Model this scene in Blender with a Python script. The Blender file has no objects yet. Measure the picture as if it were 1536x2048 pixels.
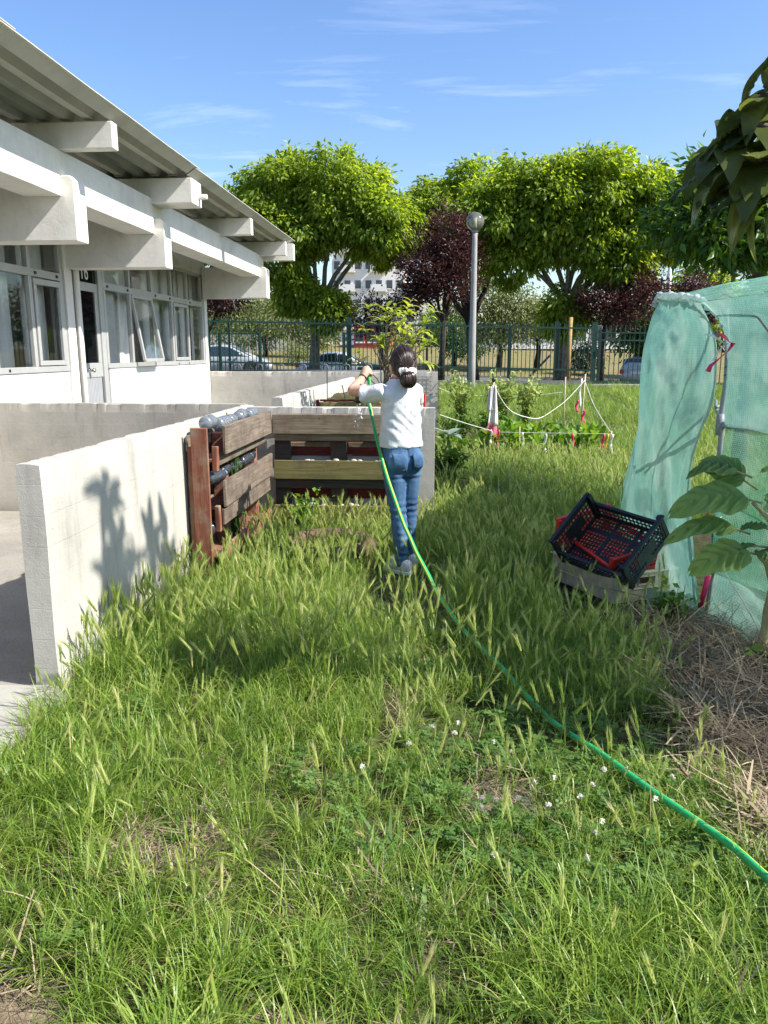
import bpy, math, random
import numpy as np
from mathutils import Vector, Matrix, noise as mnoise

random.seed(7); RNG = np.random.default_rng(11)
R = math.radians
S = bpy.context.scene
COL = S.collection

# ---------------------------------------------------------------- camera, sky, sun, exposure
cam_d = bpy.data.cameras.new("camera"); cam = bpy.data.objects.new("camera", cam_d); COL.objects.link(cam)
cam.location = (0, 0, 1.45)
cam.rotation_euler = (R(90 - 11.75), 0, R(4.438))
cam_d.sensor_fit = 'VERTICAL'; cam_d.sensor_height = 36.0; cam_d.lens = 27.05
cam_d.clip_start = 0.05; cam_d.clip_end = 3000
S.camera = cam

SUN_EL, SUN_AZ = R(43.5), R(103.0)           # azimuth clockwise from +Y
sun_vec = Vector((math.sin(SUN_AZ) * math.cos(SUN_EL), math.cos(SUN_AZ) * math.cos(SUN_EL), math.sin(SUN_EL)))
w = bpy.data.worlds.new("World"); S.world = w; w.use_nodes = True
nt = w.node_tree; nt.nodes.clear()
def N(nt, typ, **kw):
    n = nt.nodes.new(typ)
    for k, v in kw.items():
        if k.startswith("i_"): n.inputs[k[2:].replace("_", " ")].default_value = v
        else: setattr(n, k, v)
    return n
wo = N(nt, 'ShaderNodeOutputWorld'); bg = N(nt, 'ShaderNodeBackground'); bg.inputs[1].default_value = 0.122
sky = N(nt, 'ShaderNodeTexSky', sky_type='NISHITA', sun_disc=False, sun_elevation=SUN_EL, sun_rotation=SUN_AZ,
        altitude=0, air_density=1.15, dust_density=0.9, ozone_density=3.2)
# thin cirrus: noise over the direction projected on a high plane
tc = N(nt, 'ShaderNodeTexCoord'); sep = N(nt, 'ShaderNodeSeparateXYZ'); nt.links.new(tc.outputs['Generated'], sep.inputs[0])
mx = N(nt, 'ShaderNodeMath', operation='MAXIMUM'); mx.inputs[1].default_value = 0.06; nt.links.new(sep.outputs[2], mx.inputs[0])
dx = N(nt, 'ShaderNodeMath', operation='DIVIDE'); dy = N(nt, 'ShaderNodeMath', operation='DIVIDE')
nt.links.new(sep.outputs[0], dx.inputs[0]); nt.links.new(mx.outputs[0], dx.inputs[1])
nt.links.new(sep.outputs[1], dy.inputs[0]); nt.links.new(mx.outputs[0], dy.inputs[1])
cmb = N(nt, 'ShaderNodeCombineXYZ'); nt.links.new(dx.outputs[0], cmb.inputs[0]); nt.links.new(dy.outputs[0], cmb.inputs[1])
mp = N(nt, 'ShaderNodeMapping'); mp.inputs['Rotation'].default_value = (0, 0, R(28)); mp.inputs['Scale'].default_value = (0.5, 1.3, 1)
mp.inputs['Location'].default_value = (0.9, 1.7, 0)
nt.links.new(cmb.outputs[0], mp.inputs[0])
n1 = N(nt, 'ShaderNodeTexNoise'); n1.inputs['Scale'].default_value = 1.1; n1.inputs['Detail'].default_value = 9; n1.inputs['Roughness'].default_value = 0.62; n1.inputs['Distortion'].default_value = 0.5
nt.links.new(mp.outputs[0], n1.inputs['Vector'])
cr = N(nt, 'ShaderNodeValToRGB'); cr.color_ramp.elements[0].position = 0.56; cr.color_ramp.elements[1].position = 0.86
cr.color_ramp.elements[1].color = (.34, .34, .34, 1)
nt.links.new(n1.outputs[0], cr.inputs[0])
mixc = N(nt, 'ShaderNodeMix', data_type='RGBA'); nt.links.new(cr.outputs[0], mixc.inputs[0])
hs = N(nt, 'ShaderNodeHueSaturation'); hs.inputs['Hue'].default_value = 0.509; hs.inputs['Saturation'].default_value = 1.15; hs.inputs['Value'].default_value = 1.0
nt.links.new(sky.outputs[0], hs.inputs['Color'])
nt.links.new(hs.outputs[0], mixc.inputs[6]); mixc.inputs[7].default_value = (8.2, 8.6, 9.2, 1)
nt.links.new(mixc.outputs[2], bg.inputs[0]); nt.links.new(bg.outputs[0], wo.inputs[0])

sl = bpy.data.lights.new("sun", 'SUN'); sl.energy = 4.8; sl.angle = R(0.53); sl.color = (1.0, 0.955, 0.88)
so = bpy.data.objects.new("sun", sl); COL.objects.link(so)
so.rotation_euler = (-sun_vec).to_track_quat('-Z', 'Y').to_euler(); so.location = (20, -3, 25)
S.view_settings.view_transform = 'Standard'; S.view_settings.look = 'None'
S.view_settings.exposure = 0.92; S.view_settings.gamma = 1.0; S.view_settings.use_curve_mapping = False
S.render.engine = 'CYCLES'
cy = S.cycles
cy.use_denoising = True
try: cy.denoiser = 'OPENIMAGEDENOISE'
except Exception: pass
cy.use_adaptive_sampling = True; cy.adaptive_threshold = 0.008
cy.max_bounces = 7; cy.diffuse_bounces = 3; cy.glossy_bounces = 3; cy.transmission_bounces = 5; cy.transparent_max_bounces = 14
cy.caustics_reflective = False; cy.caustics_refractive = False
cy.sample_clamp_indirect = 6.0

# ---------------------------------------------------------------- helpers
def gz(x, y):
    """terrain height"""
    if y < 9: return 0.0
    if y < 24: 
        t = (y - 9) / 15.0; return 0.38 * t * t * (3 - 2 * t)
    if y < 28: return 0.38
    rd = max(-.5, min(.5, 0.1 - 0.03 * x))
    if y < 32:
        t = (y - 28) / 4.0; return 0.38 * (1 - t) + rd * t
    if y < 46: return rd
    if y < 80: return rd + (y - 46) * 0.052
    return rd + 34 * 0.052 + (y - 80) * .004

class MB:
    def __init__(s): s.v = []; s.f = []
    def add(s, vs, fs):
        o = len(s.v); s.v += [tuple(p) for p in vs]; s.f += [tuple(i + o for i in q) for q in fs]; return s
    def box(s, x0, x1, y0, y1, z0, z1):
        return s.add([(x0, y0, z0), (x1, y0, z0), (x1, y1, z0), (x0, y1, z0), (x0, y0, z1), (x1, y0, z1), (x1, y1, z1), (x0, y1, z1)],
                     [(3, 2, 1, 0), (4, 5, 6, 7), (0, 1, 5, 4), (1, 2, 6, 5), (2, 3, 7, 6), (3, 0, 4, 7)])
    def obox(s, c, ax, h):
        c = Vector(c); a, b, d = [Vector(q).normalized() * hh for q, hh in zip(ax, h)]
        vs = [c + sx * a + sy * b + sz * d for sz in (-1, 1) for sx, sy in ((-1, -1), (1, -1), (1, 1), (-1, 1))]
        return s.add(vs, [(3, 2, 1, 0), (4, 5, 6, 7), (0, 1, 5, 4), (1, 2, 6, 5), (2, 3, 7, 6), (3, 0, 4, 7)])
    def bar(s, p0, p1, w, h, up=(0, 0, 1)):
        p0 = Vector(p0); p1 = Vector(p1); d = p1 - p0; u = Vector(up)
        if abs(d.normalized().dot(u)) > .98: u = Vector((0, 1, 0)) if abs(d.normalized().y) < .9 else Vector((1, 0, 0))
        sd = d.cross(u).normalized(); up2 = sd.cross(d).normalized()
        return s.obox((p0 + p1) / 2, (d, sd, up2), (d.length / 2, w / 2, h / 2))
    def tube(s, pts, r, n=8, cap=True, flat=1.0):
        pts = [Vector(p) for p in pts]; k = len(pts)
        rr = [r] * k if isinstance(r, (int, float)) else list(r)
        o = len(s.v); prev = None
        for i, p in enumerate(pts):
            t = (pts[min(i + 1, k - 1)] - pts[max(i - 1, 0)]).normalized()
            if prev is None:
                u = Vector((0, 0, 1)) if abs(t.z) < .9 else Vector((1, 0, 0))
                a = t.cross(u).normalized()
            else:
                a = (prev - t * prev.dot(t)).normalized()
            prev = a; b = t.cross(a)
            for j in range(n):
                q = 2 * math.pi * j / n
                s.v.append(tuple(p + rr[i] * (math.cos(q) * a + flat * math.sin(q) * b)))
        for i in range(k - 1):
            for j in range(n):
                j2 = (j + 1) % n
                s.f.append((o + i * n + j, o + i * n + j2, o + (i + 1) * n + j2, o + (i + 1) * n + j))
        if cap:
            s.f.append(tuple(o + j for j in reversed(range(n)))); s.f.append(tuple(o + (k - 1) * n + j for j in range(n)))
        return s
    def loft(s, rings, cap=True):
        """rings: list of lists of points (same count)"""
        o = len(s.v); n = len(rings[0])
        for rg in rings: s.v += [tuple(p) for p in rg]
        for i in range(len(rings) - 1):
            for j in range(n):
                j2 = (j + 1) % n
                s.f.append((o + i * n + j, o + i * n + j2, o + (i + 1) * n + j2, o + (i + 1) * n + j))
        if cap:
            s.f.append(tuple(o + j for j in reversed(range(n)))); s.f.append(tuple(o + (len(rings) - 1) * n + j for j in range(n)))
        return s
    def ell(s, c, r, nu=16, nv=10, ax=None):
        c = Vector(c); ax = [Vector(a) for a in (ax or ((1, 0, 0), (0, 1, 0), (0, 0, 1)))]
        o = len(s.v)
        s.v.append(tuple(c - ax[2] * r[2]))
        for i in range(1, nv):
            ph = -math.pi / 2 + math.pi * i / nv
            for j in range(nu):
                th = 2 * math.pi * j / nu
                s.v.append(tuple(c + ax[0] * r[0] * math.cos(ph) * math.cos(th) + ax[1] * r[1] * math.cos(ph) * math.sin(th) + ax[2] * r[2] * math.sin(ph)))
        top = len(s.v); s.v.append(tuple(c + ax[2] * r[2]))
        for j in range(nu):
            j2 = (j + 1) % nu
            s.f.append((o, o + 1 + j2, o + 1 + j)); s.f.append((top, o + 1 + (nv - 2) * nu + j, o + 1 + (nv - 2) * nu + j2))
            for i in range(nv - 2):
                a = o + 1 + i * nu
                s.f.append((a + j, a + j2, a + nu + j2, a + nu + j))
        return s
    def lathe(s, prof, c, n=16, ax=None):
        c = Vector(c); ax = [Vector(a) for a in (ax or ((1, 0, 0), (0, 1, 0), (0, 0, 1)))]
        rings = [[c + ax[0] * r * math.cos(2 * math.pi * j / n) + ax[1] * r * math.sin(2 * math.pi * j / n) + ax[2] * z for j in range(n)] for r, z in prof]
        return s.loft(rings)
    def grid(s, fn, nu, nv):
        o = len(s.v)
        for i in range(nu + 1):
            for j in range(nv + 1): s.v.append(tuple(fn(i / nu, j / nv)))
        for i in range(nu):
            for j in range(nv):
                a = o + i * (nv + 1) + j
                s.f.append((a, a + nv + 1, a + nv + 2, a + 1))
        return s
    def mesh(s, name, m=None, smooth=False):
        me = bpy.data.meshes.new(name); me.from_pydata(s.v, [], s.f)
        if smooth: me.polygons.foreach_set('use_smooth', [True] * len(me.polygons))
        if m: me.materials.append(m)
        me.update(); return me
    def build(s, name, m=None, parent=None, smooth=False, bevel=0, seg=2, solid=0, kind=None):
        o = bpy.data.objects.new(name, s.mesh(name, m, smooth)); return fin(o, parent, bevel, seg, solid, kind)

def fin(o, parent=None, bevel=0, seg=2, solid=0, kind=None):
    COL.objects.link(o)
    if parent is not None:
        o.parent = parent
        top = parent
        while top.parent is not None: top = top.parent
        if parent.parent is None: o.matrix_parent_inverse = Matrix.Translation(-Vector(top.location))
    if solid:
        md = o.modifiers.new("thick", 'SOLIDIFY'); md.thickness = solid; md.offset = 0
    if bevel:
        md = o.modifiers.new("edge", 'BEVEL'); md.width = bevel; md.segments = seg; md.limit_method = 'ANGLE'; md.angle_limit = R(40)
    if kind: o['kind'] = kind
    return o

def tag(o, label, cat, group=None):
    o['label'] = label; o['category'] = cat
    if group: o['group'] = group
    return o
def thing(name, label, cat, loc=(0, 0, 0), group=None):
    o = bpy.data.objects.new(name, None); o.empty_display_size = .1; COL.objects.link(o); o.location = loc
    return tag(o, label, cat, group)
def struct(o): o['kind'] = 'structure'; return o
def inst(src, parent=None, mat4=None, name=None):
    """another object that shares src's mesh"""
    c = bpy.data.objects.new(name or src.name.split('.')[0], src if isinstance(src, bpy.types.Mesh) else src.data)
    COL.objects.link(c)
    if parent is not None: c.parent = parent
    if mat4 is not None:
        if parent is not None:
            c.matrix_basis = Matrix.Translation(-Vector(parent.location)) @ mat4
        else: c.matrix_basis = mat4
    return c
def children(o): return [c for c in list(COL.objects) if c.parent is o]
def copy_tree(o, kids=None):
    c = o.copy(); COL.objects.link(c)
    for ch in list(o.children):
        d = ch.copy(); COL.objects.link(d); d.parent = c
        for g in list(ch.children):
            e = g.copy(); COL.objects.link(e); e.parent = d
    return c
def npmesh(name, V, F, m, rnd=None, smooth=False):
    """V (n,3), F (k,3 or 4) arrays -> mesh; rnd per-vertex float attribute"""
    me = bpy.data.meshes.new(name); n = len(V); k, q = F.shape
    me.vertices.add(n); me.vertices.foreach_set('co', np.ascontiguousarray(V, dtype=np.float32).ravel())
    me.loops.add(k * q); me.loops.foreach_set('vertex_index', np.ascontiguousarray(F, dtype=np.int32).ravel())
    me.polygons.add(k); me.polygons.foreach_set('loop_start', np.arange(0, k * q, q, dtype=np.int32))
    try: me.polygons.foreach_set('loop_total', np.full(k, q, dtype=np.int32))
    except Exception: pass
    if smooth: me.polygons.foreach_set('use_smooth', np.ones(k, dtype=bool))
    if rnd is not None:
        a = me.attributes.new('rnd', 'FLOAT', 'POINT'); a.data.foreach_set('value', np.ascontiguousarray(rnd, dtype=np.float32))
    me.materials.append(m); me.update(calc_edges=True); me.validate(); return me

# ---------------------------------------------------------------- materials
def newmat(name):
    m = bpy.data.materials.new(name); m.use_nodes = True; t = m.node_tree; t.nodes.clear()
    o = N(t, 'ShaderNodeOutputMaterial'); return m, t, o
def ramp(t, stops, fac=None):
    r = N(t, 'ShaderNodeValToRGB'); e = r.color_ramp.elements
    while len(e) > 1: e.remove(e[-1])
    e[0].position = stops[0][0]; e[0].color = (*stops[0][1], 1)
    for p, c in stops[1:]:
        q = e.new(p); q.color = (*c, 1)
    if fac is not None: t.links.new(fac, r.inputs[0])
    return r
def coords(t, scale=(1, 1, 1), kind='Object', rot=(0, 0, 0)):
    c = N(t, 'ShaderNodeTexCoord'); mpn = N(t, 'ShaderNodeMapping'); mpn.inputs['Scale'].default_value = scale; mpn.inputs['Rotation'].default_value = rot
    t.links.new(c.outputs[kind], mpn.inputs[0]); return mpn.outputs[0]
def noise(t, vec, scale=5, detail=5, rough=.55, dist=0):
    n = N(t, 'ShaderNodeTexNoise'); n.inputs['Scale'].default_value = scale; n.inputs['Detail'].default_value = detail
    n.inputs['Roughness'].default_value = rough; n.inputs['Distortion'].default_value = dist
    t.links.new(vec, n.inputs['Vector']); return n.outputs[0]
def mixrgb(t, a, b, fac, mode='MIX'):
    m = N(t, 'ShaderNodeMix', data_type='RGBA', blend_type=mode)
    for s_, v in ((0, fac), (6, a), (7, b)):
        if isinstance(v, (int, float)): m.inputs[s_].default_value = v
        elif isinstance(v, tuple): m.inputs[s_].default_value = (*v, 1)
        else: t.links.new(v, m.inputs[s_])
    return m.outputs[2]
def math_(t, op, a, b=None):
    m = N(t, 'ShaderNodeMath', operation=op)
    for i, v in ((0, a), (1, b)):
        if v is None: continue
        if isinstance(v, (int, float)): m.inputs[i].default_value = v
        else: t.links.new(v, m.inputs[i])
    return m.outputs[0]
def bumpn(t, h, strength=.3, dist=.01, normal=None):
    b = N(t, 'ShaderNodeBump'); b.inputs['Strength'].default_value = strength; b.inputs['Distance'].default_value = dist
    t.links.new(h, b.inputs['Height'])
    if normal is not None: t.links.new(normal, b.inputs['Normal'])
    return b.outputs[0]
def pbsdf(t, o, col, rough=.6, metal=0, nrm=None, spec=.5):
    p = N(t, 'ShaderNodeBsdfPrincipled')
    for s_, v in (('Base Color', col), ('Roughness', rough), ('Metallic', metal), ('Specular IOR Level', spec)):
        if isinstance(v, tuple): p.inputs[s_].default_value = (*v, 1)
        elif isinstance(v, (int, float)): p.inputs[s_].default_value = v
        else: t.links.new(v, p.inputs[s_])
    if nrm is not None: t.links.new(nrm, p.inputs['Normal'])
    if o is not None: t.links.new(p.outputs[0], o.inputs[0])
    return p

def simple(name, col, rough=.6, metal=0, var=.12, scale=8, bump=.1, bscale=40, spec=.5, objrand=0):
    m, t, o = newmat(name); v = coords(t)
    f = noise(t, v, scale, 6, .6)
    dk = tuple(c * (1 - var * 1.6) for c in col); lt = tuple(min(1, c * (1 + var)) for c in col)
    c = ramp(t, [(.3, dk), (.7, lt)], f).outputs[0]
    if objrand:
        oi = N(t, 'ShaderNodeObjectInfo'); mr = N(t, 'ShaderNodeMapRange'); mr.inputs[3].default_value = 1 - objrand; mr.inputs[4].default_value = 1 + objrand
        t.links.new(oi.outputs['Random'], mr.inputs[0])
        vm = N(t, 'ShaderNodeVectorMath', operation='SCALE'); t.links.new(c, vm.inputs[0]); t.links.new(mr.outputs[0], vm.inputs['Scale']); c = vm.outputs[0]
    nr = bumpn(t, noise(t, v, bscale, 4), bump, .01) if bump else None
    pbsdf(t, o, c, rough, metal, nr, spec); return m

def concrete(name, col, board=.11, stain=.5, axis='Z', rough=.85, dirt=(.09, .085, .075), low=None):
    """board-marked concrete: faint horizontal board joints, pores, weather stains"""
    m, t, o = newmat(name); v = coords(t)
    f = noise(t, v, 1.7, 9, .68, .3); f2 = noise(t, v, 14, 8, .7)
    st = noise(t, coords(t, (5, 5, .7)), 1.6, 7, .65)
    c = ramp(t, [(.25, tuple(a * .74 for a in col)), (.5, col), (.75, tuple(min(.9, a * 1.12) for a in col))], f).outputs[0]
    c = mixrgb(t, c, tuple(a * .7 for a in col), math_(t, 'MULTIPLY', ramp(t, [(.52, (0, 0, 0)), (.8, (1, 1, 1))], f2).outputs[0], .35))
    c = mixrgb(t, c, dirt, math_(t, 'MULTIPLY', ramp(t, [(.55, (0, 0, 0)), (.85, (1, 1, 1))], st).outputs[0], stain))
    vo = N(t, 'ShaderNodeTexVoronoi'); vo.inputs['Scale'].default_value = 42; t.links.new(v, vo.inputs['Vector'])
    pore = math_(t, 'MULTIPLY', ramp(t, [(.0, (1, 1, 1)), (.13, (0, 0, 0))], vo.outputs[0]).outputs[0], ramp(t, [(.5, (0, 0, 0)), (.66, (1, 1, 1))], noise(t, v, 6, 4)).outputs[0])
    c = mixrgb(t, c, tuple(a * .35 for a in col), math_(t, 'MULTIPLY', pore, .8))
    sp = N(t, 'ShaderNodeSeparateXYZ'); t.links.new(v, sp.inputs[0])
    zz = math_(t, 'DIVIDE', math_(t, 'ADD', sp.outputs[2], math_(t, 'MULTIPLY', noise(t, v, .9, 2), .05)), board); fr = math_(t, 'FRACT', zz); fl = math_(t, 'FLOOR', zz)
    ln = ramp(t, [(0, (.2, .2, .2)), (.02, (1, 1, 1)), (.985, (1, 1, 1)), (1, (.2, .2, .2))], fr).outputs[0]
    wn = N(t, 'ShaderNodeTexWhiteNoise', noise_dimensions='1D'); t.links.new(fl, wn.inputs['W'])
    h = math_(t, 'ADD', math_(t, 'MULTIPLY', wn.outputs[0], .25), math_(t, 'ADD', math_(t, 'MULTIPLY', math_(t, 'MULTIPLY', ln, noise(t, v, 2.6, 3)), .22), math_(t, 'ADD', math_(t, 'MULTIPLY', f2, .5), math_(t, 'MULTIPLY', pore, -.9))))
    gr = noise(t, v, 130, 3)
    h = math_(t, 'ADD', h, math_(t, 'MULTIPLY', gr, .22))
    pbsdf(t, o, c, rough, 0, bumpn(t, h, .75, .008), .3); return m

def leafmat(name, stops, trans=.35, rough=.45, tcol=None, spec=.4, attr='rnd', bump=0):
    m, t, o = newmat(name)
    a = N(t, 'ShaderNodeAttribute', attribute_name=attr)
    c = ramp(t, stops, a.outputs['Fac']).outputs[0]
    nr = None
    if bump: nr = bumpn(t, noise(t, coords(t), 60, 3), bump, .004)
    p = pbsdf(t, None, c, rough, 0, nr, spec)
    tr = N(t, 'ShaderNodeBsdfTranslucent')
    hsn = N(t, 'ShaderNodeHueSaturation'); hsn.inputs['Hue'].default_value = .482; hsn.inputs['Saturation'].default_value = 1.1; hsn.inputs['Value'].default_value = 1.9
    t.links.new(c, hsn.inputs['Color']); t.links.new(hsn.outputs[0], tr.inputs[0])
    mx_ = N(t, 'ShaderNodeMixShader'); mx_.inputs[0].default_value = trans
    t.links.new(p.outputs[0], mx_.inputs[1]); t.links.new(tr.outputs[0], mx_.inputs[2]); t.links.new(mx_.outputs[0], o.inputs[0])
    return m

def woodmat(name, cols, axis, stain=None, rough=.8, stainamt=.5):
    m, t, o = newmat(name)
    sc = {'x': (1.2, 22, 22), 'y': (22, 1.2, 22), 'z': (22, 22, 1.2)}[axis]
    oi = N(t, 'ShaderNodeObjectInfo'); c0 = N(t, 'ShaderNodeTexCoord'); ad = N(t, 'ShaderNodeVectorMath', operation='ADD')
    sc7 = math_(t, 'MULTIPLY', oi.outputs['Random'], 37.0)
    t.links.new(c0.outputs['Object'], ad.inputs[0]); t.links.new(sc7, ad.inputs[1])
    mpn = N(t, 'ShaderNodeMapping'); mpn.inputs['Scale'].default_value = sc; t.links.new(ad.outputs[0], mpn.inputs[0])
    g = noise(t, mpn.outputs[0], 3.0, 8, .65, .6); b = noise(t, ad.outputs[0], 4.5, 6, .65)
    c = ramp(t, [(.25, cols[0]), (.5, cols[1]), (.75, cols[2])], g).outputs[0]
    if stain: c = mixrgb(t, c, stain, math_(t, 'MULTIPLY', ramp(t, [(.46, (0, 0, 0)), (.68, (1, 1, 1))], b).outputs[0], stainamt))
    kn = noise(t, ad.outputs[0], 17, 3, .4)
    c = mixrgb(t, c, (.03, .025, .02), math_(t, 'MULTIPLY', ramp(t, [(.68, (0, 0, 0)), (.74, (1, 1, 1))], kn).outputs[0], .65))
    mr = N(t, 'ShaderNodeMapRange'); mr.inputs[3].default_value = .78; mr.inputs[4].default_value = 1.18; t.links.new(oi.outputs['Random'], mr.inputs[0])
    vm = N(t, 'ShaderNodeVectorMath', operation='SCALE'); t.links.new(c, vm.inputs[0]); t.links.new(mr.outputs[0], vm.inputs['Scale'])
    pbsdf(t, o, vm.outputs[0], rough, 0, bumpn(t, g, .5, .004), .25); return m

M = {}
M['white_conc'] = concrete('white painted concrete', (.72, .70, .645), .105, .32, dirt=(.36, .33, .27))
M['white_wall'] = simple('white wall paint', (.76, .74, .69), .75, 0, .04, 3, .15, 60, .3)
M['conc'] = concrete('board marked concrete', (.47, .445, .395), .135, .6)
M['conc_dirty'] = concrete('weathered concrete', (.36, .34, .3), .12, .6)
M['alu'] = simple('grey aluminium', (.50, .50, .48), .45, .35, .05, 6, .02)
M['roof'] = simple('cement roof sheet', (.46, .45, .39), .7, 0, .10, 3, .1, 30)
M['black'] = simple('black plastic', (.018, .018, .02), .45, 0, .1, 10, .03)
M['rubber'] = simple('dusty rubber', (.05, .045, .04), .85, 0, .3, 9, .3)
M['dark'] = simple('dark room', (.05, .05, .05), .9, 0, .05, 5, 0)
M['chrome'] = simple('steel', (.6, .6, .6), .25, 1, .03, 5, 0)
M['galv'] = simple('grey plastic pipe', (.27, .29, .31), .5, 0.1, .1, 12, .05)
M['paint_w'] = simple('white paint', (.8, .8, .8), .5, 0, .02, 5, 0)
M['curtain'] = simple('pale curtain', (.8, .8, .78), .9, 0, .06, 6, .05)
M['green_metal'] = simple('green painted steel', (.014, .055, .043), .4, 0.0, .12, 6, .03, 40, .5)
M['dgreen_metal'] = simple('dark green steel', (.01, .035, .028), .4, 0, .1, 6, .03)
M['plinth'] = concrete('old plinth concrete', (.24, .225, .2), .3, .7)
M['asph'] = simple('grey asphalt', (.13, .125, .12), .9, 0, .25, 30, .5, 160, .3)
M['lamp_pole'] = concrete('concrete pole', (.33, .32, .3), .9, .3)
M['bark'] = simple('grey bark', (.17, .14, .11), .9, 0, .35, 7, .9, 22, .2)
M['bark_d'] = simple('dark bark', (.05, .04, .034), .9, 0, .35, 9, .9, 22, .2)
M['red_paint'] = simple('red brown wall', (.40, .075, .045), .8, 0, .1, 2, .1)
M['tower_w'] = simple('pale render', (.80, .77, .73), .85, 0, .05, 1, 0)
M['tower_y'] = simple('cream render', (.80, .72, .56), .85, 0, .05, 1, 0)
M['winglass'] = simple('dark window', (.06, .07, .08), .15, 0, .1, 2, 0)
M['tile_red'] = simple('orange roof tile', (.55, .17, .07), .8, 0, .2, 6, .3)
M['terr'] = simple('terracotta', (.3, .12, .06), .8, 0, .2, 6, .3)
# ================================================================ GROUND
def ground_mat():
    m, t, o = newmat("earth")
    v = coords(t); f = noise(t, v, 1.3, 8, .65); f2 = noise(t, v, 18, 6, .7); f3 = noise(t, v, .35, 5, .6)
    soil = ramp(t, [(.3, (.055, .04, .026)), (.6, (.12, .092, .062)), (.8, (.22, .175, .12))], f2).outputs[0]
    grn = ramp(t, [(.3, (.03, .05, .012)), (.7, (.075, .1, .022))], f2).outputs[0]
    c = mixrgb(t, soil, grn, ramp(t, [(.38, (0, 0, 0)), (.6, (1, 1, 1))], f).outputs[0])
    # dry field colour far away (beyond the road)
    sp = N(t, 'ShaderNodeSeparateXYZ'); t.links.new(v, sp.inputs[0])
    far = N(t, 'ShaderNodeMapRange'); far.inputs[1].default_value = 44; far.inputs[2].default_value = 47; t.links.new(sp.outputs[1], far.inputs[0])
    fld = ramp(t, [(.3, (.12, .13, .045)), (.5, (.24, .19, .085)), (.62, (.13, .15, .05)), (.8, (.32, .26, .14))], noise(t, v, .5, 8, .7)).outputs[0]
    c = mixrgb(t, c, fld, far.outputs[0])
    pbsdf(t, o, c, .95, 0, bumpn(t, f2, .8, .03), .1); return m
M['earth'] = ground_mat()
xs = sorted(set([-600, -200, -80, -40, -25] + [i * .5 for i in range(-30, 41)] + [25, 40, 80, 200, 600]))
ys = sorted(set([-60, -20, -5] + [i * .5 for i in range(-4, 100)] + [52, 56, 60, 66, 72, 80, 120, 300, 900, 1500]))
g = MB(); nx, ny = len(xs), len(ys)
for yv in ys:
    for xv in xs:
        z = gz(xv, yv)
        if 0.5 < yv < 24 and abs(xv) < 16: z += .018 * mnoise.noise((xv * 1.1, yv * 1.1, 0)) - .01
        g.v.append((xv, yv, z))
for j in range(ny - 1):
    for i in range(nx - 1):
        a = j * nx + i; g.f.append((a, a + 1, a + nx + 1, a + nx))
struct(g.build("ground", M['earth'], smooth=True))

def path_mat():
    m, t, o = newmat("worn pavement"); v = coords(t)
    f = noise(t, v, 1.1, 7, .65); f2 = noise(t, v, 60, 5, .7); f3 = noise(t, v, 7, 6, .7)
    c = ramp(t, [(.3, (.22, .205, .18)), (.55, (.30, .28, .245)), (.75, (.36, .34, .30))], f).outputs[0]
    c = mixrgb(t, c, (.12, .11, .10), math_(t, 'MULTIPLY', ramp(t, [(.5, (0, 0, 0)), (.75, (1, 1, 1))], f2).outputs[0], .45))
    c = mixrgb(t, c, (.16, .13, .1), math_(t, 'MULTIPLY', ramp(t, [(.56, (0, 0, 0)), (.7, (1, 1, 1))], f3).outputs[0], .4))
    pbsdf(t, o, c, .92, 0, bumpn(t, math_(t, 'ADD', f2, f3), .6, .01), .2); return m
M['path'] = path_mat()
p = MB()
def pv(u, v): 
    x = -9 + u * 7.36; y = -3 + v * 9.62
    return (x, y, .022)
p.grid(pv, 24, 40); struct(p.build("pavement", M['path']))
pe = MB()     # pale ragged concrete apron at the near end of the wall
pts = [(-2.6, 1.6), (-1.72, 1.75), (-1.62, 2.2), (-1.60, 2.55), (-1.55, 2.86), (-1.62, 3.0), (-1.8, 2.98), (-2.3, 2.95), (-2.7, 2.9)]
for i, (x, y) in enumerate(pts): pe.v.append((x, y, .034))
o_ = len(pe.v)
for (x, y) in pts: pe.v.append((x, y, -.05))
pe.f.append(tuple(range(o_))); n_ = len(pts)
for i in range(n_): pe.f.append((i, (i + 1) % n_ , o_ + (i + 1) % n_, o_ + i))
M['apron'] = concrete('pale pavement edge', (.36, .345, .31), 5.0, .5)
struct(pe.build("pavement_edge", M['apron'], bevel=.008))
M['drysoil'] = simple('dry trodden soil', (.20, .155, .105), .95, 0, .4, 14, .6, 60, .1)
bs_ = MB()
for cx, cy, rx, ry in ((-.82, 2.0, .22, .10), (-.72, 2.05, .13, .12), (-1.0, 1.34, .26, .14), (-.33, 1.40, .20, .07), (.24, 2.33, .15, .11), (.17, 2.26, .10, .12), (.36, 2.02, .10, .05)):
    n_ = 26; o_ = len(bs_.v); bs_.v.append((cx, cy, .007))
    for i in range(n_):
        a = 6.283 * i / n_; k = 1 + .35 * mnoise.noise((math.cos(a) * 1.7 + cx * 9, math.sin(a) * 1.7 + cy * 9, 3)); bs_.v.append((cx + rx * k * math.cos(a), cy + ry * k * math.sin(a), -.012))
    for i in range(n_): bs_.f.append((o_, o_ + 1 + i, o_ + 1 + (i + 1) % n_))
struct(bs_.build("bare_soil", M['drysoil'], smooth=True))
# inner courtyard behind the cross wall
p = MB(); p.grid(lambda u, v: (-4.2 + u * 2.55, 6.75 + v * 6.9, .02), 6, 10); struct(p.build("courtyard", M['path']))
# road
rd = MB(); rd.grid(lambda u, v: (-120 + u * 240, 33 + v * 11, gz(-120 + u * 240, 36) + .012), 60, 2); struct(rd.build("road", M['asph']))
kb = MB()
for i in range(60):
    x0 = -60 + i * 2; z = gz(x0 + 1, 36)
    kb.box(x0, x0 + 1.98, 44.0, 44.3, z - .1, z + .14)
struct(kb.build("kerb", M['plinth']))

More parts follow.
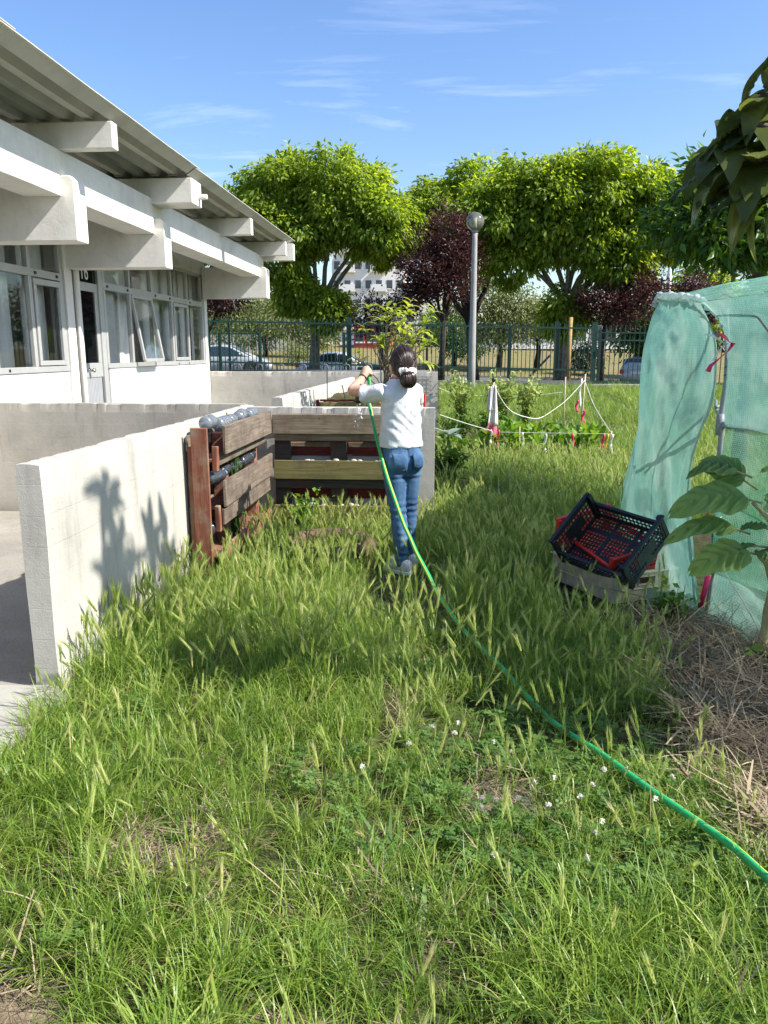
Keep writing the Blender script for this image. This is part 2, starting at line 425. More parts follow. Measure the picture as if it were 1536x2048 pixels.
# ================================================================ CONCRETE BIN WALLS
def wallbox(name, label, x0, x1, y0, y1, z0, z1, mat, cut=None):
    """slightly uneven cast wall: subdivided box with worn edges"""
    b = MB(); L = max(x1 - x0, y1 - y0); nseg = max(4, int(L / .018)); 
    alongx = (x1 - x0) > (y1 - y0)
    W0, W1 = (y0, y1) if alongx else (x0, x1)
    A0, A1 = (x0, x1) if alongx else (y0, y1)
    nz = 14
    prof = [(W0, z0 + (z1 - z0) * k / nz) for k in range(nz)] + [(W0, z1), (W0 + (W1 - W0) * .33, z1), (W0 + (W1 - W0) * .66, z1), (W1, z1)] + [(W1, z1 - (z1 - z0) * (k + 1) / nz) for k in range(nz)]
    rings = []
    for i in range(nseg + 1):
        a = A0 + (A1 - A0) * i / nseg; rg = []
        for q, (wv, zv) in enumerate(prof):
            edge = 1.0 if abs(zv - z1) < 1e-6 and (abs(wv - W0) < 1e-6 or abs(wv - W1) < 1e-6) else 0.0
            nn = mnoise.noise((a * 3.1, wv * 9, zv * 3)) * .006
            ch = (.003 + max(0, mnoise.noise((a * 7, wv * 31, 5)) - .18) * .03 + max(0, mnoise.noise((a * 24, wv * 31, 9)) - .1) * .012) * edge
            zz = zv + (mnoise.noise((a * 2.3, wv * 7, 1)) * .005 - ch if zv > z1 - 1e-6 else 0)
            ww = wv + (nn if not edge else (ch if wv == W0 else -ch))
            rg.append((a, ww, zz) if alongx else (ww, a, zz))
        rings.append(rg)
    b.loft(rings, cap=True)
    o = b.build(name, mat); fix_normals(o.data)
    return tag(o, label, "wall")
import bmesh
def fix_normals(me):
    bm = bmesh.new(); bm.from_mesh(me); bmesh.ops.recalc_face_normals(bm, faces=bm.faces); bm.to_mesh(me); bm.free()
wallbox("concrete_wall", "pale concrete side wall with grass shadows on it, nearest wall running to the camera", -1.752, -1.645, 3.0, 6.62, -.1, 1.0, M['conc'])
wallbox("concrete_wall", "concrete wall behind the pallet planks and the girl, its top edge pale and stained", -1.642, -.075, 6.38, 6.51, -.1, 1.0, M['conc'])
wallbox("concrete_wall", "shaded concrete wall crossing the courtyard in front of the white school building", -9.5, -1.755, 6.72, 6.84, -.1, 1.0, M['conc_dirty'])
wallbox("concrete_wall", "sunlit concrete side wall of the second bin, rising behind the planks", -1.67, -1.56, 7.42, 13.6, -.1, 1.02, M['conc'])
wallbox("concrete_wall", "far concrete wall joining the corner of the white school building", -4.25, -.12, 13.66, 13.79, -.1, 1.11, M['conc'])
fr = MB()  # scribbled tally grid scratched on the far wall
for k in range(5): fr.box(-.62, -.22, 13.645, 13.649, .72 + k * .075, .728 + k * .075)
for k in range(6): fr.box(-.60 + k * .07, -.594 + k * .07, 13.641, 13.644, .70, 1.04)
M['scratch'] = simple('grey pencil', (.22, .23, .22), .9, 0, .1, 9, 0)
tag(fr.build("wall_drawing", M['scratch']), "faint grey grid drawn on the far concrete wall behind the girl's hair bun", "drawing")

# ================================================================ SCHOOL BUILDING
XW = -4.2; YE = 13.62
bd = thing("school_building", "long white concrete school classroom building with grey windows and corrugated roof", "building", (XW, 10, 0))
W_ = M['white_wall']
mb = MB(); mb.box(XW - .16, XW, -2, 8.48, 0, 1.24); mb.build("low_wall", W_, bd, bevel=.006)
mb = MB(); mb.box(XW - .16, XW, 9.55, YE - .12, 0, 1.25); lw = mb.build("low_wall", W_, bd, bevel=.006)
mb = MB(); mb.box(XW - .2, XW + .03, 8.49, 8.66, 0, 2.74); mb.build("pilaster", W_, bd, bevel=.008)
mb = MB(); mb.box(XW - .25, XW + .03, YE - .115, YE + .03, 0, 2.745); mb.build("corner_column", W_, bd, bevel=.008)
mb = MB(); mb.box(-10, XW - .252, YE - .09, YE + .02, 0, 3.05); mb.build("end_wall", W_, bd)
mb = MB(); mb.box(XW - .22, XW + .02, -2, YE + .02, 2.747, 3.05); mb.build("window_lintel", M['white_conc'], bd, bevel=.006)
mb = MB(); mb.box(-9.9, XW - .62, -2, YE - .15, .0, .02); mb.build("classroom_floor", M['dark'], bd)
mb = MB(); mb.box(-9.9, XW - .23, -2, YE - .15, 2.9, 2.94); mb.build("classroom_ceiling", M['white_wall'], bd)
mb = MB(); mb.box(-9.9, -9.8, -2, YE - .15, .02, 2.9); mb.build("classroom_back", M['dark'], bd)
brk = [(2.3, .21), (4.39, .21), (6.48, .21), (8.55, .21), (13.42, .22)]
for i, (y0, dt) in enumerate(brk):
    b = MB(); xf = -3.045; prof = [(XW + .024, 2.35), (xf, 2.35), (xf, 2.825), (xf - .035, 2.863), (XW + .024, 2.863)]
    b.loft([[(x, y0, z) for x, z in prof], [(x, y0 + dt, z) for x, z in prof]])
    o = b.build("beam_bracket", M['white_conc'], bd, bevel=.009); fix_normals(o.data)
poly = [(-2, 2.70)]      # long fascia beam notched over the brackets
for y0, dt in brk: poly += [(y0 - .002, 2.70), (y0 - .002, 2.866), (y0 + dt + .002, 2.866), (y0 + dt + .002, 2.70)]
poly = [q for q in poly if q[0] < YE] + [(YE + .06, 2.70), (YE + .06, 3.06), (-2, 3.06)]
b = MB(); b.loft([[(-3.467, y, z) for y, z in poly], [(-3.15, y, z) for y, z in poly]]); o = b.build("fascia_beam", M['white_conc'], bd, bevel=.006); fix_normals(o.data)
for i, (y0, dt, xf, zb, zt) in enumerate(((2.2, .11, -2.70, 3.063, 3.27), (4.3, .11, -2.70, 3.063, 3.27), (6.50, .11, -2.70, 3.063, 3.27), (8.49, .33, -2.70, 3.0, 3.255), (11.05, .11, -2.70, 3.04, 3.262), (13.42, .10, -2.70, 3.045, 3.27), (13.68, .12, -2.62, 2.99, 3.268))):
    b = MB(); b.box(-5.5, xf, y0, y0 + dt, zb, zt); b.build("rafter", M['white_conc'], bd, bevel=.009)
b = MB(); b.lathe([(.0, -.04), (.028, -.04), (.03, .05), (.0, .055)], (-2.66, 8.72, 3.1), 12, ((0, 1, 0), (0, 0, 1), (1, 0, 0))); b.build("drain_spout", M['white_conc'], bd, smooth=True)
# corrugated roof sheets: trapezoid ribs along Y
def sheet(y0, y1, zoff, xr=-2.715):
    per = .195; prof = []; x = xr
    while x > -9.6:
        prof += [(x, .0), (x - .035, .0), (x - .072, .058), (x - .122, .058), (x - .16, .0)]; x -= per
    prof = [(xr + .075, .062), (xr + .055, .058)] + prof[1:]
    b = MB(); ny_ = 12
    for k in range(ny_ + 1):
        y = y0 + (y1 - y0) * k / ny_
        sag = .0018 * math.sin(k * 1.3)
        for (x, z) in prof: b.v.append((x, y, 3.283 + zoff + z + sag))
    n_ = len(prof)
    for k in range(ny_):
        for j in range(n_ - 1): b.f.append((k * n_ + j, k * n_ + j + 1, (k + 1) * n_ + j + 1, (k + 1) * n_ + j))
    return b.build("roof_sheet", M['roof'], bd, solid=.008)
sheet(-2, 5.0, .03); sheet(4.8, 8.62, .016); sheet(8.5, 13.95, .0)
# windows -------------------------------------------------------
def glassmat():
    m, t, o = newmat("window glass")
    gl = N(t, 'ShaderNodeBsdfGlossy'); gl.inputs['Roughness'].default_value = .02; gl.inputs[0].default_value = (.9, .95, .95, 1)
    tr = N(t, 'ShaderNodeBsdfTransparent'); tr.inputs[0].default_value = (.95, .97, .95, 1)
    fz = N(t, 'ShaderNodeFresnel'); fz.inputs[0].default_value = 1.5
    f = math_(t, 'MULTIPLY', fz.outputs[0], 1.05); f = math_(t, 'ADD', f, .03)
    mx_ = N(t, 'ShaderNodeMixShader'); t.links.new(f, mx_.inputs[0]); t.links.new(tr.outputs[0], mx_.inputs[1]); t.links.new(gl.outputs[0], mx_.inputs[2]); t.links.new(mx_.outputs[0], o.inputs[0])
    return m
M['glass'] = glassmat()
AL = M['alu']; ZS, ZT, ZH = 1.25, 2.245, 2.745
def hbar(y0, y1, z0, z1, d=.05, nm="window_rail", x=XW - .02):
    b = MB(); b.box(x - d / 2, x + d / 2, y0, y1, z0, z1); return b.build(nm, AL, bd, bevel=.004)
def vbar(y0, y1, z0, z1, d=.056, nm="window_post", x=XW - .02):
    b = MB(); b.box(x - d / 2, x + d / 2, y0, y1, z0, z1); return b.build(nm, AL, bd, bevel=.004)
def pane(y0, y1, z0, z1, x=XW - .03, tilt=0):
    root_x = x
    b = MB()
    if tilt:
        h = z1 - z0; dx = math.sin(tilt) * h
        b.add([(x + dx, y0, z0 + .02), (x + dx, y1, z0 + .02), (x, y1, z1), (x, y0, z1)], [(0, 1, 2, 3)])
        o = b.build("window_pane", M['glass'], bd)
        for (a, c_) in (((x + dx, y0 + .0, z0 + .02), (x, y0 + .0, z1)), ((x + dx, y1, z0 + .02), (x, y1, z1)), ((x + dx, y0, z0 + .02), (x + dx, y1, z0 + .02)), ((x, y0, z1), (x, y1, z1))):
            q = MB(); q.bar(a, c_, .045, .035, (1, 0, 0)); q.build("sash", AL, o, bevel=.003)
    else:
        b.add([(x, y0, z0), (x, y1, z0), (x, y1, z1), (x, y0, z1)], [(0, 1, 2, 3)]); o = b.build("window_pane", M['glass'], bd)
    return o
def curtain(y0, y1, z0, z1, amp=.03, wl=.16, x=XW - .30):
    b = MB(); n = max(8, int((y1 - y0) / .025)); ph = random.random() * 6
    def fn(u, v):
        y = y0 + (y1 - y0) * u; a = amp * (math.sin(y / wl * 6.28 + ph) + .5 * math.sin(y / wl * 2.9 + ph * 2))
        return (x + a * (1 - .3 * v), y, z0 + (z1 - z0) * v)
    b.grid(fn, n, 3); return b.build("curtain", M['curtain'], bd, smooth=True)
# group 1
Y1 = [-1.0, .9, 2.5, 3.9, 4.85, 5.9, 7.08, 7.79, 8.45]
hbar(-2, 8.48, ZS - .01, ZS + .05, .07); hbar(-2, 8.48, ZT - .04, ZT + .04); hbar(-2, 8.48, ZH - .04, ZH)
for y in Y1[:-1]: vbar(y - .03, y + .03, ZS + .05, ZT - .04); vbar(y - .03, y + .03, ZT + .04, ZH - .04)
vbar(8.42, 8.48, ZS + .05, ZH - .04)
for a, c_ in zip(Y1[:-1], Y1[1:]):
    pane(a + .03, c_ - .03, ZS + .05, ZT - .04); pane(a + .03, c_ - .03, ZT + .04, ZH - .04)
b = MB()    # inner casement of the right pane
for q in ((7.83, 8.40, ZS + .06, ZS + .11), (7.83, 8.40, ZT - .115, ZT - .055), (7.83, 7.88, ZS + .11, ZT - .115), (8.35, 8.40, ZS + .11, ZT - .115)): b.box(XW - .01, XW + .025, *q)
b.build("casement", AL, bd, bevel=.004)
XC = XW - .16
curtain(-1.5, 6.9, 1.1, 2.73, x=XC - .04); curtain(6.85, 7.30, 1.1, 2.73, .012, .3, XC); curtain(7.32, 7.62, 1.1, 2.73, .02, .12, XC - .03); curtain(7.60, 7.74, 1.1, 2.73, .015, .1, XC - .05); curtain(7.84, 8.28, 1.1, 2.73, .008, .5, XC); curtain(8.31, 8.42, 1.1, 2.73, .012, .1, XC - .03)
curtain(-1.5, 8.42, 1.1, 2.73, .01, .22, XC - .16); curtain(9.55, 13.44, 1.1, 2.73, .01, .22, XC - .20)
# group 2
Y2 = [9.50, 10.33, 11.12, 11.94, 12.68, 13.45]
hbar(9.5, 13.5, ZS - .0, ZS + .06, .07); hbar(9.5, 13.5, ZT - .04, ZT + .045); hbar(9.5, 13.5, ZH - .045, ZH)
for y in Y2[1:-1]: vbar(y - .028, y + .028, ZS + .06, ZT - .04); vbar(y - .028, y + .028, ZT + .045, ZH - .045)
for y in (9.53, 13.46): vbar(y - .03, y + .03, ZS + .06, ZT - .04); vbar(y - .03, y + .03, ZT + .045, ZH - .045)
for i, (a, c_) in enumerate(zip(Y2[:-1], Y2[1:])):
    pane(a + .03, c_ - .03, ZT + .045, ZH - .045)
    if i == 1: pane(a + .05, c_ - .05, ZS + .07, ZT - .06, XW + .0, .16)
    else: pane(a + .03, c_ - .03, ZS + .06, ZT - .04)
b = MB()
for q in ((11.98, 12.65, ZS + .07, ZS + .12), (11.98, 12.65, ZT - .1, ZT - .05), (11.98, 12.02, ZS + .12, ZT - .1), (12.61, 12.65, ZS + .12, ZT - .1)): b.box(XW - .01, XW + .02, *q)
b.build("casement", AL, bd, bevel=.004)
curtain(9.55, 10.16, 1.1, 2.73, .006, .5, XC); curtain(10.20, 10.32, 1.1, 2.73, .01, .1, XC - .05); curtain(10.36, 10.95, 1.1, 2.73, .01, .3, XC - .10); curtain(11.15, 11.62, 1.1, 2.73, .008, .5, XC); curtain(11.72, 11.92, 1.1, 2.73, .012, .1, XC - .03); curtain(11.97, 12.42, 1.1, 2.73, .006, .5, XC); curtain(12.50, 12.68, 1.1, 2.73, .01, .1, XC); curtain(12.71, 13.25, 1.1, 2.73, .006, .5, XC); curtain(13.3, 13.44, 1.1, 2.73, .01, .1, XC)
for y, z in ((7.9, ZT), (8.35, ZT), (9.62, ZT), (10.25, ZT), (11.25, ZT), (11.85, ZT), (12.8, ZT), (7.25, ZS + .02), (12.1, ZS + .02), (12.6, ZS + .02)):
    b = MB(); b.box(XW + .0055, XW + .016, y - .018, y + .018, z - .014, z + .014); b.build("rail_clip", M['black'], bd)
# door ----------------------------------------------------------
M['door_black'] = simple('dark door glass', (.006, .006, .007), .04, 0, 0, 1, 0, spec=.6)
M['ribbed'] = simple('grey ribbed panel', (.36, .37, .38), .5, .2, .06, 6, .03)
dr = MB(); dr.box(XW - .06, XW - .03, 8.84, 9.38, .1, 2.15); door = dr.build("door", M['door_black'], bd)
for q in ((8.68, 8.84, .1, 2.742), (9.38, 9.495, .1, 2.742)): b = MB(); b.box(XW - .07, XW + .005, *q); b.build("door_frame", AL, bd, bevel=.004)
for z0, z1 in ((2.15, 2.25), (1.15, 1.32), (.1, .2)): b = MB(); b.box(XW - .065, XW - .015, 8.84, 9.38, z0, z1); b.build("door_rail", AL, door, bevel=.004)
b = MB(); b.box(XW - .064, XW - .016, 9.30, 9.38, 1.32, 2.15); b.build("door_stile", AL, door, bevel=.004)
for i in range(13):
    b = MB(); y = 8.846 + i * .0395; b.box(XW - .045, XW - .022, y, y + .032, .2, 1.15); b.build("door_slat", M['ribbed'], door, bevel=.004, seg=1)
b = MB(); b.lathe([(0, 0), (.03, 0), (.03, .012), (.014, .016), (.014, .05), (.026, .055), (.026, .075), (0, .08)], (XW - .02, 9.01, 1.235), 14, ((0, 1, 0), (0, 0, 1), (1, 0, 0))); b.build("door_handle", M['chrome'], door, smooth=True)
b = MB(); b.box(XW - .06, XW - .03, 8.84, 9.38, 2.25, 2.742); fan = b.build("number_panel", M['door_black'], bd)
tx = bpy.data.curves.new("number", 'FONT'); tx.body = "16"; tx.size = .27; tx.extrude = .002; tx.align_x = 'CENTER'
tx.materials.append(M['paint_w']); to = bpy.data.objects.new("number_text", tx); COL.objects.link(to); bpy.context.view_layer.update()
tme = bpy.data.meshes.new_from_object(to.evaluated_get(bpy.context.evaluated_depsgraph_get())); bpy.data.objects.remove(to)
tme.transform(Matrix.Translation((XW - .026, 9.08, 2.285)) @ Matrix.Rotation(R(90), 4, 'Z') @ Matrix.Rotation(R(90), 4, 'X') @ Matrix.Diagonal((.8, 1, 1, 1)))
fin(bpy.data.objects.new("number", tme), fan)
# downpipe
b = MB(); b.tube([(XW + .04, 8.73, .05), (XW + .04, 8.73, 2.0), (XW + .04, 8.73, 2.74)], .038, 14); b.build("downpipe", M['white_wall'], bd, smooth=True)
# ================================================================ PALLET PLANTERS
M['w_red'] = woodmat('red brown stained plank', [(.13, .045, .027), (.22, .078, .048), (.30, .14, .09)], 'z', (.30, .23, .16), .8, .8)
M['w_redy'] = woodmat('red stained slat', [(.15, .05, .035), (.25, .10, .07), (.33, .19, .13)], 'y', (.30, .22, .16), .85, .6)
M['w_greyy'] = woodmat('weathered plank along', [(0.082, 0.061, 0.049), (0.172, 0.135, 0.102), (0.271, 0.221, 0.172)], 'y', (.07, .05, .04), .85, .85)
M['w_greyx'] = woodmat('weathered plank across', [(0.107, 0.082, 0.053), (0.213, 0.168, 0.115), (0.312, 0.254, 0.176)], 'x', (.085, .06, .04), .85, .75)
M['w_algx'] = woodmat('algae stained plank', [(0.107, 0.090, 0.041), (0.221, 0.193, 0.070), (0.312, 0.271, 0.139)], 'x', (.09, .07, .05), .85, .7)
M['w_darkx'] = woodmat('dark plank', [(.03, .028, .025), (.06, .055, .05), (.10, .09, .08)], 'x', (.14, .03, .02), .85, .4)
M['w_redx'] = woodmat('dark red board', [(.07, .012, .012), (.13, .022, .02), (.18, .04, .03)], 'x', (.03, .02, .02), .85, .5)
def plank(par, x0, x1, y0, y1, z0, z1, m, nm="plank", jit=.004):
    b = MB(); j = lambda: random.uniform(-jit, jit)
    b.box(x0, x1, y0, y1, z0, z1); b.v = [(x + j(), y + j(), z + j()) for x, y, z in b.v]
    return b.build(nm, m, par, bevel=.004, seg=1)
pl = thing("pallet_planter", "pallet side with red brown post and rows of plastic bottles, against the nearest wall", "planter", (-1.5, 5.4, 0))
plank(pl, -1.588, -1.478, 4.715, 4.74, -.02, .985, M['w_red'], "post")
plank(pl, -1.625, -1.59, 4.75, 4.84, -.02, .86, M['w_red'], "post")
for y in (5.25, 5.72, 6.12): plank(pl, -1.615, -1.53, y, y + .09, 0, .9, M['w_redy'], "block")
for z0, z1 in ((.83, .93), (.60, .70), (.36, .46), (.12, .22)): plank(pl, -1.635, -1.616, 4.76, 6.3, z0, z1, M['w_greyy'], "slat")
plank(pl, -1.425, -1.402, 4.86, 6.20, .80, .985, M['w_greyy'])
plank(pl, -1.475, -1.452, 4.86, 6.16, .725, .795, M['w_greyy'], "slat")
plank(pl, -1.425, -1.402, 4.83, 6.20, .455, .635, M['w_greyy'])
plank(pl, -1.44, -1.418, 4.83, 6.16, .335, .45, M['w_greyy'], "slat")
plank(pl, -1.435, -1.412, 4.85, 6.18, .06, .20, M['w_redy'])
for z in (.775, .46, .13): plank(pl, -1.612, -1.48, 4.86, 6.2, z - .03, z - .008, M['w_redy'], "shelf_board")
for z0, z1 in ((.70, .86), (.30, .47)): plank(pl, -1.478, -1.44, 4.79, 4.83, z0, z1, M['w_red'], "block")
bk = thing("pallet_planter", "pallet with mossy yellow planks and dark red boards behind the girl's legs", "planter", (-.95, 6.3, 0))
xa, xb = -1.40, -.36
plank(bk, xa, xb, 6.225, 6.25, .795, .955, M['w_greyx']); plank(bk, xa + .01, xb, 6.255, 6.275, .735, .79, M['w_greyx'], "slat")
plank(bk, xa, xb, 6.222, 6.247, .42, .575, M['w_algx']); plank(bk, xa + .01, xb, 6.252, 6.272, .335, .41, M['w_darkx'], "slat")
plank(bk, xa, xb, 6.222, 6.247, .055, .20, M['w_algx']); plank(bk, xa, xb, 6.252, 6.27, -.02, .05, M['w_darkx'], "slat")
for z0, z1, m in ((.64, .74, 'w_redx'), (.60, .635, 'w_redx'), (.24, .33, 'w_redx'), (.86, .95, 'w_darkx')): plank(bk, xa, xb, 6.352, 6.372, z0, z1, M[m], "back_board")
plank(bk, xa + .02, -.93, 6.335, 6.35, .675, .715, M['w_greyx'], "back_board"); plank(bk, -.79, xb, 6.335, 6.35, .675, .715, M['w_greyx'], "back_board")
for x in (xa, -.93, -.45): plank(bk, x, x + .13, 6.278, 6.333, 0, .93, M['w_darkx'], "block")
for z in (.44, .075): plank(bk, xa, xb, 6.25, 6.33, z - .03, z - .01, M['w_darkx'], "shelf_board")
M['pebble'] = simple('pale pebbles and pots', (.5, .46, .4), .8, 0, .3, 20, .3)
for z in (.572, .2):
    b = MB()
    for i in range(26):
        x = random.uniform(xa + .18, xb); r = random.uniform(.012, .026); b.ell((x, random.uniform(6.262, 6.30), z - .012 + random.uniform(-.01, .012)), (r * 1.3, r, r * .8), 7, 5)
    o = b.build("pebbles", M['pebble'], bk, smooth=True); o['kind'] = 'stuff'
# second bin's planter
p2 = thing("pallet_planter", "low planter with a red post in the second bin behind the girl's arms", "planter", (-.8, 9.2, 0))
plank(p2, -1.46, -.28, 9.0, 9.03, .74, .875, M['w_algx']); plank(p2, -1.46, -.28, 9.035, 9.06, .885, .905, M['w_redx'], "slat")
plank(p2, -1.50, -1.465, 8.99, 9.06, 0, .90, M['w_redx'], "post"); plank(p2, -.27, -.215, 8.98, 9.06, 0, .98, simple('red painted post', (.55, .02, .015), .6, 0, .1, 5, .05), "post")
for k in range(3): plank(p2, -.42 + k * .004, -.28, 9.1 + k * .35, 9.38 + k * .35, .93 + .012 * k, .955 + .012 * k, M['w_greyy'], "lid_board")
plank(p2, -.42, -.28, 9.07, 9.09, .80, .93, M['w_darkx'], "end_board")
b = MB(); b.grid(lambda u, v: (-1.45 + u * 1.02, 9.07 + v * 1.5, .86 + .05 * mnoise.noise((u * 9, v * 9, 2)) + .05 * v), 26, 20); b.build("soil", M['earth'], p2, smooth=True)
for x, y, dx, h in ((-1.44, 9.5, .0, .32), (-1.17, 9.3, -.06, .16)):
    b = MB(); b.tube([(x, y, .8), (x + dx, y + .02, .9 + h)], .006, 6); tag(b.build("stick", M['bark_d']), "thin dry stick upright in the second planter's soil, " + ("taller one beside the side wall" if h > .2 else "shorter leaning one"), "stick")
# plastic bottles in the side pallet rows
def bottlemat(name, tint, f):
    m, t, o = newmat(name)
    gl = N(t, 'ShaderNodeBsdfGlossy'); gl.inputs['Roughness'].default_value = .12; gl.inputs[0].default_value = (.85, .87, .9, 1)
    df = N(t, 'ShaderNodeBsdfDiffuse'); df.inputs[0].default_value = (*tint, 1)
    tr = N(t, 'ShaderNodeBsdfTransparent'); tr.inputs[0].default_value = (.75, .8, .85, 1)
    m1 = N(t, 'ShaderNodeMixShader'); m1.inputs[0].default_value = f; t.links.new(tr.outputs[0], m1.inputs[1]); t.links.new(df.outputs[0], m1.inputs[2])
    fz = N(t, 'ShaderNodeFresnel'); fz.inputs[0].default_value = 1.5
    nb = bumpn(t, noise(t, coords(t), 45, 3), .5, .006); t.links.new(nb, fz.inputs['Normal']); t.links.new(nb, gl.inputs['Normal'])
    m2 = N(t, 'ShaderNodeMixShader'); t.links.new(math_(t, 'ADD', fz.outputs[0], .08), m2.inputs[0]); t.links.new(m1.outputs[0], m2.inputs[1]); t.links.new(gl.outputs[0], m2.inputs[2]); t.links.new(m2.outputs[0], o.inputs[0]); return m
M['bot_d'] = bottlemat('dusty dark bottle plastic', (.07, .075, .08), .6); M['bot_c'] = bottlemat('clear bottle plastic', (.34, .36, .37), .5)
def bottle_mesh(m):
    b = MB(); pf = [(.0, 0), (.03, .0), (.042, .012), (.044, .03)]
    for k in range(6): z = .05 + k * .025; pf += [(.044, z), (.0405, z + .008), (.044, z + .016)]
    pf += [(.044, .21), (.04, .235), (.026, .27), (.0145, .29), (.0145, .30)]
    b.lathe(pf, (0, 0, 0), 18); return b.mesh("bottle_body", m, True)
capm = MB().lathe([(0, .30), (.0165, .30), (.0165, .318), (0, .32)], (0, 0, 0), 14).mesh("bottle_cap", simple('blue cap', (.1, .25, .4), .4, 0, 0, 5, 0), True)
bmD, bmC = bottle_mesh(M['bot_d']), bottle_mesh(M['bot_c'])
rows = [(.80, 4.80, 5, 'c', .02), (.50, 4.80, 5, 'd', .0), (.17, 4.78, 5, 'd', .0)]
for ri, (z, y0, n, kind, dz) in enumerate(rows):
    for k in range(n):
        y = y0 + k * .265; zz = z + .165 - (.02 if ri else -.01) + (.03 if (ri == 0 and k == 0) else 0)
        lab = ["clear greyish plastic bottle lying in the top row of the pallet side", "dusty dark plastic bottle lying in the middle row of the pallet side", "dusty dark plastic bottle lying low in the pallet side, near the grass"][ri]
        t_ = thing("plastic_bottle", lab, "bottle", (-1.515, y, zz), ["bottles in the top pallet row", "bottles in the middle pallet row", "bottles in the lowest pallet row"][ri])
        t_.rotation_euler = (R(-90 + random.uniform(-6, 6)), random.uniform(0, 6), R(random.uniform(-7, 7)))
        c_ = bpy.data.objects.new("bottle_body", bmC if kind == 'c' else bmD); COL.objects.link(c_); c_.parent = t_
        c2 = bpy.data.objects.new("bottle_cap", capm); COL.objects.link(c2); c2.parent = t_
        s_ = 1.0 if ri else 1.02; t_.scale = (s_, s_, .86)
# old tyre half buried in the grass
b = MB(); n1_, n2_ = 44, 12
for i in range(n1_):
    a = 2 * math.pi * i / n1_
    for j in range(n2_):
        q = 2 * math.pi * j / n2_; rr = .30 + .06 * math.cos(q) + .004 * ((i % 2) * 2 - 1) * (1 if abs(math.cos(q)) > .5 else 0); zz = .045 + .06 * math.sin(q)
        b.v.append((-.83 + rr * math.cos(a), 5.38 + rr * math.sin(a), zz + .03))
for i in range(n1_):
    for j in range(n2_):
        i2, j2 = (i + 1) % n1_, (j + 1) % n2_; b.f.append((i * n2_ + j, i2 * n2_ + j, i2 * n2_ + j2, i * n2_ + j2))
M['tyre'] = simple('muddy brown tyre', (.15, .095, .07), .9, 0, .4, 10, .5, 60, .2)
tag(b.build("old_tyre", M['tyre'], smooth=True), "muddy brown old tyre lying half hidden in the grass before the pallets", "tyre")

# ================================================================ CRATES
def panel(b, P0, U, V, W, H, t, nx, ny, hole, bw=.006):
    """lattice plate: hole(i,j) True leaves that cell open"""
    P0 = Vector(P0); U = Vector(U).normalized(); V = Vector(V).normalized(); Nn = U.cross(V)
    def rect(u0, u1, v0, v1, tt=t):
        c = P0 + U * ((u0 + u1) / 2) + V * ((v0 + v1) / 2); b.obox(c, (U, V, Nn), ((u1 - u0) / 2, (v1 - v0) / 2, tt / 2))
    cw, chh = W / nx, H / ny
    for i in range(nx + 1):
        w2 = bw if i in (0, nx) else bw / 2; rect(max(0, i * cw - w2), min(W, i * cw + w2), 0, H)
    for j in range(ny + 1):
        w2 = bw if j in (0, ny) else bw / 2; rect(0, W, max(0, j * chh - w2), min(H, j * chh + w2), t * .96)
    for j in range(ny):     # merge solid cells in rows
        i = 0
        while i < nx:
            if not hole(i, j):
                k = i
                while k < nx and not hole(k, j): k += 1
                rect(i * cw, k * cw, j * chh, (j + 1) * chh, t * .9); i = k
            else: i += 1
def lattice_crate(name, label, m, Wd, Ld, He, Hs, mat4, group=None, solid_end=True, nxe=14, nxl=18):
    """Wd along x (ends), Ld along y, z up; origin at the centre of the base"""
    rt = bpy.data.objects.new(name, None); rt.empty_display_size = .1; COL.objects.link(rt); tag(rt, label, "crate", group); rt.matrix_world = mat4; rt.matrix_basis = mat4
    def put(b, nm):
        o = bpy.data.objects.new(nm, b.mesh(nm, m)); COL.objects.link(o); o.parent = rt; return o
    def ehole(i, j):
        if j == 0 or i == 0 or i == nxe - 1: return False
        c = nxe / 2 - .5
        if abs(i - c) < nxe * .19: return j == 5 or (j == 1 and not abs(i - c) < .6)
        return j < 6 and (i + j * 0) % 1 == 0
    for sgn in (-1, 1):
        b = MB(); panel(b, (-Wd / 2 * sgn, sgn * Ld / 2, 0), (sgn, 0, 0), (0, sgn * .04, 1), Wd, He, .006, nxe, 7, ehole)
        b.obox((0, sgn * (Ld / 2 + He * .04 + .004), He), ((1, 0, 0), (0, 1, 0), (0, 0, 1)), (Wd / 2 + .012, .011, .007))
        put(b, "end_panel")
        b = MB(); panel(b, (sgn * Wd / 2, -sgn * Ld / 2, 0), (0, sgn, 0), (sgn * .05, 0, 1), Ld, Hs, .006, nxl, 4, lambda i, j: j in (1, 2) and 0 < i < nxl - 1)
        b.obox((sgn * (Wd / 2 + Hs * .05 + .003), 0, Hs), ((1, 0, 0), (0, 1, 0), (0, 0, 1)), (.009, Ld / 2, .006))
        put(b, "side_panel")
    b = MB(); panel(b, (-Wd / 2, -Ld / 2, .004), (1, 0, 0), (0, 1, 0), Wd, Ld, .006, 16, 22, lambda i, j: not (i in (4, 11) or j in (7, 14)), .006); put(b, "base")
    b = MB()
    for sx in (-1, 1):
        for sy in (-1, 1): b.obox((sx * (Wd / 2 - .003), sy * (Ld / 2 - .003), He * .5), ((1, 0, 0), (0, 1, 0), (0, 0, 1)), (.014, .014, He * .5))
    put(b, "corner_post")
    return rt
M['crate_k'] = simple('black crate plastic', (.012, .016, .02), .42, 0, .2, 12, .1)
M['crate_r'] = simple('red crate plastic', (.62, .035, .02), .42, 0, .1, 8, .05)
M['crate_b'] = simple('dirty beige crate plastic', (.62, .53, .39), .65, 0, .22, 9, .15)
camM = cam.rotation_euler.to_matrix()
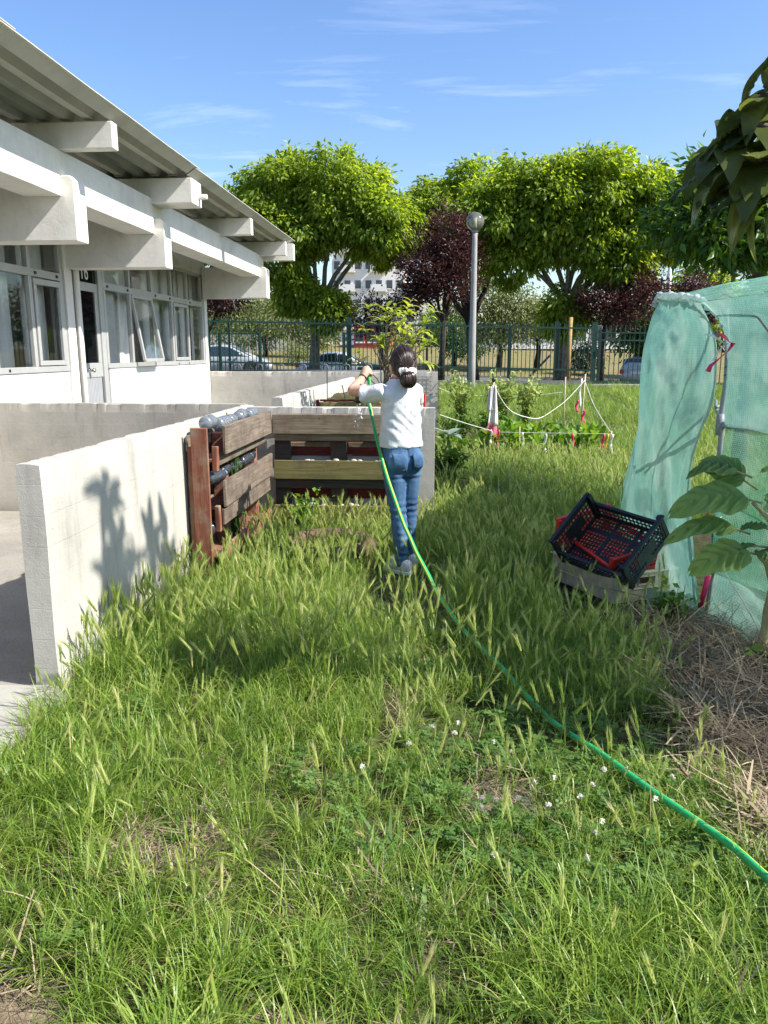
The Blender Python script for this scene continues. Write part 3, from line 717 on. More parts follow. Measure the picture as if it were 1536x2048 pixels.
def fr(L, U0, c):
    L = Vector(L).normalized(); U0 = Vector(U0); W = L.cross(U0).normalized(); U = W.cross(L).normalized()
    m = Matrix((W, L, U)).transposed().to_4x4(); m.translation = Vector(c); return m
# black crate: length axis L comes towards the viewer and down to the right, its top leaning left
Lw = camM @ Vector((.34, -.145, .42)); Uw = camM @ Vector((-.12, .158, .152))
lattice_crate("fruit_crate", "black plastic fruit crate tilted on top of the crate heap", M['crate_k'], .385, .50, .20, .115, fr(-Lw, Uw, (1.035, 4.575, .285)))
lattice_crate("fruit_crate", "bright red plastic crate tilted between the black and the beige crate", M['crate_r'], .40, .52, .17, .11, fr((-.5, .84, .26), (-.12, -.1, 1), (1.045, 4.80, .20)))
# white paper label on the red crate's end and emblem-like scuff on the black one are parts
# beige crate: solid ribbed sides
cb = bpy.data.objects.new("beige_crate", None); COL.objects.link(cb); cb.empty_display_size = .1
tag(cb, "dirty beige solid sided crate at the bottom of the crate heap in the grass", "crate")
cb.matrix_basis = fr((-.5, .866, 0), (0.03, 0, 1), (1.055, 4.72, .012))
def putb(b, nm, m=None, bev=.003):
    o = bpy.data.objects.new(nm, b.mesh(nm, m or M['crate_b'])); COL.objects.link(o); o.parent = cb
    if bev: md = o.modifiers.new("edge", 'BEVEL'); md.width = bev; md.segments = 1; md.limit_method = 'ANGLE'
    return o
Wd, Ld, Hh = .46, .58, .165
for s_ in (-1, 1):
    b = MB(); yy = s_ * Ld / 2      # ends with a hand slot
    b.box(-Wd / 2, Wd / 2, yy - .004, yy + .004, 0, .10); b.box(-Wd / 2, -.06, yy - .004, yy + .004, .10, Hh); b.box(.06, Wd / 2, yy - .004, yy + .004, .10, Hh); b.box(-.06, .06, yy - .004, yy + .004, .14, Hh)
    for x in (-Wd / 2 + .01, -.13, 0, .13, Wd / 2 - .01): b.box(x - .006, x + .006, yy - .011, yy + .011, 0, .098 if abs(x) < .05 else Hh)
    b.box(-Wd / 2, Wd / 2, yy - .012, yy + .012, .07, .078); 
    for q in ((-.068, -.06, .09, .145), (.06, .068, .09, .145), (-.06, .06, .092, .099), (-.06, .06, .141, .148)): b.box(q[0], q[1], yy - .012, yy + .012, q[2], q[3])
    putb(b, "end_panel")
    b = MB(); xx = s_ * Wd / 2
    b.box(xx - .004, xx + .004, -Ld / 2, Ld / 2, 0, Hh); b.box(xx - .011, xx + .011, -Ld / 2, Ld / 2, .07, .078)
    for k in range(6): y = -Ld / 2 + .02 + k * (Ld - .04) / 5; b.box(xx - .011, xx + .011, y - .006, y + .006, 0, Hh)
    putb(b, "side_panel")
b = MB(); b.box(-Wd / 2, Wd / 2, -Ld / 2, Ld / 2, .0, .008); putb(b, "base")
b = MB()
for s_ in (-1, 1):
    b.box(-Wd / 2 - .014, Wd / 2 + .014, s_ * Ld / 2 - .014, s_ * Ld / 2 + .014, Hh, Hh + .012)
    b.box(s_ * Wd / 2 - .014, s_ * Wd / 2 + .014, -Ld / 2 + .0145, Ld / 2 - .0145, Hh, Hh + .0115)
putb(b, "rim", simple('pale crate rim', (.78, .72, .58), .6, 0, .1, 9, .05))

# ================================================================ NET TUNNEL
def netmat(name, col, a_open, grid, contrast):
    m, t, o = newmat(name); v = coords(t); sp = N(t, 'ShaderNodeSeparateXYZ'); t.links.new(v, sp.inputs[0])
    def wave(src, per):
        f = math_(t, 'FRACT', math_(t, 'DIVIDE', src, per)); return ramp(t, [(0, (1, 1, 1)), (.28, (1, 1, 1)), (.42, (0, 0, 0)), (.86, (0, 0, 0)), (1, (1, 1, 1))], f).outputs[0]
    hl = wave(sp.outputs[2], grid)
    along = math_(t, 'ADD', math_(t, 'MULTIPLY', sp.outputs[0], .75), sp.outputs[1])
    vl = wave(along, grid * 1.15)
    thr = math_(t, 'MAXIMUM', hl, vl)
    big = noise(t, v, 3.5, 5, .6)
    op = math_(t, 'ADD', 1 - a_open - contrast * .5, math_(t, 'MULTIPLY', thr, contrast)); op = math_(t, 'ADD', op, math_(t, 'MULTIPLY', math_(t, 'SUBTRACT', big, .5), .35))
    c = mixrgb(t, tuple(x * .82 for x in col), tuple(min(1, x * 1.15) for x in col), thr)
    c = mixrgb(t, c, (.62, .72, .62), math_(t, 'MULTIPLY', ramp(t, [(.45, (0, 0, 0)), (.7, (1, 1, 1))], big).outputs[0], .4))
    df = N(t, 'ShaderNodeBsdfDiffuse'); t.links.new(c, df.inputs[0]); tl = N(t, 'ShaderNodeBsdfTranslucent'); t.links.new(c, tl.inputs[0])
    nb = bumpn(t, noise(t, coords(t, (1, 1, .35)), 24, 5, .6, .8), .9, .012); t.links.new(nb, df.inputs['Normal']); t.links.new(nb, tl.inputs['Normal'])
    gl = N(t, 'ShaderNodeBsdfGlossy'); gl.inputs['Roughness'].default_value = .35; t.links.new(nb, gl.inputs['Normal'])
    a = N(t, 'ShaderNodeMixShader'); a.inputs[0].default_value = .5; t.links.new(df.outputs[0], a.inputs[1]); t.links.new(tl.outputs[0], a.inputs[2])
    a2 = N(t, 'ShaderNodeMixShader'); a2.inputs[0].default_value = .05; t.links.new(a.outputs[0], a2.inputs[1]); t.links.new(gl.outputs[0], a2.inputs[2])
    tr = N(t, 'ShaderNodeBsdfTransparent'); mx_ = N(t, 'ShaderNodeMixShader'); cl = N(t, 'ShaderNodeClamp'); t.links.new(op, cl.inputs[0]); t.links.new(cl.outputs[0], mx_.inputs[0])
    t.links.new(tr.outputs[0], mx_.inputs[1]); t.links.new(a2.outputs[0], mx_.inputs[2]); t.links.new(mx_.outputs[0], o.inputs[0]); return m
M['net'] = netmat('fine teal net', (.20, .42, .365), .12, .0085, .03)
M['net_thin'] = netmat('thin open net', (.30, .66, .5), .60, .02, .0)
M['net_o'] = netmat('open green mesh', (.10, .34, .23), .38, .0095, .28)
M['net_film'] = netmat('woven green film', (.24, .47, .39), .15, .012, .06)
def pl_interp(pts, t):
    t = max(0, min(1, t)) * (len(pts) - 1); i = min(int(t), len(pts) - 2); f = t - i
    p = [Vector(q) for q in pts]; a = p[max(i - 1, 0)]; b_ = p[i]; c_ = p[i + 1]; d = p[min(i + 2, len(pts) - 1)]
    return .5 * ((2 * b_) + (-a + c_) * f + (2 * a - 5 * b_ + 4 * c_ - d) * f * f + (-a + 3 * b_ - 3 * c_ + d) * f ** 3)
tent = thing("net_tunnel", "green shade net draped over grey pipes as a small garden tunnel beside the crates", "net tunnel", (1.45, 4.1, 0))
def drape(L, Rr, nm, m, nu=40, nv=50, fold=.02, ff=3.0, nrm=(-.6, -.8, 0), par=None, wr=.008):
    L = [Vector(q) for q in L]; Rr = [Vector(q) for q in Rr]; nv_ = Vector(nrm).normalized(); b = MB(); sd = random.random() * 50
    def fn(u, v):
        a = pl_interp(L, v); c = pl_interp(Rr, v); p = a.lerp(c, u)
        amp = math.sin(math.pi * u) * .6 + .4
        d = fold * amp * math.sin(u * ff * 6.283 + sd + 1.4 * math.sin(v * 3 + sd)) * (.25 + .75 * v) + wr * mnoise.noise((u * 7 + sd, v * 9, sd)) * 2 + wr * .6 * mnoise.noise((u * 19 + sd, v * 26 + u * 14, sd))
        edge = min(1, u * 8) * min(1, (1 - u) * 8)
        return p + nv_ * d * max(edge, .15)
    b.grid(fn, nu, nv); return b.build(nm, m, par or tent, smooth=True)
FL = [(1.367, 5.2, 1.775), (1.314, 5.2, 1.65), (1.274, 5.2, 1.40), (1.277, 5.2, .978), (1.284, 5.2, .475), (1.30, 5.2, .02)]
FR = [(1.275, 4.10, 1.690), (1.366, 4.09, 1.484), (1.374, 4.09, 1.209), (1.314, 4.09, 1.003), (1.287, 4.07, .792), (1.33, 4.06, .414), (1.40, 4.06, .01)]
drape(FL, FR, "door_flap", M['net'], 90, 110, .036, 2.6, wr=.016)
drape([(1.375, 5.21, 1.77), (1.33, 5.21, 1.62), (1.29, 5.21, 1.40), (1.29, 5.21, .978), (1.30, 5.21, .475), (1.31, 5.21, .02)], [(2.05, 7.2, 1.72), (1.94, 7.2, 1.5), (1.85, 7.2, 1.158), (1.73, 7.2, .55), (1.62, 7.2, .02)], "side_net", M['net'], 30, 34, .012, 3, (-1, 0, 0))
drape([(1.285, 4.12, 1.695), (1.37, 4.08, 1.6), (1.405, 4.05, 1.45), (1.412, 4.04, 1.25), (1.418, 4.02, 1.075)], [(2.08, 2.3, 1.78), (1.98, 2.3, 1.68), (1.92, 2.3, 1.5), (1.92, 2.3, 1.3), (1.93, 2.3, 1.09)], "upper_net", M['net'], 60, 26, .014, 4, (-1, -.3, 0), wr=.012)
drape([(1.428, 4.03, 1.075), (1.40, 4.0, .784), (1.425, 4.05, .4), (1.46, 4.09, .30)], [(1.95, 2.3, 1.085), (1.96, 2.3, .8), (1.98, 2.3, .5), (2.0, 2.3, .30)], "lower_net", M['net_o'], 60, 26, .007, 3, (-1, -.3, 0), wr=.008)
drape([(1.455, 4.085, .31), (1.45, 4.07, .2), (1.43, 4.06, .08), (1.40, 4.0, .015)], [(2.0, 2.3, .31), (1.98, 2.3, .2), (1.93, 2.3, .08), (1.86, 2.25, .02)], "skirt_film", M['net_film'], 60, 16, .014, 5, (-1, -.3, .2), wr=.016)
drape([(1.20, 4.42, .10), (1.16, 4.28, .06), (1.13, 4.14, .03)], [(1.41, 4.09, .16), (1.40, 4.0, .06), (1.40, 3.94, .03)], "loose_net", M['net_o'], 30, 16, .012, 2, (0, 0, 1), wr=.015)
drape([(1.37, 5.2, 1.78), (2.0, 5.2, 1.9), (2.6, 5.2, 1.76)], [(2.05, 7.2, 1.73), (2.5, 7.2, 1.86), (3.0, 7.2, 1.7)], "roof_net", M['net_thin'], 20, 20, .015, 2, (0, 0, 1))
drape([(1.37, 5.18, 1.78), (2.0, 5.18, 1.9), (2.6, 5.18, 1.76)], [(1.285, 4.12, 1.70), (1.9, 4.0, 1.84), (2.7, 4.0, 1.76)], "roof_net", M['net_thin'], 20, 20, .012, 2, (0, 0, 1))
drape([(1.285, 4.10, 1.70), (1.9, 3.99, 1.84), (2.7, 3.99, 1.76)], [(2.08, 2.3, 1.79), (2.5, 2.5, 1.88), (3.1, 2.6, 1.74)], "roof_net", M['net_thin'], 20, 20, .015, 2, (0, 0, 1))
drape([(2.54, 4.6, 1.82), (2.75, 4.6, .9), (2.85, 4.6, .05)], [(2.94, 7.2, 1.78), (3.1, 7.2, .9), (3.2, 7.2, .05)], "side_net", M['net_thin'], 16, 16, .012, 2, (1, 0, 0))
drape([(2.54, 4.59, 1.82), (2.75, 4.59, .9), (2.85, 4.59, .05)], [(3.04, 2.6, 1.80), (3.2, 2.6, .9), (3.25, 2.6, .05)], "side_net", M['net_thin'], 16, 16, .012, 2, (1, 0, 0))
# frame
GP = M['galv']
def pipe(pts, r=.012, nm="pipe", m=None): return MB().tube(pts, r, 10).build(nm, m or GP, tent, smooth=True)
pipe([(1.40, 4.10, 1.66), (1.427, 4.10, 1.45), (1.432, 4.10, 1.30), (1.415, 4.08, 1.13), (1.42, 4.07, 1.06), (1.43, 4.09, .80), (1.452, 4.10, .55), (1.45, 4.10, .30), (1.438, 4.11, -.05)], .0135)
pipe([(1.425, 4.06, 1.085), (1.62, 3.4, 1.085), (1.94, 2.32, 1.09)], .01)
pipe([(1.40, 4.12, 1.65), (1.9, 4.3, 1.83), (2.6, 4.6, 1.69), (2.8, 4.6, .9), (2.86, 4.6, 0)], .012)
pipe([(1.42, 4.09, 1.11), (1.7, 5.0, 1.10), (2.0, 5.9, 1.1)], .010); pipe([(1.40, 4.12, 1.17), (1.8, 4.9, 1.18)], .008)
pipe([(1.64, 7.18, 0), (1.85, 7.18, 1.1), (2.06, 7.18, 1.7), (2.5, 7.18, 1.85), (2.98, 7.18, 1.68), (3.2, 7.18, 0)], .012)
b = MB(); b.tube([(1.413, 4.08, 1.03), (1.413, 4.08, 1.075), (1.413, 4.08, 1.14)], [.019, .022, .019], 12); b.tube([(1.418, 4.08, 1.085), (1.445, 4.01, 1.085)], .018, 10); b.build("pipe_joint", GP, tent, smooth=True)
b = MB(); b.tube([(1.452, 4.10, .46), (1.453, 4.10, .60)], .023, 12); b.build("pipe_sleeve", M['bot_d'], tent, smooth=True)
for z in (.49, .53, .57): MB().tube([(1.453 + .024 * math.cos(a), 4.10 + .024 * math.sin(a), z) for a in [i * .628 for i in range(11)]], .0035, 5).build("wire_tie", M['black'], tent)
for z, sx in ((1.415, .05), (1.375, .05), (1.335, .05)): MB().tube([(1.405, 4.06, z), (1.425, 4.04, z + .006), (1.43 + sx, 4.03, z - .012), (1.435 + sx, 4.02, z - .03)], .003, 5).build("wire_tie", M['dgreen_metal'], tent)
M['roll'] = netmat('bunched white net', (.55, .66, .62), .1, .02, .2)
rp = [(1.34, 5.22, 1.735), (1.355, 5.2, 1.785), (1.375, 5.1, 1.79), (1.37, 4.9, 1.775), (1.35, 4.6, 1.75), (1.335, 4.3, 1.715), (1.36, 4.12, 1.64), (1.395, 4.08, 1.56)]
b = MB(); b.tube([pl_interp(rp, i / 60) + Vector((.004 * math.sin(i * 2.1), .004 * math.cos(i * 1.7), .006 * math.sin(i * 1.3))) for i in range(61)], [.012 + .014 * (1 - i / 60) + .006 * math.sin(i * 1.9) for i in range(61)], 10); b.build("rolled_edge", M['roll'], tent, smooth=True)
# cords, ribbons
def strip(pts, wdt, nm, m, label, cat, up=(0, 0, 1), par=None, group=None):
    b = MB(); k = len(pts); pts = [Vector(p) for p in pts]; o_ = 0
    for i, p in enumerate(pts):
        t = (pts[min(i + 1, k - 1)] - pts[max(i - 1, 0)]).normalized(); s_ = t.cross(Vector(up)); s_ = s_.normalized() if s_.length > .1 else Vector((1, 0, 0))
        tw = Matrix.Rotation(.5 * math.sin(i * 1.1), 3, t); s_ = tw @ s_
        b.v += [tuple(p + s_ * wdt / 2), tuple(p - s_ * wdt / 2)]
    b.f = [(2 * i, 2 * i + 1, 2 * i + 3, 2 * i + 2) for i in range(k - 1)]
    o = b.build(nm, m, par, smooth=True, solid=.0012); return tag(o, label, cat, group) if label else o
M['pink'] = simple('pink tape', (.75, .03, .13), .45, 0, .05, 9, 0); M['white_tape'] = simple('white plastic strip', (.75, .74, .72), .5, 0, .05, 9, 0)
M['string'] = simple('pale string', (.62, .6, .52), .8, 0, .1, 20, 0); M['yellow'] = simple('yellow tape', (.75, .5, .03), .5, 0, .05, 9, 0); M['cord'] = simple('brown cord', (.3, .24, .16), .8, 0, .1, 20, 0)
rb = thing("ribbon", "pink ribbon tied with white strips to the net tunnel's corner pipe", "ribbon", (1.38, 4.0, 1.49))
strip([(1.33, 3.99, 1.535), (1.345, 3.975, 1.532), (1.365, 3.97, 1.52), (1.385, 3.97, 1.498), (1.402, 3.97, 1.492)], .022, "ribbon_loop", M['pink'], None, None, (0, -.4, 1), rb)
strip([(1.405, 3.97, 1.493), (1.38, 3.96, 1.455), (1.34, 3.955, 1.42), (1.30, 3.95, 1.385), (1.288, 3.95, 1.355)], .026, "ribbon_tail", M['pink'], None, None, (0, -.2, 1), rb)
strip([(1.27, 3.99, 1.535), (1.31, 3.985, 1.528), (1.345, 3.98, 1.505), (1.375, 3.98, 1.485)], .018, "white_strip", M['white_tape'], None, None, (0, -.2, 1), rb)
strip([(1.375, 3.98, 1.492), (1.345, 3.975, 1.46), (1.315, 3.97, 1.41)], .02, "white_strip", M['white_tape'], None, None, (0, -.2, 1), rb)
tag(MB().tube([(1.43, 4.25, 1.745), (1.435, 4.05, 1.70), (1.45, 3.8, 1.60), (1.47, 3.6, 1.475), (1.53, 3.4, 1.33)], .005, 7).build("cord", M['cord'], smooth=True), "brown cord draped down over the top of the net tunnel", "cord")
tag(MB().tube([(1.418, 4.07, .80), (1.50, 3.83, .735), (1.56, 3.6, .67), (1.66, 3.3, .58)], .0035, 6).build("string", M['string']), "white string running right from the middle of the tunnel's corner pipe", "string")
tag(MB().tube([(1.39, 3.9, .42), (1.47, 3.72, .26), (1.56, 3.55, .06), (1.6, 3.5, .02)], .003, 6).build("string", M['string']), "white string slanting to the soil behind the big leafed plant's stem", "string")
strip([(1.36, 3.98, .70), (1.352, 3.97, .64), (1.35, 3.97, .60)], .018, "ribbon", M['pink'], "short pink and white ribbon behind the big leafed plant's top leaf", "ribbon", (0, -.3, 1))
strip([(1.405, 4.03, .30), (1.39, 4.02, .22), (1.372, 4.02, .12)], .03, "ribbon", M['pink'], "pink and white ribbon hanging near the foot of the tunnel's corner pipe", "ribbon", (0, -.3, 1))
# ================================================================ FENCE, PLINTH, LAMP
FY = 24.0
GM = M['green_metal']
def ftop(x): return 2.42 - .021 * (x + 3)
b = MB(); n_ = 90; rings = []
for i in range(n_ + 1):
    x = -16 + 31 * i / n_; zt = .60 if x < 4.45 else .40
    zt += .012 * mnoise.noise((x * 2, 0, 0))
    rings.append([(x, FY - .12, -.1), (x, FY + .14, -.1), (x, FY + .14, zt), (x, FY - .12 + .01 * mnoise.noise((x * 3, 1, 0)), zt)])
b.loft(rings); o = b.build("plinth_wall", M['plinth']); fix_normals(o.data); tag(o, "long low stained concrete plinth wall under the green fence", "wall")
fc = thing("metal_fence", "tall green metal bar fence with square posts on a low wall along the street", "fence", (-3, FY, .6))
barm = MB().box(-.011, .011, -.011, .011, 0, 1).mesh("fence_bar", GM)
x = -13.0
while x < 4.40:
    zt = ftop(x); inst(barm, fc, Matrix.Translation((x, FY, zt - 1.62)) @ Matrix.Diagonal((1, 1, 1.62, 1)), "fence_bar"); x += .1235
for (x0, x1) in ((-13.1, -2.98), (-2.92, 1.92), (1.98, 4.42)):
    for dz, h in ((-.13, .05), (-1.36, .05)):
        b = MB(); b.bar((x0, FY - .02, ftop(x0) + dz), (x1, FY - .02, ftop(x1) + dz), .03, h); b.build("fence_rail", GM, fc)
for x, w_, m in ((-6.7, .06, GM), (-2.95, .14, GM), (-.55, .07, M['dgreen_metal']), (.25, .05, M['dgreen_metal']), (.72, .07, GM), (1.95, .10, GM), (4.47, .13, GM), (-9.6, .06, GM), (3.35, .12, M['dgreen_metal'])):
    b = MB(); zt = ftop(x) + (.06 if w_ > .1 else -.08); b.box(x - w_ / 2, x + w_ / 2, FY + .035, FY + .035 + w_, .45, zt); b.build("fence_post", m, fc)
b = MB(); b.bar((2.62, FY + .3, .72), (3.2, FY + .3, 1.35), .06, .06); b.build("brace", M['dgreen_metal'], fc)
gt = thing("gate", "green barred street gate slightly lower than the fence beside it, next to the net tunnel", "gate", (6, FY + .1, .5))
x = 4.66
while x < 8.6: inst(barm, gt, Matrix.Translation((x, FY + .1, .42)) @ Matrix.Diagonal((1, 1, 1.82 - (x - 4.6) * .02, 1)), "gate_bar"); x += .142
for z, h in ((2.02, .035), (1.80, .045), (.56, .07)): b = MB(); b.bar((4.56, FY + .08, z), (8.7, FY + .08, z - .05), .04, h); b.build("gate_rail", GM, gt)
b = MB(); b.box(4.54, 4.62, FY - .22, FY - .14, .16, 2.1); b.build("gate_post", M['dgreen_metal'], gt)
b = MB(); b.box(4.5, 4.6, FY + .02, FY + .08, 1.32, 1.5); b.build("lock_plate", GM, gt)
b = MB(); b.box(4.35, 6.0, FY - .28, FY - .125, .44, .5); o = b.build("stone_ledge", M['conc'], bevel=.01); tag(o, "pale stone ledge at the foot of the street gate", "ledge")
M['rail_grey'] = simple('dull grey rail', (.13, .135, .14), .6, .1, .1, 12, .05)
# low hoop rail behind the far wall
hr = thing("hoop_rail", "low grey metal rail with small hoops just behind the far concrete wall", "rail", (-2.5, 16.5, 1))
b = MB(); b.tube([(-4.6, 16.5, 1.055), (-.35, 16.5, 1.05)], .022, 8); b.build("rail_tube", M['rail_grey'], hr, smooth=True)
for k in range(9):
    x = -4.5 + k * .47; b = MB(); b.tube([(x, 16.5, 1.0), (x, 16.5, 1.14), (x + .02, 16.5, 1.18), (x + .07, 16.5, 1.19), (x + .12, 16.5, 1.18), (x + .14, 16.5, 1.14), (x + .14, 16.5, 1.0)], .014, 7); b.build("hoop", M['rail_grey'], hr, smooth=True)
for x in (-4.4, -2.2, -.5): b = MB(); b.tube([(x, 16.5, 0), (x, 16.5, 1.06)], .02, 8); b.build("leg", M['rail_grey'], hr, smooth=True)
# dark street guard frames beyond the fence
gd = thing("guard_frame", "dark steel guard frame with posts seen through the fence, before the parked cars", "railing", (-4, 27.5, .4))
for u in (-8.0, -6.55, -3.55, -2.05): b = MB(); b.box(u - .05, u + .05, 27.45, 27.55, .2, 2.12); b.build("post", M['dgreen_metal'], gd)
for x0, x1 in ((-8.0, -6.55), (-3.55, -2.05)): b = MB(); b.box(x0, x1, 27.48, 27.52, 2.06, 2.10); b.build("top_bar", M['dgreen_metal'], gd)
# street lamp with a glass globe
lp = thing("street_lamp", "grey concrete lamp post with a clear round globe on top", "street lamp", (.74, 22, .3))
b = MB(); pf = [(.0, -.2), (.105, -.2), (.10, 1.0), (.085, 2.4), (.07, 4.3), (.062, 4.60), (.0, 4.6)]
b.lathe(pf, (.755, 22, .1 - .0), 16); b.build("pole", M['lamp_pole'], lp, smooth=True)
b = MB(); b.lathe([(.0, 0), (.075, 0), (.085, .03), (.08, .06), (0, .06)], (.755, 22, 4.60), 16); b.build("collar", M['galv'], lp, smooth=True)
def globemat():
    m, t, o = newmat("smoky globe"); gl = N(t, 'ShaderNodeBsdfGlossy'); gl.inputs['Roughness'].default_value = .08
    df = N(t, 'ShaderNodeBsdfTranslucent'); df.inputs[0].default_value = (.62, .62, .5, 1); d2 = N(t, 'ShaderNodeBsdfDiffuse'); d2.inputs[0].default_value = (.5, .5, .42, 1)
    tr = N(t, 'ShaderNodeBsdfTransparent'); tr.inputs[0].default_value = (.8, .8, .72, 1)
    a = N(t, 'ShaderNodeMixShader'); a.inputs[0].default_value = .5; t.links.new(df.outputs[0], a.inputs[1]); t.links.new(d2.outputs[0], a.inputs[2])
    c = N(t, 'ShaderNodeMixShader'); c.inputs[0].default_value = .42; t.links.new(tr.outputs[0], c.inputs[1]); t.links.new(a.outputs[0], c.inputs[2])
    fz = N(t, 'ShaderNodeFresnel'); fz.inputs[0].default_value = 1.6
    d = N(t, 'ShaderNodeMixShader'); t.links.new(fz.outputs[0], d.inputs[0]); t.links.new(c.outputs[0], d.inputs[1]); t.links.new(gl.outputs[0], d.inputs[2]); t.links.new(d.outputs[0], o.inputs[0]); return m
M['globe'] = globemat()
MB().ell((.755, 22, 4.885), (.245, .245, .245), 28, 18).build("globe", M['globe'], lp, smooth=True)
b = MB(); b.tube([(.755, 22, 4.66), (.755, 22, 4.98)], .05, 12); b.build("bulb", simple('frosted bulb', (.8, .78, .65), .5, 0, 0, 5, 0), lp, smooth=True)
# thin pale mast far right behind the tunnel
tag(MB().tube([(12.2, 45, 0), (12.2, 45, 8.6)], .11, 8).build("street_mast", M['tower_w'], smooth=True), "thin pale mast rising behind the net tunnel on the right", "pole")

# ================================================================ CARS
def carpaint(name, col):
    m, t, o = newmat(name); p = pbsdf(t, o, col, .45, .3, None, .5); p.inputs['Coat Weight'].default_value = .3; p.inputs['Coat Roughness'].default_value = .25; return m
M['silver'] = carpaint('silver car paint', (.42, .44, .46)); M['whitecar'] = carpaint('white car paint', (.68, .69, .70)); M['darkcar'] = carpaint('dark green car paint', (.02, .04, .04))
M['carglass'] = simple('car glass', (.03, .045, .05), .05, 0, .05, 2, 0, spec=.9); M['redlamp'] = simple('red lamp', (.5, .02, .02), .2, 0, 0, 5, 0); M['headlamp'] = simple('lamp glass', (.6, .6, .6), .1, .3, 0, 5, 0)
M['plate'] = simple('white plate', (.7, .7, .68), .4, 0, 0, 5, 0)
def car(label, paint, prof, roof, L, Wc, loc, rotz, front=None, scale=1.0):
    """prof: lower body outline [(x,ztop)], roof: cabin outline [(x,z)] ; x from rear (0) to nose (L)"""
    rt = thing("parked_car", label, "car", (0, 0, 0))
    def sec(x, z0, z1, wv, tuck=.0):
        h = wv / 2; return [(x, -h * .90, z0), (x, -h, z0 + .18), (x, -h, z0 + (z1 - z0) * .72), (x, -h * (.93 - tuck), z1 - .02), (x, -h * .6, z1 + .012), (x, h * .6, z1 + .012), (x, h * (.93 - tuck), z1 - .02), (x, h, z0 + (z1 - z0) * .72), (x, h, z0 + .18), (x, h * .90, z0)]
    xs_ = np.linspace(0, L, 40); rings = []
    for x in xs_:
        zt = float(np.interp(x, [p_[0] for p_ in prof], [p_[1] for p_ in prof])); e = min(x, L - x); wv = Wc * (1 - .16 * max(0, 1 - e / .55) ** 2)
        z0 = .2 + .12 * max(0, 1 - e / .35) ** 2; rings.append(sec(x, z0, max(zt, z0 + .25), wv))
    body = MB().loft(rings).build("body", paint, rt, smooth=True, bevel=0); fix_normals(body.data)
    def cab(x, z, zb): h = Wc / 2; k = (z - zb); return [(x, -h * .93, zb - .03), (x, -h * (.93 - .16 * k / .5), z - .05), (x, -h * .58, z), (x, h * .58, z), (x, h * (.93 - .16 * k / .5), z - .05), (x, h * .93, zb - .03)]
    zb_ = lambda x: float(np.interp(x, [p_[0] for p_ in prof], [p_[1] for p_ in prof]))
    rx = np.linspace(roof[0][0], roof[-1][0], 30); rings = []
    for x in rx:
        z = float(np.interp(x, [p_[0] for p_ in roof], [p_[1] for p_ in roof])); zb = zb_(x); rings.append(cab(x, max(z, zb + .01), zb))
    c_ = MB().loft(rings).build("cabin", paint, rt, smooth=True); fix_normals(c_.data)
    # side glass: three panes a side, following the cabin slope
    r0, r1, r2, r3 = roof[0][0], roof[1][0], roof[-2][0], roof[-1][0]; zr = roof[1][1]
    for sgn in (-1, 1):
        def gp(x, f):
            zb = zb_(x); z = float(np.interp(x, [p_[0] for p_ in roof], [p_[1] for p_ in roof])); top = max(z - .09, zb + .02); zz = zb + .02 + (top - zb - .02) * f
            return (x, sgn * (Wc / 2 * (.935 - .16 * (zz - zb) / .5) + .008), zz)
        cuts = [r0 + .28, r0 + .28 + (r3 - r0 - .75) * .22, r0 + .28 + (r3 - r0 - .75) * .60, r3 - .42]
        for a, c2 in zip(cuts[:-1], cuts[1:]):
            b = MB(); n_ = 8; 
            for i in range(n_ + 1): x = a + .03 + (c2 - a - .06) * i / n_; b.v += [gp(x, 0), gp(x, 1)]
            b.f = [(2 * i, 2 * i + 2, 2 * i + 3, 2 * i + 1) for i in range(n_)]; b.build("side_window", M['carglass'], rt, solid=.006)
        for a in cuts[1:3]:
            b = MB(); b.box(a + .38, a + .56, sgn * (Wc / 2 + .004) - .012, sgn * (Wc / 2 + .004) + .012, zb_(a) - .16, zb_(a) - .12); b.build("door_handle", M['black'], rt)
            b = MB(); b.box(a - .006, a + .006, sgn * (Wc / 2) - .006, sgn * (Wc / 2) + .003, .35, zb_(a) - .05); b.build("door_gap", M['black'], rt)
        b = MB(); b.ell((r3 - .55, sgn * (Wc / 2 + .08), zb_(r3 - .55) + .1), (.07, .09, .07), 10, 7); b.build("mirror", paint, rt, smooth=True)
        for x, nm, m in ((.06, "tail_light", M['redlamp']), (L - .16, "headlight", M['headlamp'])):
            zt = zb_(min(max(x, .15), L - .15)); b = MB(); b.box(x - .07, x + .12, sgn * Wc * .40 - .12, sgn * Wc * .40 + .12, zt - .24, zt - .06); b.build(nm, m, rt, bevel=.02)
    for (xa_, za_, xb_, zb2, nm) in ((r0 + .03, zb_(r0) + .03, r1 - .06, zr - .05, "rear_window"), (r3 - .03, zb_(r3) + .03, r2 + .06, roof[-2][1] - .05, "windscreen")):
        b = MB(); hh = Wc / 2; off = Vector((-(1 if nm == "rear_window" else -1) * .02, 0, .018))
        b.add([Vector((xa_, -hh * .82, za_)) + off, Vector((xa_, hh * .82, za_)) + off, Vector((xb_, hh * .66, zb2)) + off, Vector((xb_, -hh * .66, zb2)) + off], [(0, 1, 2, 3)]); b.build(nm, M['carglass'], rt, solid=.008)
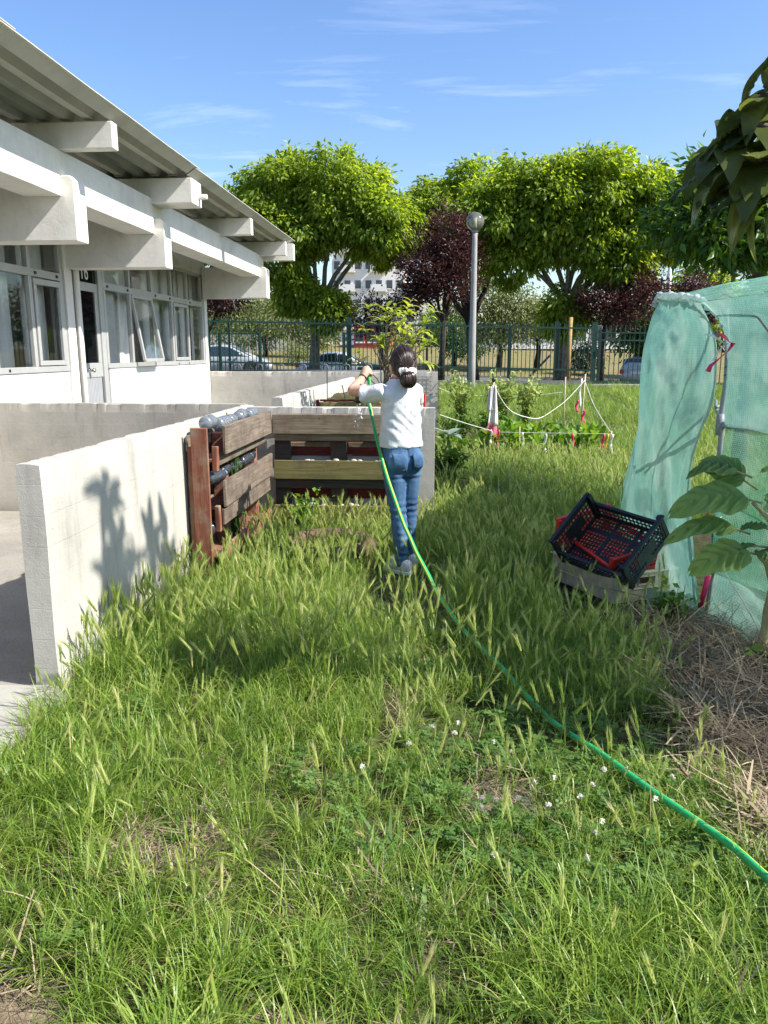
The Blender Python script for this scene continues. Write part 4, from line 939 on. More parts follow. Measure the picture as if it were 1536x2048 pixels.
    for wx in (.78, L - .85):
        for sgn in (-1, 1):
            y = sgn * (Wc / 2 - .09); ax = ((1, 0, 0), (0, 0, 1), (0, sgn, 0))
            a = MB().lathe([(0, -.1), (.37, -.1), (.37, .095), (.30, .098)], (wx, y, .33), 22, ax).build("wheel_arch", M['black'], rt, smooth=False)
            w_ = MB().lathe([(.20, -.09), (.305, -.09), (.315, -.06), (.315, .085), (.30, .105), (.21, .108)], (wx, y, .315), 24, ax).build("wheel", M['rubber'], rt, smooth=True)
            rim = MB(); rim.lathe([(0, .095), (.06, .105), (.07, .085), (.19, .09), (.205, .11), (.21, .06), (0, .05)], (wx, y, .315), 24, ax)
            for k in range(8): q = k * math.pi / 4; rim.bar((wx + .05 * math.cos(q), y + sgn * .098, .315 + .05 * math.sin(q)), (wx + .19 * math.cos(q), y + sgn * .098, .315 + .19 * math.sin(q)), .035, .02, (0, 1, 0))
            r_ = rim.build("rim", M['alu'], w_, smooth=False)
    b = MB(); b.box(L - .02, L + .012, -.26, .26, .42, .53); b.build("number_plate", M['plate'], rt)
    b = MB(); b.box(-.012, .02, -.26, .26, .62, .73); b.build("number_plate", M['plate'], rt)
    if front: # a front quarter of another colour
        b = MB(); b.box(L - 1.22, L - .02, -Wc / 2 - .006, -Wc / 2 + .2, .30, zb_(L - .6) - .10); b.build("front_wing", front, rt, bevel=.05)
        rings = [sec(x, .6, zb_(x) + .012, Wc * .985 * (1 - .16 * max(0, 1 - (L - x) / .55) ** 2)) for x in np.linspace(L - 1.2, L - .06, 12)]; o_ = MB().loft(rings).build("bonnet", front, rt, smooth=True); fix_normals(o_.data)
    rt.location = loc; rt.rotation_euler = (0, 0, R(rotz)); rt.scale = (scale,) * 3
    return rt
hatch = [(0, .80), (.2, .88), (1.0, .92), (3.0, .92), (3.35, .90), (4.05, .74), (4.3, .52)]
sedan = [(0, .78), (.1, .90), (.9, .93), (3.0, .90), (3.3, .88), (4.1, .76), (4.35, .55)]
car("silver hatchback parked behind the fence beside the school corner", M['silver'], hatch, [(.05, .95), (.75, 1.42), (1.9, 1.50), (2.4, 1.44), (3.5, .92)], 4.3, 1.74, (-13.1, 39.0, .32), 2)
car("white saloon with a dark green bonnet parked behind the fence and tree trunk", M['whitecar'], sedan, [(.75, .93), (1.35, 1.36), (1.9, 1.42), (2.5, 1.38), (3.35, .90)], 4.35, 1.7, (-7.45, 39.6, .04), -2, M['darkcar'])
car("silver car with a red tail light seen past the edge of the net tunnel", M['silver'], hatch, [(.05, .95), (.5, 1.40), (1.9, 1.48), (2.5, 1.42), (3.5, .92)], 4.3, 1.74, (9.55, 40.0, -.25), 64)

# ================================================================ FAR BUILDINGS
def block(name, label, x0, x1, y, dep, z0, z1, wall, rows, cols, win=(.9, 1.2), roof=None, balc=False):
    t_ = thing(name, label, "building", ((x0 + x1) / 2, y, z0))
    b = MB(); b.box(x0, x1, y, y + dep, z0, z1); b.build("wall", wall, t_)
    if roof:
        b = MB(); b.box(x0 - .3, x1 + .3, y - .3, y + dep + .3, z1, z1 + .25); b.build("roof", roof, t_)
    wm = MB().box(-win[0] / 2, win[0] / 2, -.06, .06, 0, win[1]).mesh("window", M['winglass'])
    fm = MB().box(-win[0] / 2 - .12, win[0] / 2 + .12, -.08, .05, -.14, -.01).mesh("sill", M['tower_w'])
    for r in range(rows):
        for c in range(cols):
            x = x0 + (x1 - x0) * (c + .5) / cols; z = z0 + (z1 - z0) * (r + .35) / rows
            inst(wm, t_, Matrix.Translation((x, y - .0, z)), "window"); inst(fm, t_, Matrix.Translation((x, y, z)), "sill")
            if balc and c % 3 == 1:
                b = MB(); b.box(x - 1.2, x + 1.2, y - 1.0, y - .005, z - .5, z - .35); b.box(x - 1.2, x + 1.2, y - 1.0, y - .94, z - .35, z + .55); b.build("balcony", M['tower_w'], t_)
    return t_
block("apartment_block", "tall pale apartment block rising between the left tree and the purple plum", -17.5, -6.2, 122, 14, 1.5, 18.5, M['tower_w'], 6, 7, (.9, 1.2), balc=True)
block("apartment_block", "cream yellow apartment block edge with orange roof tiles beside the tall pale block", -6.1, -.5, 119, 12, 1.5, 11.2, M['tower_y'], 3, 3, (1.0, 1.3), M['tile_red'])
block("brick_red_house", "low red house with white framed windows seen through the fence beside the left tree trunk", -16.4, -12.0, 72, 6, 1.6, 4.2, M['red_paint'], 2, 4, (.7, .8))
block("brick_red_house", "low red house seen through the fence just left of the young tree", -8.6, -5.2, 74, 6, 1.6, 3.9, M['red_paint'], 1, 3, (.7, .9))
block("white_house", "long low white house behind the pale trees in the fence's right half", 2.5, 12.5, 92, 8, 1.8, 4.9, M['tower_w'], 1, 7, (1.3, 1.8))
block("white_house", "low white house far right behind the purple plum trees and gate", 13.6, 24, 96, 8, 1.8, 4.6, M['tower_w'], 1, 6, (1.2, 1.7))
tag(MB().box(-22, -11.5, 66, 66.3, 1.0, 2.9).build("boundary_wall", M['conc']), "grey boundary wall across the dry field left of the red house", "wall")
# ================================================================ VEGETATION
def unit(A): return A / np.maximum(np.linalg.norm(A, axis=1, keepdims=True), 1e-6)
def leaf_arrays(P, D, Nn, L, Wd, rnd, curl=.0, quad=True):
    """folded leaves: base, left, right, tip"""
    D = unit(D); Sd = unit(np.cross(D, Nn)); Nn = unit(np.cross(Sd, D)); n = len(P)
    L = np.broadcast_to(np.asarray(L, float), (n,))[:, None]; Wd = np.broadcast_to(np.asarray(Wd, float), (n,))[:, None]
    mid = P + D * L * .45; V = np.empty((n, 4, 3)); V[:, 0] = P; V[:, 1] = mid + Sd * Wd / 2 + Nn * Wd * .18; V[:, 2] = P + D * L - Nn * L * curl; V[:, 3] = mid - Sd * Wd / 2 + Nn * Wd * .18
    F = np.arange(n * 4).reshape(n, 4); F = np.concatenate([F[:, [0, 1, 2]], F[:, [0, 2, 3]]])
    return V.reshape(-1, 3), F, np.repeat(rnd, 4)
M['lf_elder'] = leafmat('box elder leaf', [(0, (.11, .18, .022)), (.45, (.18, .27, .03)), (.85, (.29, .375, .05)), (1, (.40, .44, .09))], .55, .5)
M['lf_plum'] = leafmat('purple plum leaf', [(0, (.03, .014, .014)), (.6, (.075, .032, .027)), (1, (.15, .065, .045))], .3, .42)
M['lf_pale'] = leafmat('olive green leaf', [(0, (.09, .12, .035)), (.6, (.16, .19, .06)), (1, (.26, .27, .10))], .3, .6)
M['lf_mid'] = leafmat('mid green leaf', [(0, (.035, .08, .012)), (.6, (.07, .15, .02)), (1, (.14, .24, .03))], .35, .5)
M['lf_dark'] = leafmat('glossy dark leaf', [(0, (.03, .075, .014)), (.6, (.07, .145, .02)), (.9, (.13, .22, .03)), (1, (.28, .36, .05))], .35, .32)
M['lf_conifer'] = leafmat('dark conifer', [(0, (.012, .03, .015)), (1, (.03, .07, .03))], .15, .6)
def clump_points(lobes, shell=.5):
    C = []; O = []
    for (c, r, n) in lobes:
        c = np.array(c, float); r = np.array(r, float); d = unit(RNG.normal(size=(n, 3))); rad = shell + (1 - shell) * RNG.random(n)[:, None] ** .6; rad = rad * np.array([1 + .42 * mnoise.noise((q[0] * 2.3 + c[0], q[1] * 2.3 + c[2], q[2] * 2.3)) for q in d])[:, None]
        C.append(c + d * r * rad); O.append(d)
    return np.concatenate(C), np.concatenate(O)
def crown(name, lobes, nper, L, Wd, rc, m, par, droop=.6, shell=.5, outw=.5, rmix=.25, base=.35):
    C, O = clump_points(lobes, shell); n = len(C)
    cr_ = RNG.random(n)
    P = np.repeat(C, nper, 0) + RNG.normal(size=(n * nper, 3)) * rc * np.array([1, 1, .7]); Oo = np.repeat(O, nper, 0)
    off = P - np.repeat(C, nper, 0)
    D = Oo * outw + off / rc * .35 + RNG.normal(size=P.shape) * .45; D[:, 2] -= droop
    Nn = RNG.normal(size=P.shape) * .6 + Oo * .5; Nn[:, 2] += .6
    rnd = np.clip(np.repeat(cr_, nper) * .45 + RNG.random(len(P)) * .55 + (RNG.random(len(P)) - .5) * rmix, 0, 1)
    s = RNG.uniform(.7, 1.25, len(P))
    V, F, r_ = leaf_arrays(P, D, Nn, L * s, Wd * s, rnd, .12)
    o = bpy.data.objects.new(name, npmesh(name, V, F, m, r_)); fin(o, par); return o, C
def limb(pts, r0, r1, b, n=7, wob=.06):
    k = 9; q = [pl_interp(pts, i / (k - 1)) for i in range(k)]
    for i in range(1, k - 1): q[i] = q[i] + Vector((random.uniform(-wob, wob), random.uniform(-wob, wob), random.uniform(-wob, wob)))
    b.tube(q, [r0 + (r1 - r0) * i / (k - 1) for i in range(k)], n)
def tree(name, label, base, trunk, lobes, nper, L, Wd, rc, leaf, bark, r0, group=None, twigs=.25, cname="crown", **kw):
    t_ = thing(name, label, "tree", base, group)
    b = MB(); top = Vector(trunk[-1]); 
    b.tube([Vector(p) for p in trunk], [r0 * (1.25 if i == 0 else 1 - .35 * i / len(trunk)) for i in range(len(trunk))], 10); b.build("trunk", bark, t_, smooth=True)
    cr_, C = crown(cname, lobes, nper, L, Wd, rc, leaf, t_, **kw); cr_['kind'] = 'stuff'
    b = MB(); ends = []
    for (c, r, n) in lobes:
        c = Vector(c); e = c + Vector((random.uniform(-.2, .2), random.uniform(-.2, .2), r[2] * .1)); mid = top.lerp(e, .45) + Vector((0, 0, .12 * (e - top).length * random.uniform(.2, .8)))
        limb([top - Vector((0, 0, .1)), mid, e], r0 * .55, r0 * .16, b, 7, .05 * (e - top).length * .3); ends.append((mid, e))
    k = int(len(C) * twigs)
    for i in RNG.choice(len(C), k, replace=False):
        p = Vector(C[i]); m_, e = min(ends, key=lambda q: (q[1] - p).length); s_ = m_.lerp(e, random.uniform(.5, 1)); limb([s_, s_.lerp(p, .5) + Vector((0, 0, .05)), p], r0 * .13, r0 * .04, b, 5, .03)
    b.build("branch", bark, t_, smooth=True)
    return t_
# --- two big light green trees on the street
BG = "tall light green street trees"
tree("box_elder_tree", "large round light green tree behind the school roof corner, its trunk before the white saloon", (-5.75, 34, .3), [(-5.75, 34, .0), (-5.68, 34, 1.2), (-5.62, 34, 2.4), (-5.5, 34, 3.3)],
     [((-7.6, 34, 6.0), (2.0, 1.9, 1.7), 174), ((-6.7, 34.2, 7.9), (2.0, 1.9, 1.6), 195), ((-4.5, 34, 7.7), (2.0, 1.9, 1.75), 203), ((-2.9, 33.8, 6.5), (1.7, 1.8, 1.3), 152), ((-5.6, 33.6, 6.6), (1.7, 1.3, 1.0), 90), ((-8.7, 34.2, 7.2), (1.2, 1.2, 1.1), 75), ((-9.3, 34, 5.9), (1.0, 1.2, 1.2), 63), ((-2.1, 34, 6.6), (.9, 1.2, 1.1), 58), ((-5.0, 33.6, 3.2), (.85, .9, .8), 65), ((-6.3, 33.8, 3.9), (.9, .9, .7), 52)],
     64, .25, .105, .19, M['lf_elder'], M['bark'], .24, twigs=.14, shell=.62, droop=.95, outw=.75)
tree("box_elder_tree", "broad light green tree on the right with a pale forked trunk, behind the fence's brace", (4.7, 32, .3), [(4.75, 32, -.1), (4.72, 32, 1.4), (4.7, 32, 2.6), (4.75, 32, 3.4)],
     [((3.6, 32, 7.0), (2.0, 1.9, 1.7), 195), ((5.5, 32, 7.3), (2.0, 1.9, 1.7), 203), ((1.8, 32, 6.6), (1.5, 1.6, 1.3), 116), ((7.4, 32, 6.4), (1.7, 1.7, 1.5), 137), ((4.8, 31.5, 5.7), (2.2, 1.3, .9), 110), ((7.7, 32, 7.4), (1.2, 1.2, 1.0), 70), ((8.8, 32, 6.0), (1.2, 1.2, 1.1), 72), ((2.4, 31.8, 5.0), (1.0, 1.0, .9), 49), ((4.7, 31.8, 3.0), (.75, .7, .9), 52), ((6.6, 31.6, 4.8), (1.3, 1.1, .9), 63)],
     64, .25, .105, .19, M['lf_elder'], M['bark'], .22, twigs=.14, shell=.62, droop=.95, outw=.75)
tree("box_elder_tree", "light green tree behind the lamp post with a dark V shaped fork", (1.0, 35, .3), [(1.3, 35, -.1), (1.2, 35, 1.2), (1.1, 35, 2.6)],
     [((-.5, 35.5, 7.3), (1.6, 1.5, 1.3), 140), ((1.2, 35.5, 7.9), (1.7, 1.5, 1.4), 150), ((2.9, 35.5, 6.8), (1.4, 1.4, 1.2), 100), ((.7, 35.5, 6.0), (1.3, 1.2, .9), 60), ((-1.7, 35.5, 6.6), (.9, 1.2, .9), 50)],
     64, .25, .105, .19, M['lf_elder'], M['bark_d'], .26, twigs=.14, shell=.62, droop=.95, outw=.75)
# --- purple plums
tree("purple_plum_tree", "dark purple leaved plum tree just left of the lamp post", (-.1, 30, .3), [(-.15, 30, .2), (-.1, 30, 1.6), (-.05, 30, 2.6)],
     [((-.72, 30, 4.6), (.92, .9, 1.2), 52), ((.10, 30, 5.6), (.72, .9, 1.3), 50), ((.65, 30, 4.6), (.7, .8, 1.1), 36), ((-.1, 29.7, 3.9), (.8, .7, .8), 36), ((-1.2, 30, 3.7), (.7, .6, .7), 26)], 60, .13, .065, .22, M['lf_plum'], M['bark_d'], .13, twigs=.5, droop=-.2, shell=.3)
tree("purple_plum_tree", "small dark purple plum tree before the pale apartment block, behind the young tree", (-2.6, 31, .3), [(-2.5, 31, .2), (-2.5, 31, 1.4), (-2.55, 31, 2.2)],
     [((-3.1, 31, 2.9), (.6, .6, .8), 18), ((-2.2, 31, 3.0), (.6, .6, .8), 18), ((-2.6, 31, 2.3), (.9, .7, .5), 22), ((-1.5, 31, 3.3), (.6, .6, .4), 12)], 44, .13, .065, .22, M['lf_plum'], M['bark_d'], .10, twigs=.6, droop=-.1, shell=.25)
tree("purple_plum_tree", "dark purple plum tree right of the pale forked trunk, above the gate", (6.0, 31, .2), [(6.1, 31, .0), (6.05, 31, 1.4), (6.1, 31, 2.4)],
     [((5.9, 31, 3.2), (1.0, .9, .8), 44), ((7.2, 31, 3.9), (.8, .8, .9), 44), ((7.9, 31, 3.5), (.6, .7, .8), 26), ((6.7, 31, 3.2), (.8, .8, .8), 34)], 54, .13, .065, .22, M['lf_plum'], M['bark_d'], .10, twigs=.5, droop=-.2, shell=.3)
tree("purple_plum_tree", "reddish purple plum tree behind the tunnel's top beside the thin mast", (12.6, 40, 0), [(12.6, 40, 0), (12.6, 40, 2.4)],
     [((12.2, 40, 4.6), (1.0, 1.0, 1.1), 46), ((12.9, 40, 3.8), (1.0, 1, 1), 36)], 54, .16, .08, .25, M['lf_plum'], M['bark_d'], .12, twigs=.3, shell=.4)
tree("purple_plum_tree", "dark purple plum under the school's last roof bracket, behind the fence", (-10.2, 33, .3), [(-10.2, 33, .2), (-10.1, 33, 2.2)],
     [((-10.4, 33, 3.6), (1.2, 1.0, 1.0), 54), ((-9.3, 33, 3.8), (.9, .9, .8), 36)], 54, .14, .07, .25, M['lf_plum'], M['bark_d'], .12, twigs=.3, shell=.4)
# --- paler trees further back
def bushy(label, base, lobes, leaf, L=.3, nper=46, rc=.4, name="background_tree", cat_r=.18, **kw):
    z = base[2]; return tree(name, label, base, [(base[0], base[1], z - .3), (base[0] + .1, base[1], z + .8), (base[0], base[1], z + 1.6)], lobes, nper, L, L * .4, rc, leaf, M['bark_d'], cat_r, twigs=.15, **kw)
bushy("rounded pale green tree behind the hatchback, left of the red house", (-13.5, 58, .8), [((-14.8, 58, 3.3), (2.6, 2, 1.7), 70), ((-11.8, 58, 3.8), (2.2, 2, 1.5), 60), ((-9.6, 58, 2.8), (1.6, 1.5, 1.0), 40)], M['lf_pale'], .26)
bushy("low yellow green shrub in the field behind the hatchback's bonnet", (-9.5, 50, .6), [((-9.5, 50, 1.25), (1.0, .8, .75), 36), ((-8.2, 50, .9), (.6, .6, .5), 16)], M['lf_pale'], .16, 40, .25, "shrub", .05)
bushy("feathery olive tree between the lamp post and the forked trunk", (3.4, 50, .7), [((2.4, 50, 4.6), (1.7, 1.5, 1.5), 60), ((4.2, 50, 4.0), (1.7, 1.5, 1.3), 60), ((3.2, 50, 2.7), (2.2, 1.5, .9), 46)], M['lf_pale'], .24, 50, .4)
bushy("pale olive tree at the right of the fork, above the fence's post", (6.0, 52, .7), [((6.2, 52, 3.7), (1.6, 1.5, 1.3), 50), ((7.6, 52, 3.0), (1.2, 1.2, 1.0), 30)], M['lf_pale'], .24, 46, .4)
bushy("dark leafy tree behind the lamp post's foot, low in the field", (.6, 54, .7), [((.4, 54, 3.0), (1.6, 1.5, 1.2), 46), ((1.4, 54, 2.0), (1.3, 1.2, .8), 30)], M['lf_mid'], .24, 46, .4)
bushy("bright green tree behind the street gate", (10.2, 42, .2), [((9.8, 42, 3.0), (1.2, 1, 1.2), 44), ((10.9, 42, 2.2), (1.2, 1, 1.2), 44)], M['lf_mid'], .26, 50, .35)
bushy("round dark shrub at the field's edge behind the gate bars", (8.8, 50, .4), [((8.6, 50, 1.3), (.9, .8, .9), 34)], M['lf_conifer'], .2, 46, .3, "shrub", .05)
bushy("light green tree behind the mast on the right", (15.5, 48, 0), [((14.8, 48, 5.2), (1.5, 1.5, 1.5), 50), ((15.6, 48, 3.6), (1.8, 1.5, 1.5), 50)], M['lf_elder'], .3, 50, .4)
bushy("dark conifer behind the tunnel at the right edge", (13.9, 36, 0), [((13.6, 36, 3.0), (1.1, 1, 1.4), 50), ((14.6, 36, 3.6), (1.4, 1.2, 1.4), 50)], M['lf_conifer'], .18, 60, .3)
ct = thing("bare_tree", "dark crooked tree trunk at the school's corner behind the fence", "tree", (-10.6, 30, .2))
b = MB(); b.tube([(-10.6, 30, .2), (-10.3, 30, 1.4), (-10.6, 30, 2.6)], [.12, .1, .07], 8); b.build("trunk", M['bark_d'], ct, smooth=True)
b = MB(); b.lathe([(0, 0), (.085, 0), (.075, 2.6), (0, 2.6)], (4.6, 29.6, .1), 10); tag(b.build("wooden_post", simple('yellow weathered wood', (.42, .27, .10), .85, 0, .25, 8, .4), smooth=True), "yellowish wooden post standing before the pale forked trunk", "post")
# distant tree lines
def treeline(name, x0, x1, y, z, h, n, m, L):
    lobes = []
    for i in range(n):
        x = x0 + (x1 - x0) * (i + random.random()) / n; hh = h * random.uniform(.6, 1.15); lobes.append(((x, y + random.uniform(-3, 3), z + hh * .5), (random.uniform(2.0, 3.6), 2, hh * .5), 26))
    o, C = crown(name, lobes, 34, L, L * .5, .8, m, None); o['kind'] = 'stuff'; o['label'] = "far line of green trees beyond the dry field"; o['category'] = "tree line"
treeline("treeline", -70, -22, 105, 2.0, 7, 26, M['lf_pale'], .7); treeline("treeline", 22, 80, 108, 2.0, 8, 28, M['lf_mid'], .7); treeline("treeline", -3, 24, 112, 2, 4.5, 14, M['lf_pale'], .6)

# --- young tree behind the girl: leaves in whorls, each leaf a part
def leaf_proto(nm, L, Wd, m, ribs=0, droop=.25, nu=8, nv=4, rib_h=.004, fold=.15, tipcurl=0, rr=None, wav=.0, blunt=False):
    """curved pointed leaf along +X, normal +Z"""
    b = MB()
    def fn(u, v):
        s = v * 2 - 1; wv = Wd / 2 * (math.sin(math.pi * min(1, u ** .75 * .97 + .03)) ** .8) * (1 if u < 1 else 0)
        if blunt: wv = Wd / 2 * max(0, math.sin(math.pi * (.05 + .93 * u ** .8))) ** .55 * (1 + .06 * math.sin(u * 23 + s))
        x = L * u; a = droop * u * u; z = -L * a * .9 + fold * abs(s) * wv
        if ribs: z += rib_h * math.sin((u * ribs - abs(s) * 1.4) * 6.283) * (1 - abs(s) ** 3) * min(1, u * 5) + rib_h * .6 * (1 - abs(s)) ** 2
        z += wav * math.sin(u * 11 + s * 2) * abs(s) * Wd
        ang = tipcurl * max(0, u - .55) ** 2
        return (x * (1 - .25 * a) , s * wv, z - ang * L)
    b.grid(fn, nu, nv); me = b.mesh(nm, m, True)
    a = me.attributes.new('rnd', 'FLOAT', 'POINT'); r0 = rr if rr is not None else random.random()
    a.data.foreach_set('value', [min(1, max(0, r0 + random.uniform(-.06, .06))) for _ in me.vertices]); return me
def orient(p, d, up, s=1.0):
    d = Vector(d).normalized(); up = Vector(up); sd = up.cross(d)
    if sd.length < .05: sd = Vector((1, 0, 0)).cross(d)
    sd.normalize(); n_ = d.cross(sd).normalized(); m = Matrix((d, sd, n_)).transposed().to_4x4() @ Matrix.Scale(s, 4); m.translation = Vector(p); return m
M['lf_young'] = leafmat('yellow green young leaf', [(0, (.12, .18, .025)), (.5, (.28, .35, .05)), (.85, (.40, .46, .10)), (1, (.55, .38, .06))], .45, .4)
yp = [leaf_proto("leaf", .15, .05, M['lf_young'], 0, .3 + .2 * k, 6, 2, 0, .2, rr=(.15, .4, .55, .65, .8, 1.0)[k]) for k in range(6)]
yt = thing("young_tree", "young tree with yellow green leaf whorls standing behind the girl's head in the second bin", "tree", (-.62, 8.6, 0))
b = MB(); limb([(-.60, 8.6, 0), (-.62, 8.6, .7), (-.66, 8.62, 1.25)], .022, .016, b, 8, .01); tips = []
for i in range(42):
    a = random.uniform(0, 6.283); rr = random.uniform(.05, .56); h = 1.30 + random.uniform(0, .80) * (1 - rr * .45); tip = Vector((-.60 + rr * math.cos(a), 8.6 + rr * math.sin(a) * .9, h))
    s_ = Vector((-.65 + random.uniform(-.05, .05), 8.6, random.uniform(.95, 1.35))); limb([s_, s_.lerp(tip, .55) + Vector((0, 0, -.04)), tip], .007, .003, b, 5, .012); tips.append((tip, (tip - s_).normalized()))
b.build("trunk", M['bark'], yt, smooth=True)
for tip, d in tips:
    n_ = random.randint(5, 7); q0 = random.random() * 6
    for k in range(n_):
        q = q0 + k * 2.4; e = random.uniform(.15, .9); dd = Vector((math.cos(q) * math.cos(e), math.sin(q) * math.cos(e), math.sin(e))) + d * .35
        low = random.random() < .35; j = random.choice([0, 0, 1, 1]) if low else random.choice([2, 3, 4, 4, 3, 1])
        if tip.x < -.7 and random.random() < .06: j = 5
        p = tip - d * random.uniform(0, .12); inst(yp[j], yt, orient(p, dd, (0, 0, 1), random.uniform(.65, 1.1)), "leaf")

# --- bay-like tree behind the tunnel
bt = tree("bay_tree", "dense dark green leafy tree with a straight trunk behind the net tunnel's top", (2.75, 7.4, 0), [(2.75, 7.4, 0), (2.76, 7.4, 1.2), (2.78, 7.4, 2.2)],
     [((2.70, 7.5, 2.58), (.60, .7, .46), 150), ((2.24, 7.3, 2.62), (.36, .5, .36), 84), ((3.4, 7.5, 2.85), (.6, .8, .5), 80), ((2.4, 7.4, 2.88), (.34, .4, .24), 56)], 22, .11, .04, .09, M['lf_dark'], M['bark'], .06, twigs=.3, droop=.1, shell=.35)

# --- big leafed loquat at the right edge: most of it stands outside the frame and shades the grass
M['lf_loq'] = leafmat('loquat leaf', [(0, (.035, .055, .016)), (.5, (.075, .10, .026)), (1, (.15, .18, .045))], .38, .38, bump=.25)
lqp = [leaf_proto("leaf", .25, .108, M['lf_loq'], 9, .25 + .28 * (k % 3), 22, 6, .006, .16, rr=(.1, .4, .6, .9, .3, .75)[k], wav=.03) for k in range(6)]
lq = thing("loquat_tree", "large leafed loquat tree leaning into the picture at the upper right edge", "tree", (2.05, 2.9, 0))
b = MB(); limb([(2.15, 2.6, 0), (2.05, 2.7, .9), (1.9, 2.75, 1.7)], .065, .05, b, 9, .02)
whorls = []
def whorl(p, d, s=1.0): whorls.append((Vector(p), Vector(d).normalized(), s))
# twigs in view
for tip, st in (((.95, 2.80, 2.20), (1.45, 2.8, 1.95)), ((.90, 2.86, 2.12), (1.4, 2.8, 1.9)), ((.99, 2.74, 2.06), (1.45, 2.8, 1.85)), ((1.02, 2.82, 2.30), (1.5, 2.8, 2.0)), ((1.06, 2.9, 2.12), (1.5, 2.8, 1.85)), ((1.12, 2.7, 2.02), (1.5, 2.7, 1.8)), ((1.0, 2.8, 2.0), (1.5, 2.75, 1.85)), ((1.2, 2.75, 2.2), (1.7, 2.7, 1.9)), ((1.2, 2.9, 2.0), (1.7, 2.8, 1.8))):
    limb([st, Vector(st).lerp(Vector(tip), .5) + Vector((0, 0, .03)), tip], .02, .008, b, 7, .01); whorl(tip, Vector(tip) - Vector(st) + Vector((0, 0, .1)))
crown_c = [((2.6, 2.95, 4.5), (.45, .62, .36), 8)]
for (c, r, n) in crown_c:
    limb([(1.95, 2.75, 1.55), Vector((1.95, 2.75, 1.55)).lerp(Vector(c), .5) + Vector((0, 0, .2)), c], .045, .02, b, 7, .03)
    for i in range(n):
        d = Vector(unit(RNG.normal(size=(1, 3)))[0]); p = Vector(c) + Vector((d.x * r[0], d.y * r[1], d.z * r[2])) * random.uniform(.5, 1)
        limb([c, Vector(c).lerp(p, .5), p], .014, .007, b, 5, .02); whorl(p, d + Vector((0, 0, .4)))
b.build("trunk", M['bark'], lq, smooth=True)
nl = 0
rest = []
for wi, (p, d, s) in enumerate(whorls):
    n_ = random.randint(8, 12) if wi < 10 else random.randint(8, 11); q0 = random.random() * 6
    a = d.orthogonal().normalized(); c = d.cross(a)
    for k in range(n_):
        q = q0 + k * 2.4; e = random.uniform(.15, .75) if wi < 10 else random.uniform(.0, .8)
        dd = (a * math.cos(q) + c * math.sin(q)) * math.cos(e) + d * math.sin(e); pp = p - d * random.uniform(0, .1); mt = orient(pp, dd, (0, 0, 1), random.uniform(.75, 1.1) * s)
        if nl < 290: inst(lqp[random.randrange(6)], lq, mt, "leaf"); nl += 1
        else: rest.append((mt, random.randrange(6)))
if rest:
    V = []; F = []; Rr_ = []; o_ = 0
    cache = {}
    for mt, k in rest:
        if k not in cache:
            pr_ = leaf_proto("leaf_low", .25, .108, M['lf_loq'], 0, .25 + .28 * (k % 3), 6, 2, 0, .16, rr=(.1, .4, .6, .9, .3, .75)[k]); v_ = np.array([tuple(x.co) for x in pr_.vertices]); f_ = np.array([tuple(p_.vertices) for p_ in pr_.polygons]); cache[k] = (v_, f_); bpy.data.meshes.remove(pr_)
        v_, f_ = cache[k]; m4 = np.array(mt); V.append(v_ @ m4[:3, :3].T + m4[:3, 3]); F.append(f_ + o_); o_ += len(v_); Rr_.append(np.full(len(v_), random.random()))
    o = bpy.data.objects.new("foliage", npmesh("foliage", np.concatenate(V), np.concatenate(F), M['lf_loq'], np.concatenate(Rr_), True)); fin(o, lq, kind='stuff')

# --- big crinkled leaves of a cabbage tree before the net
M['lf_kale'] = leafmat('thick grey green leaf', [(0, (.12, .22, .07)), (.5, (.21, .33, .10)), (1, (.32, .43, .13))], .3, .55, bump=.3)
M['stem_y'] = simple('pale woody stem', (.36, .32, .15), .75, 0, .25, 12, .4)
kl = thing("tree_cabbage", "tall cabbage plant with big crinkled drooping leaves on a pale stem before the net", "plant", (1.47, 3.52, 0))
b = MB(); limb([(1.46, 3.50, -.03), (1.485, 3.48, .2), (1.50, 3.47, .40), (1.53, 3.44, .62), (1.56, 3.42, .85)], .024, .015, b, 9, .005); limb([(1.50, 3.47, .36), (1.46, 3.46, .50), (1.40, 3.45, .58)], .014, .009, b, 7, .004); limb([(1.53, 3.45, .55), (1.44, 3.44, .72), (1.36, 3.44, .80)], .012, .008, b, 7, .004)
limb([(1.49, 3.47, .25), (1.6, 3.4, .35), (1.68, 3.35, .5)], .010, .006, b, 7, .004); b.build("stem", M['stem_y'], kl, smooth=True)
kk = [(0.31, .19, .30, 1.0), (.28, .13, .42, .9), (.24, .17, .35, 1.2), (.20, .14, .3, .8), (.22, .15, .5, .6), (.15, .10, .3, .5), (.12, .08, .3, .4)]
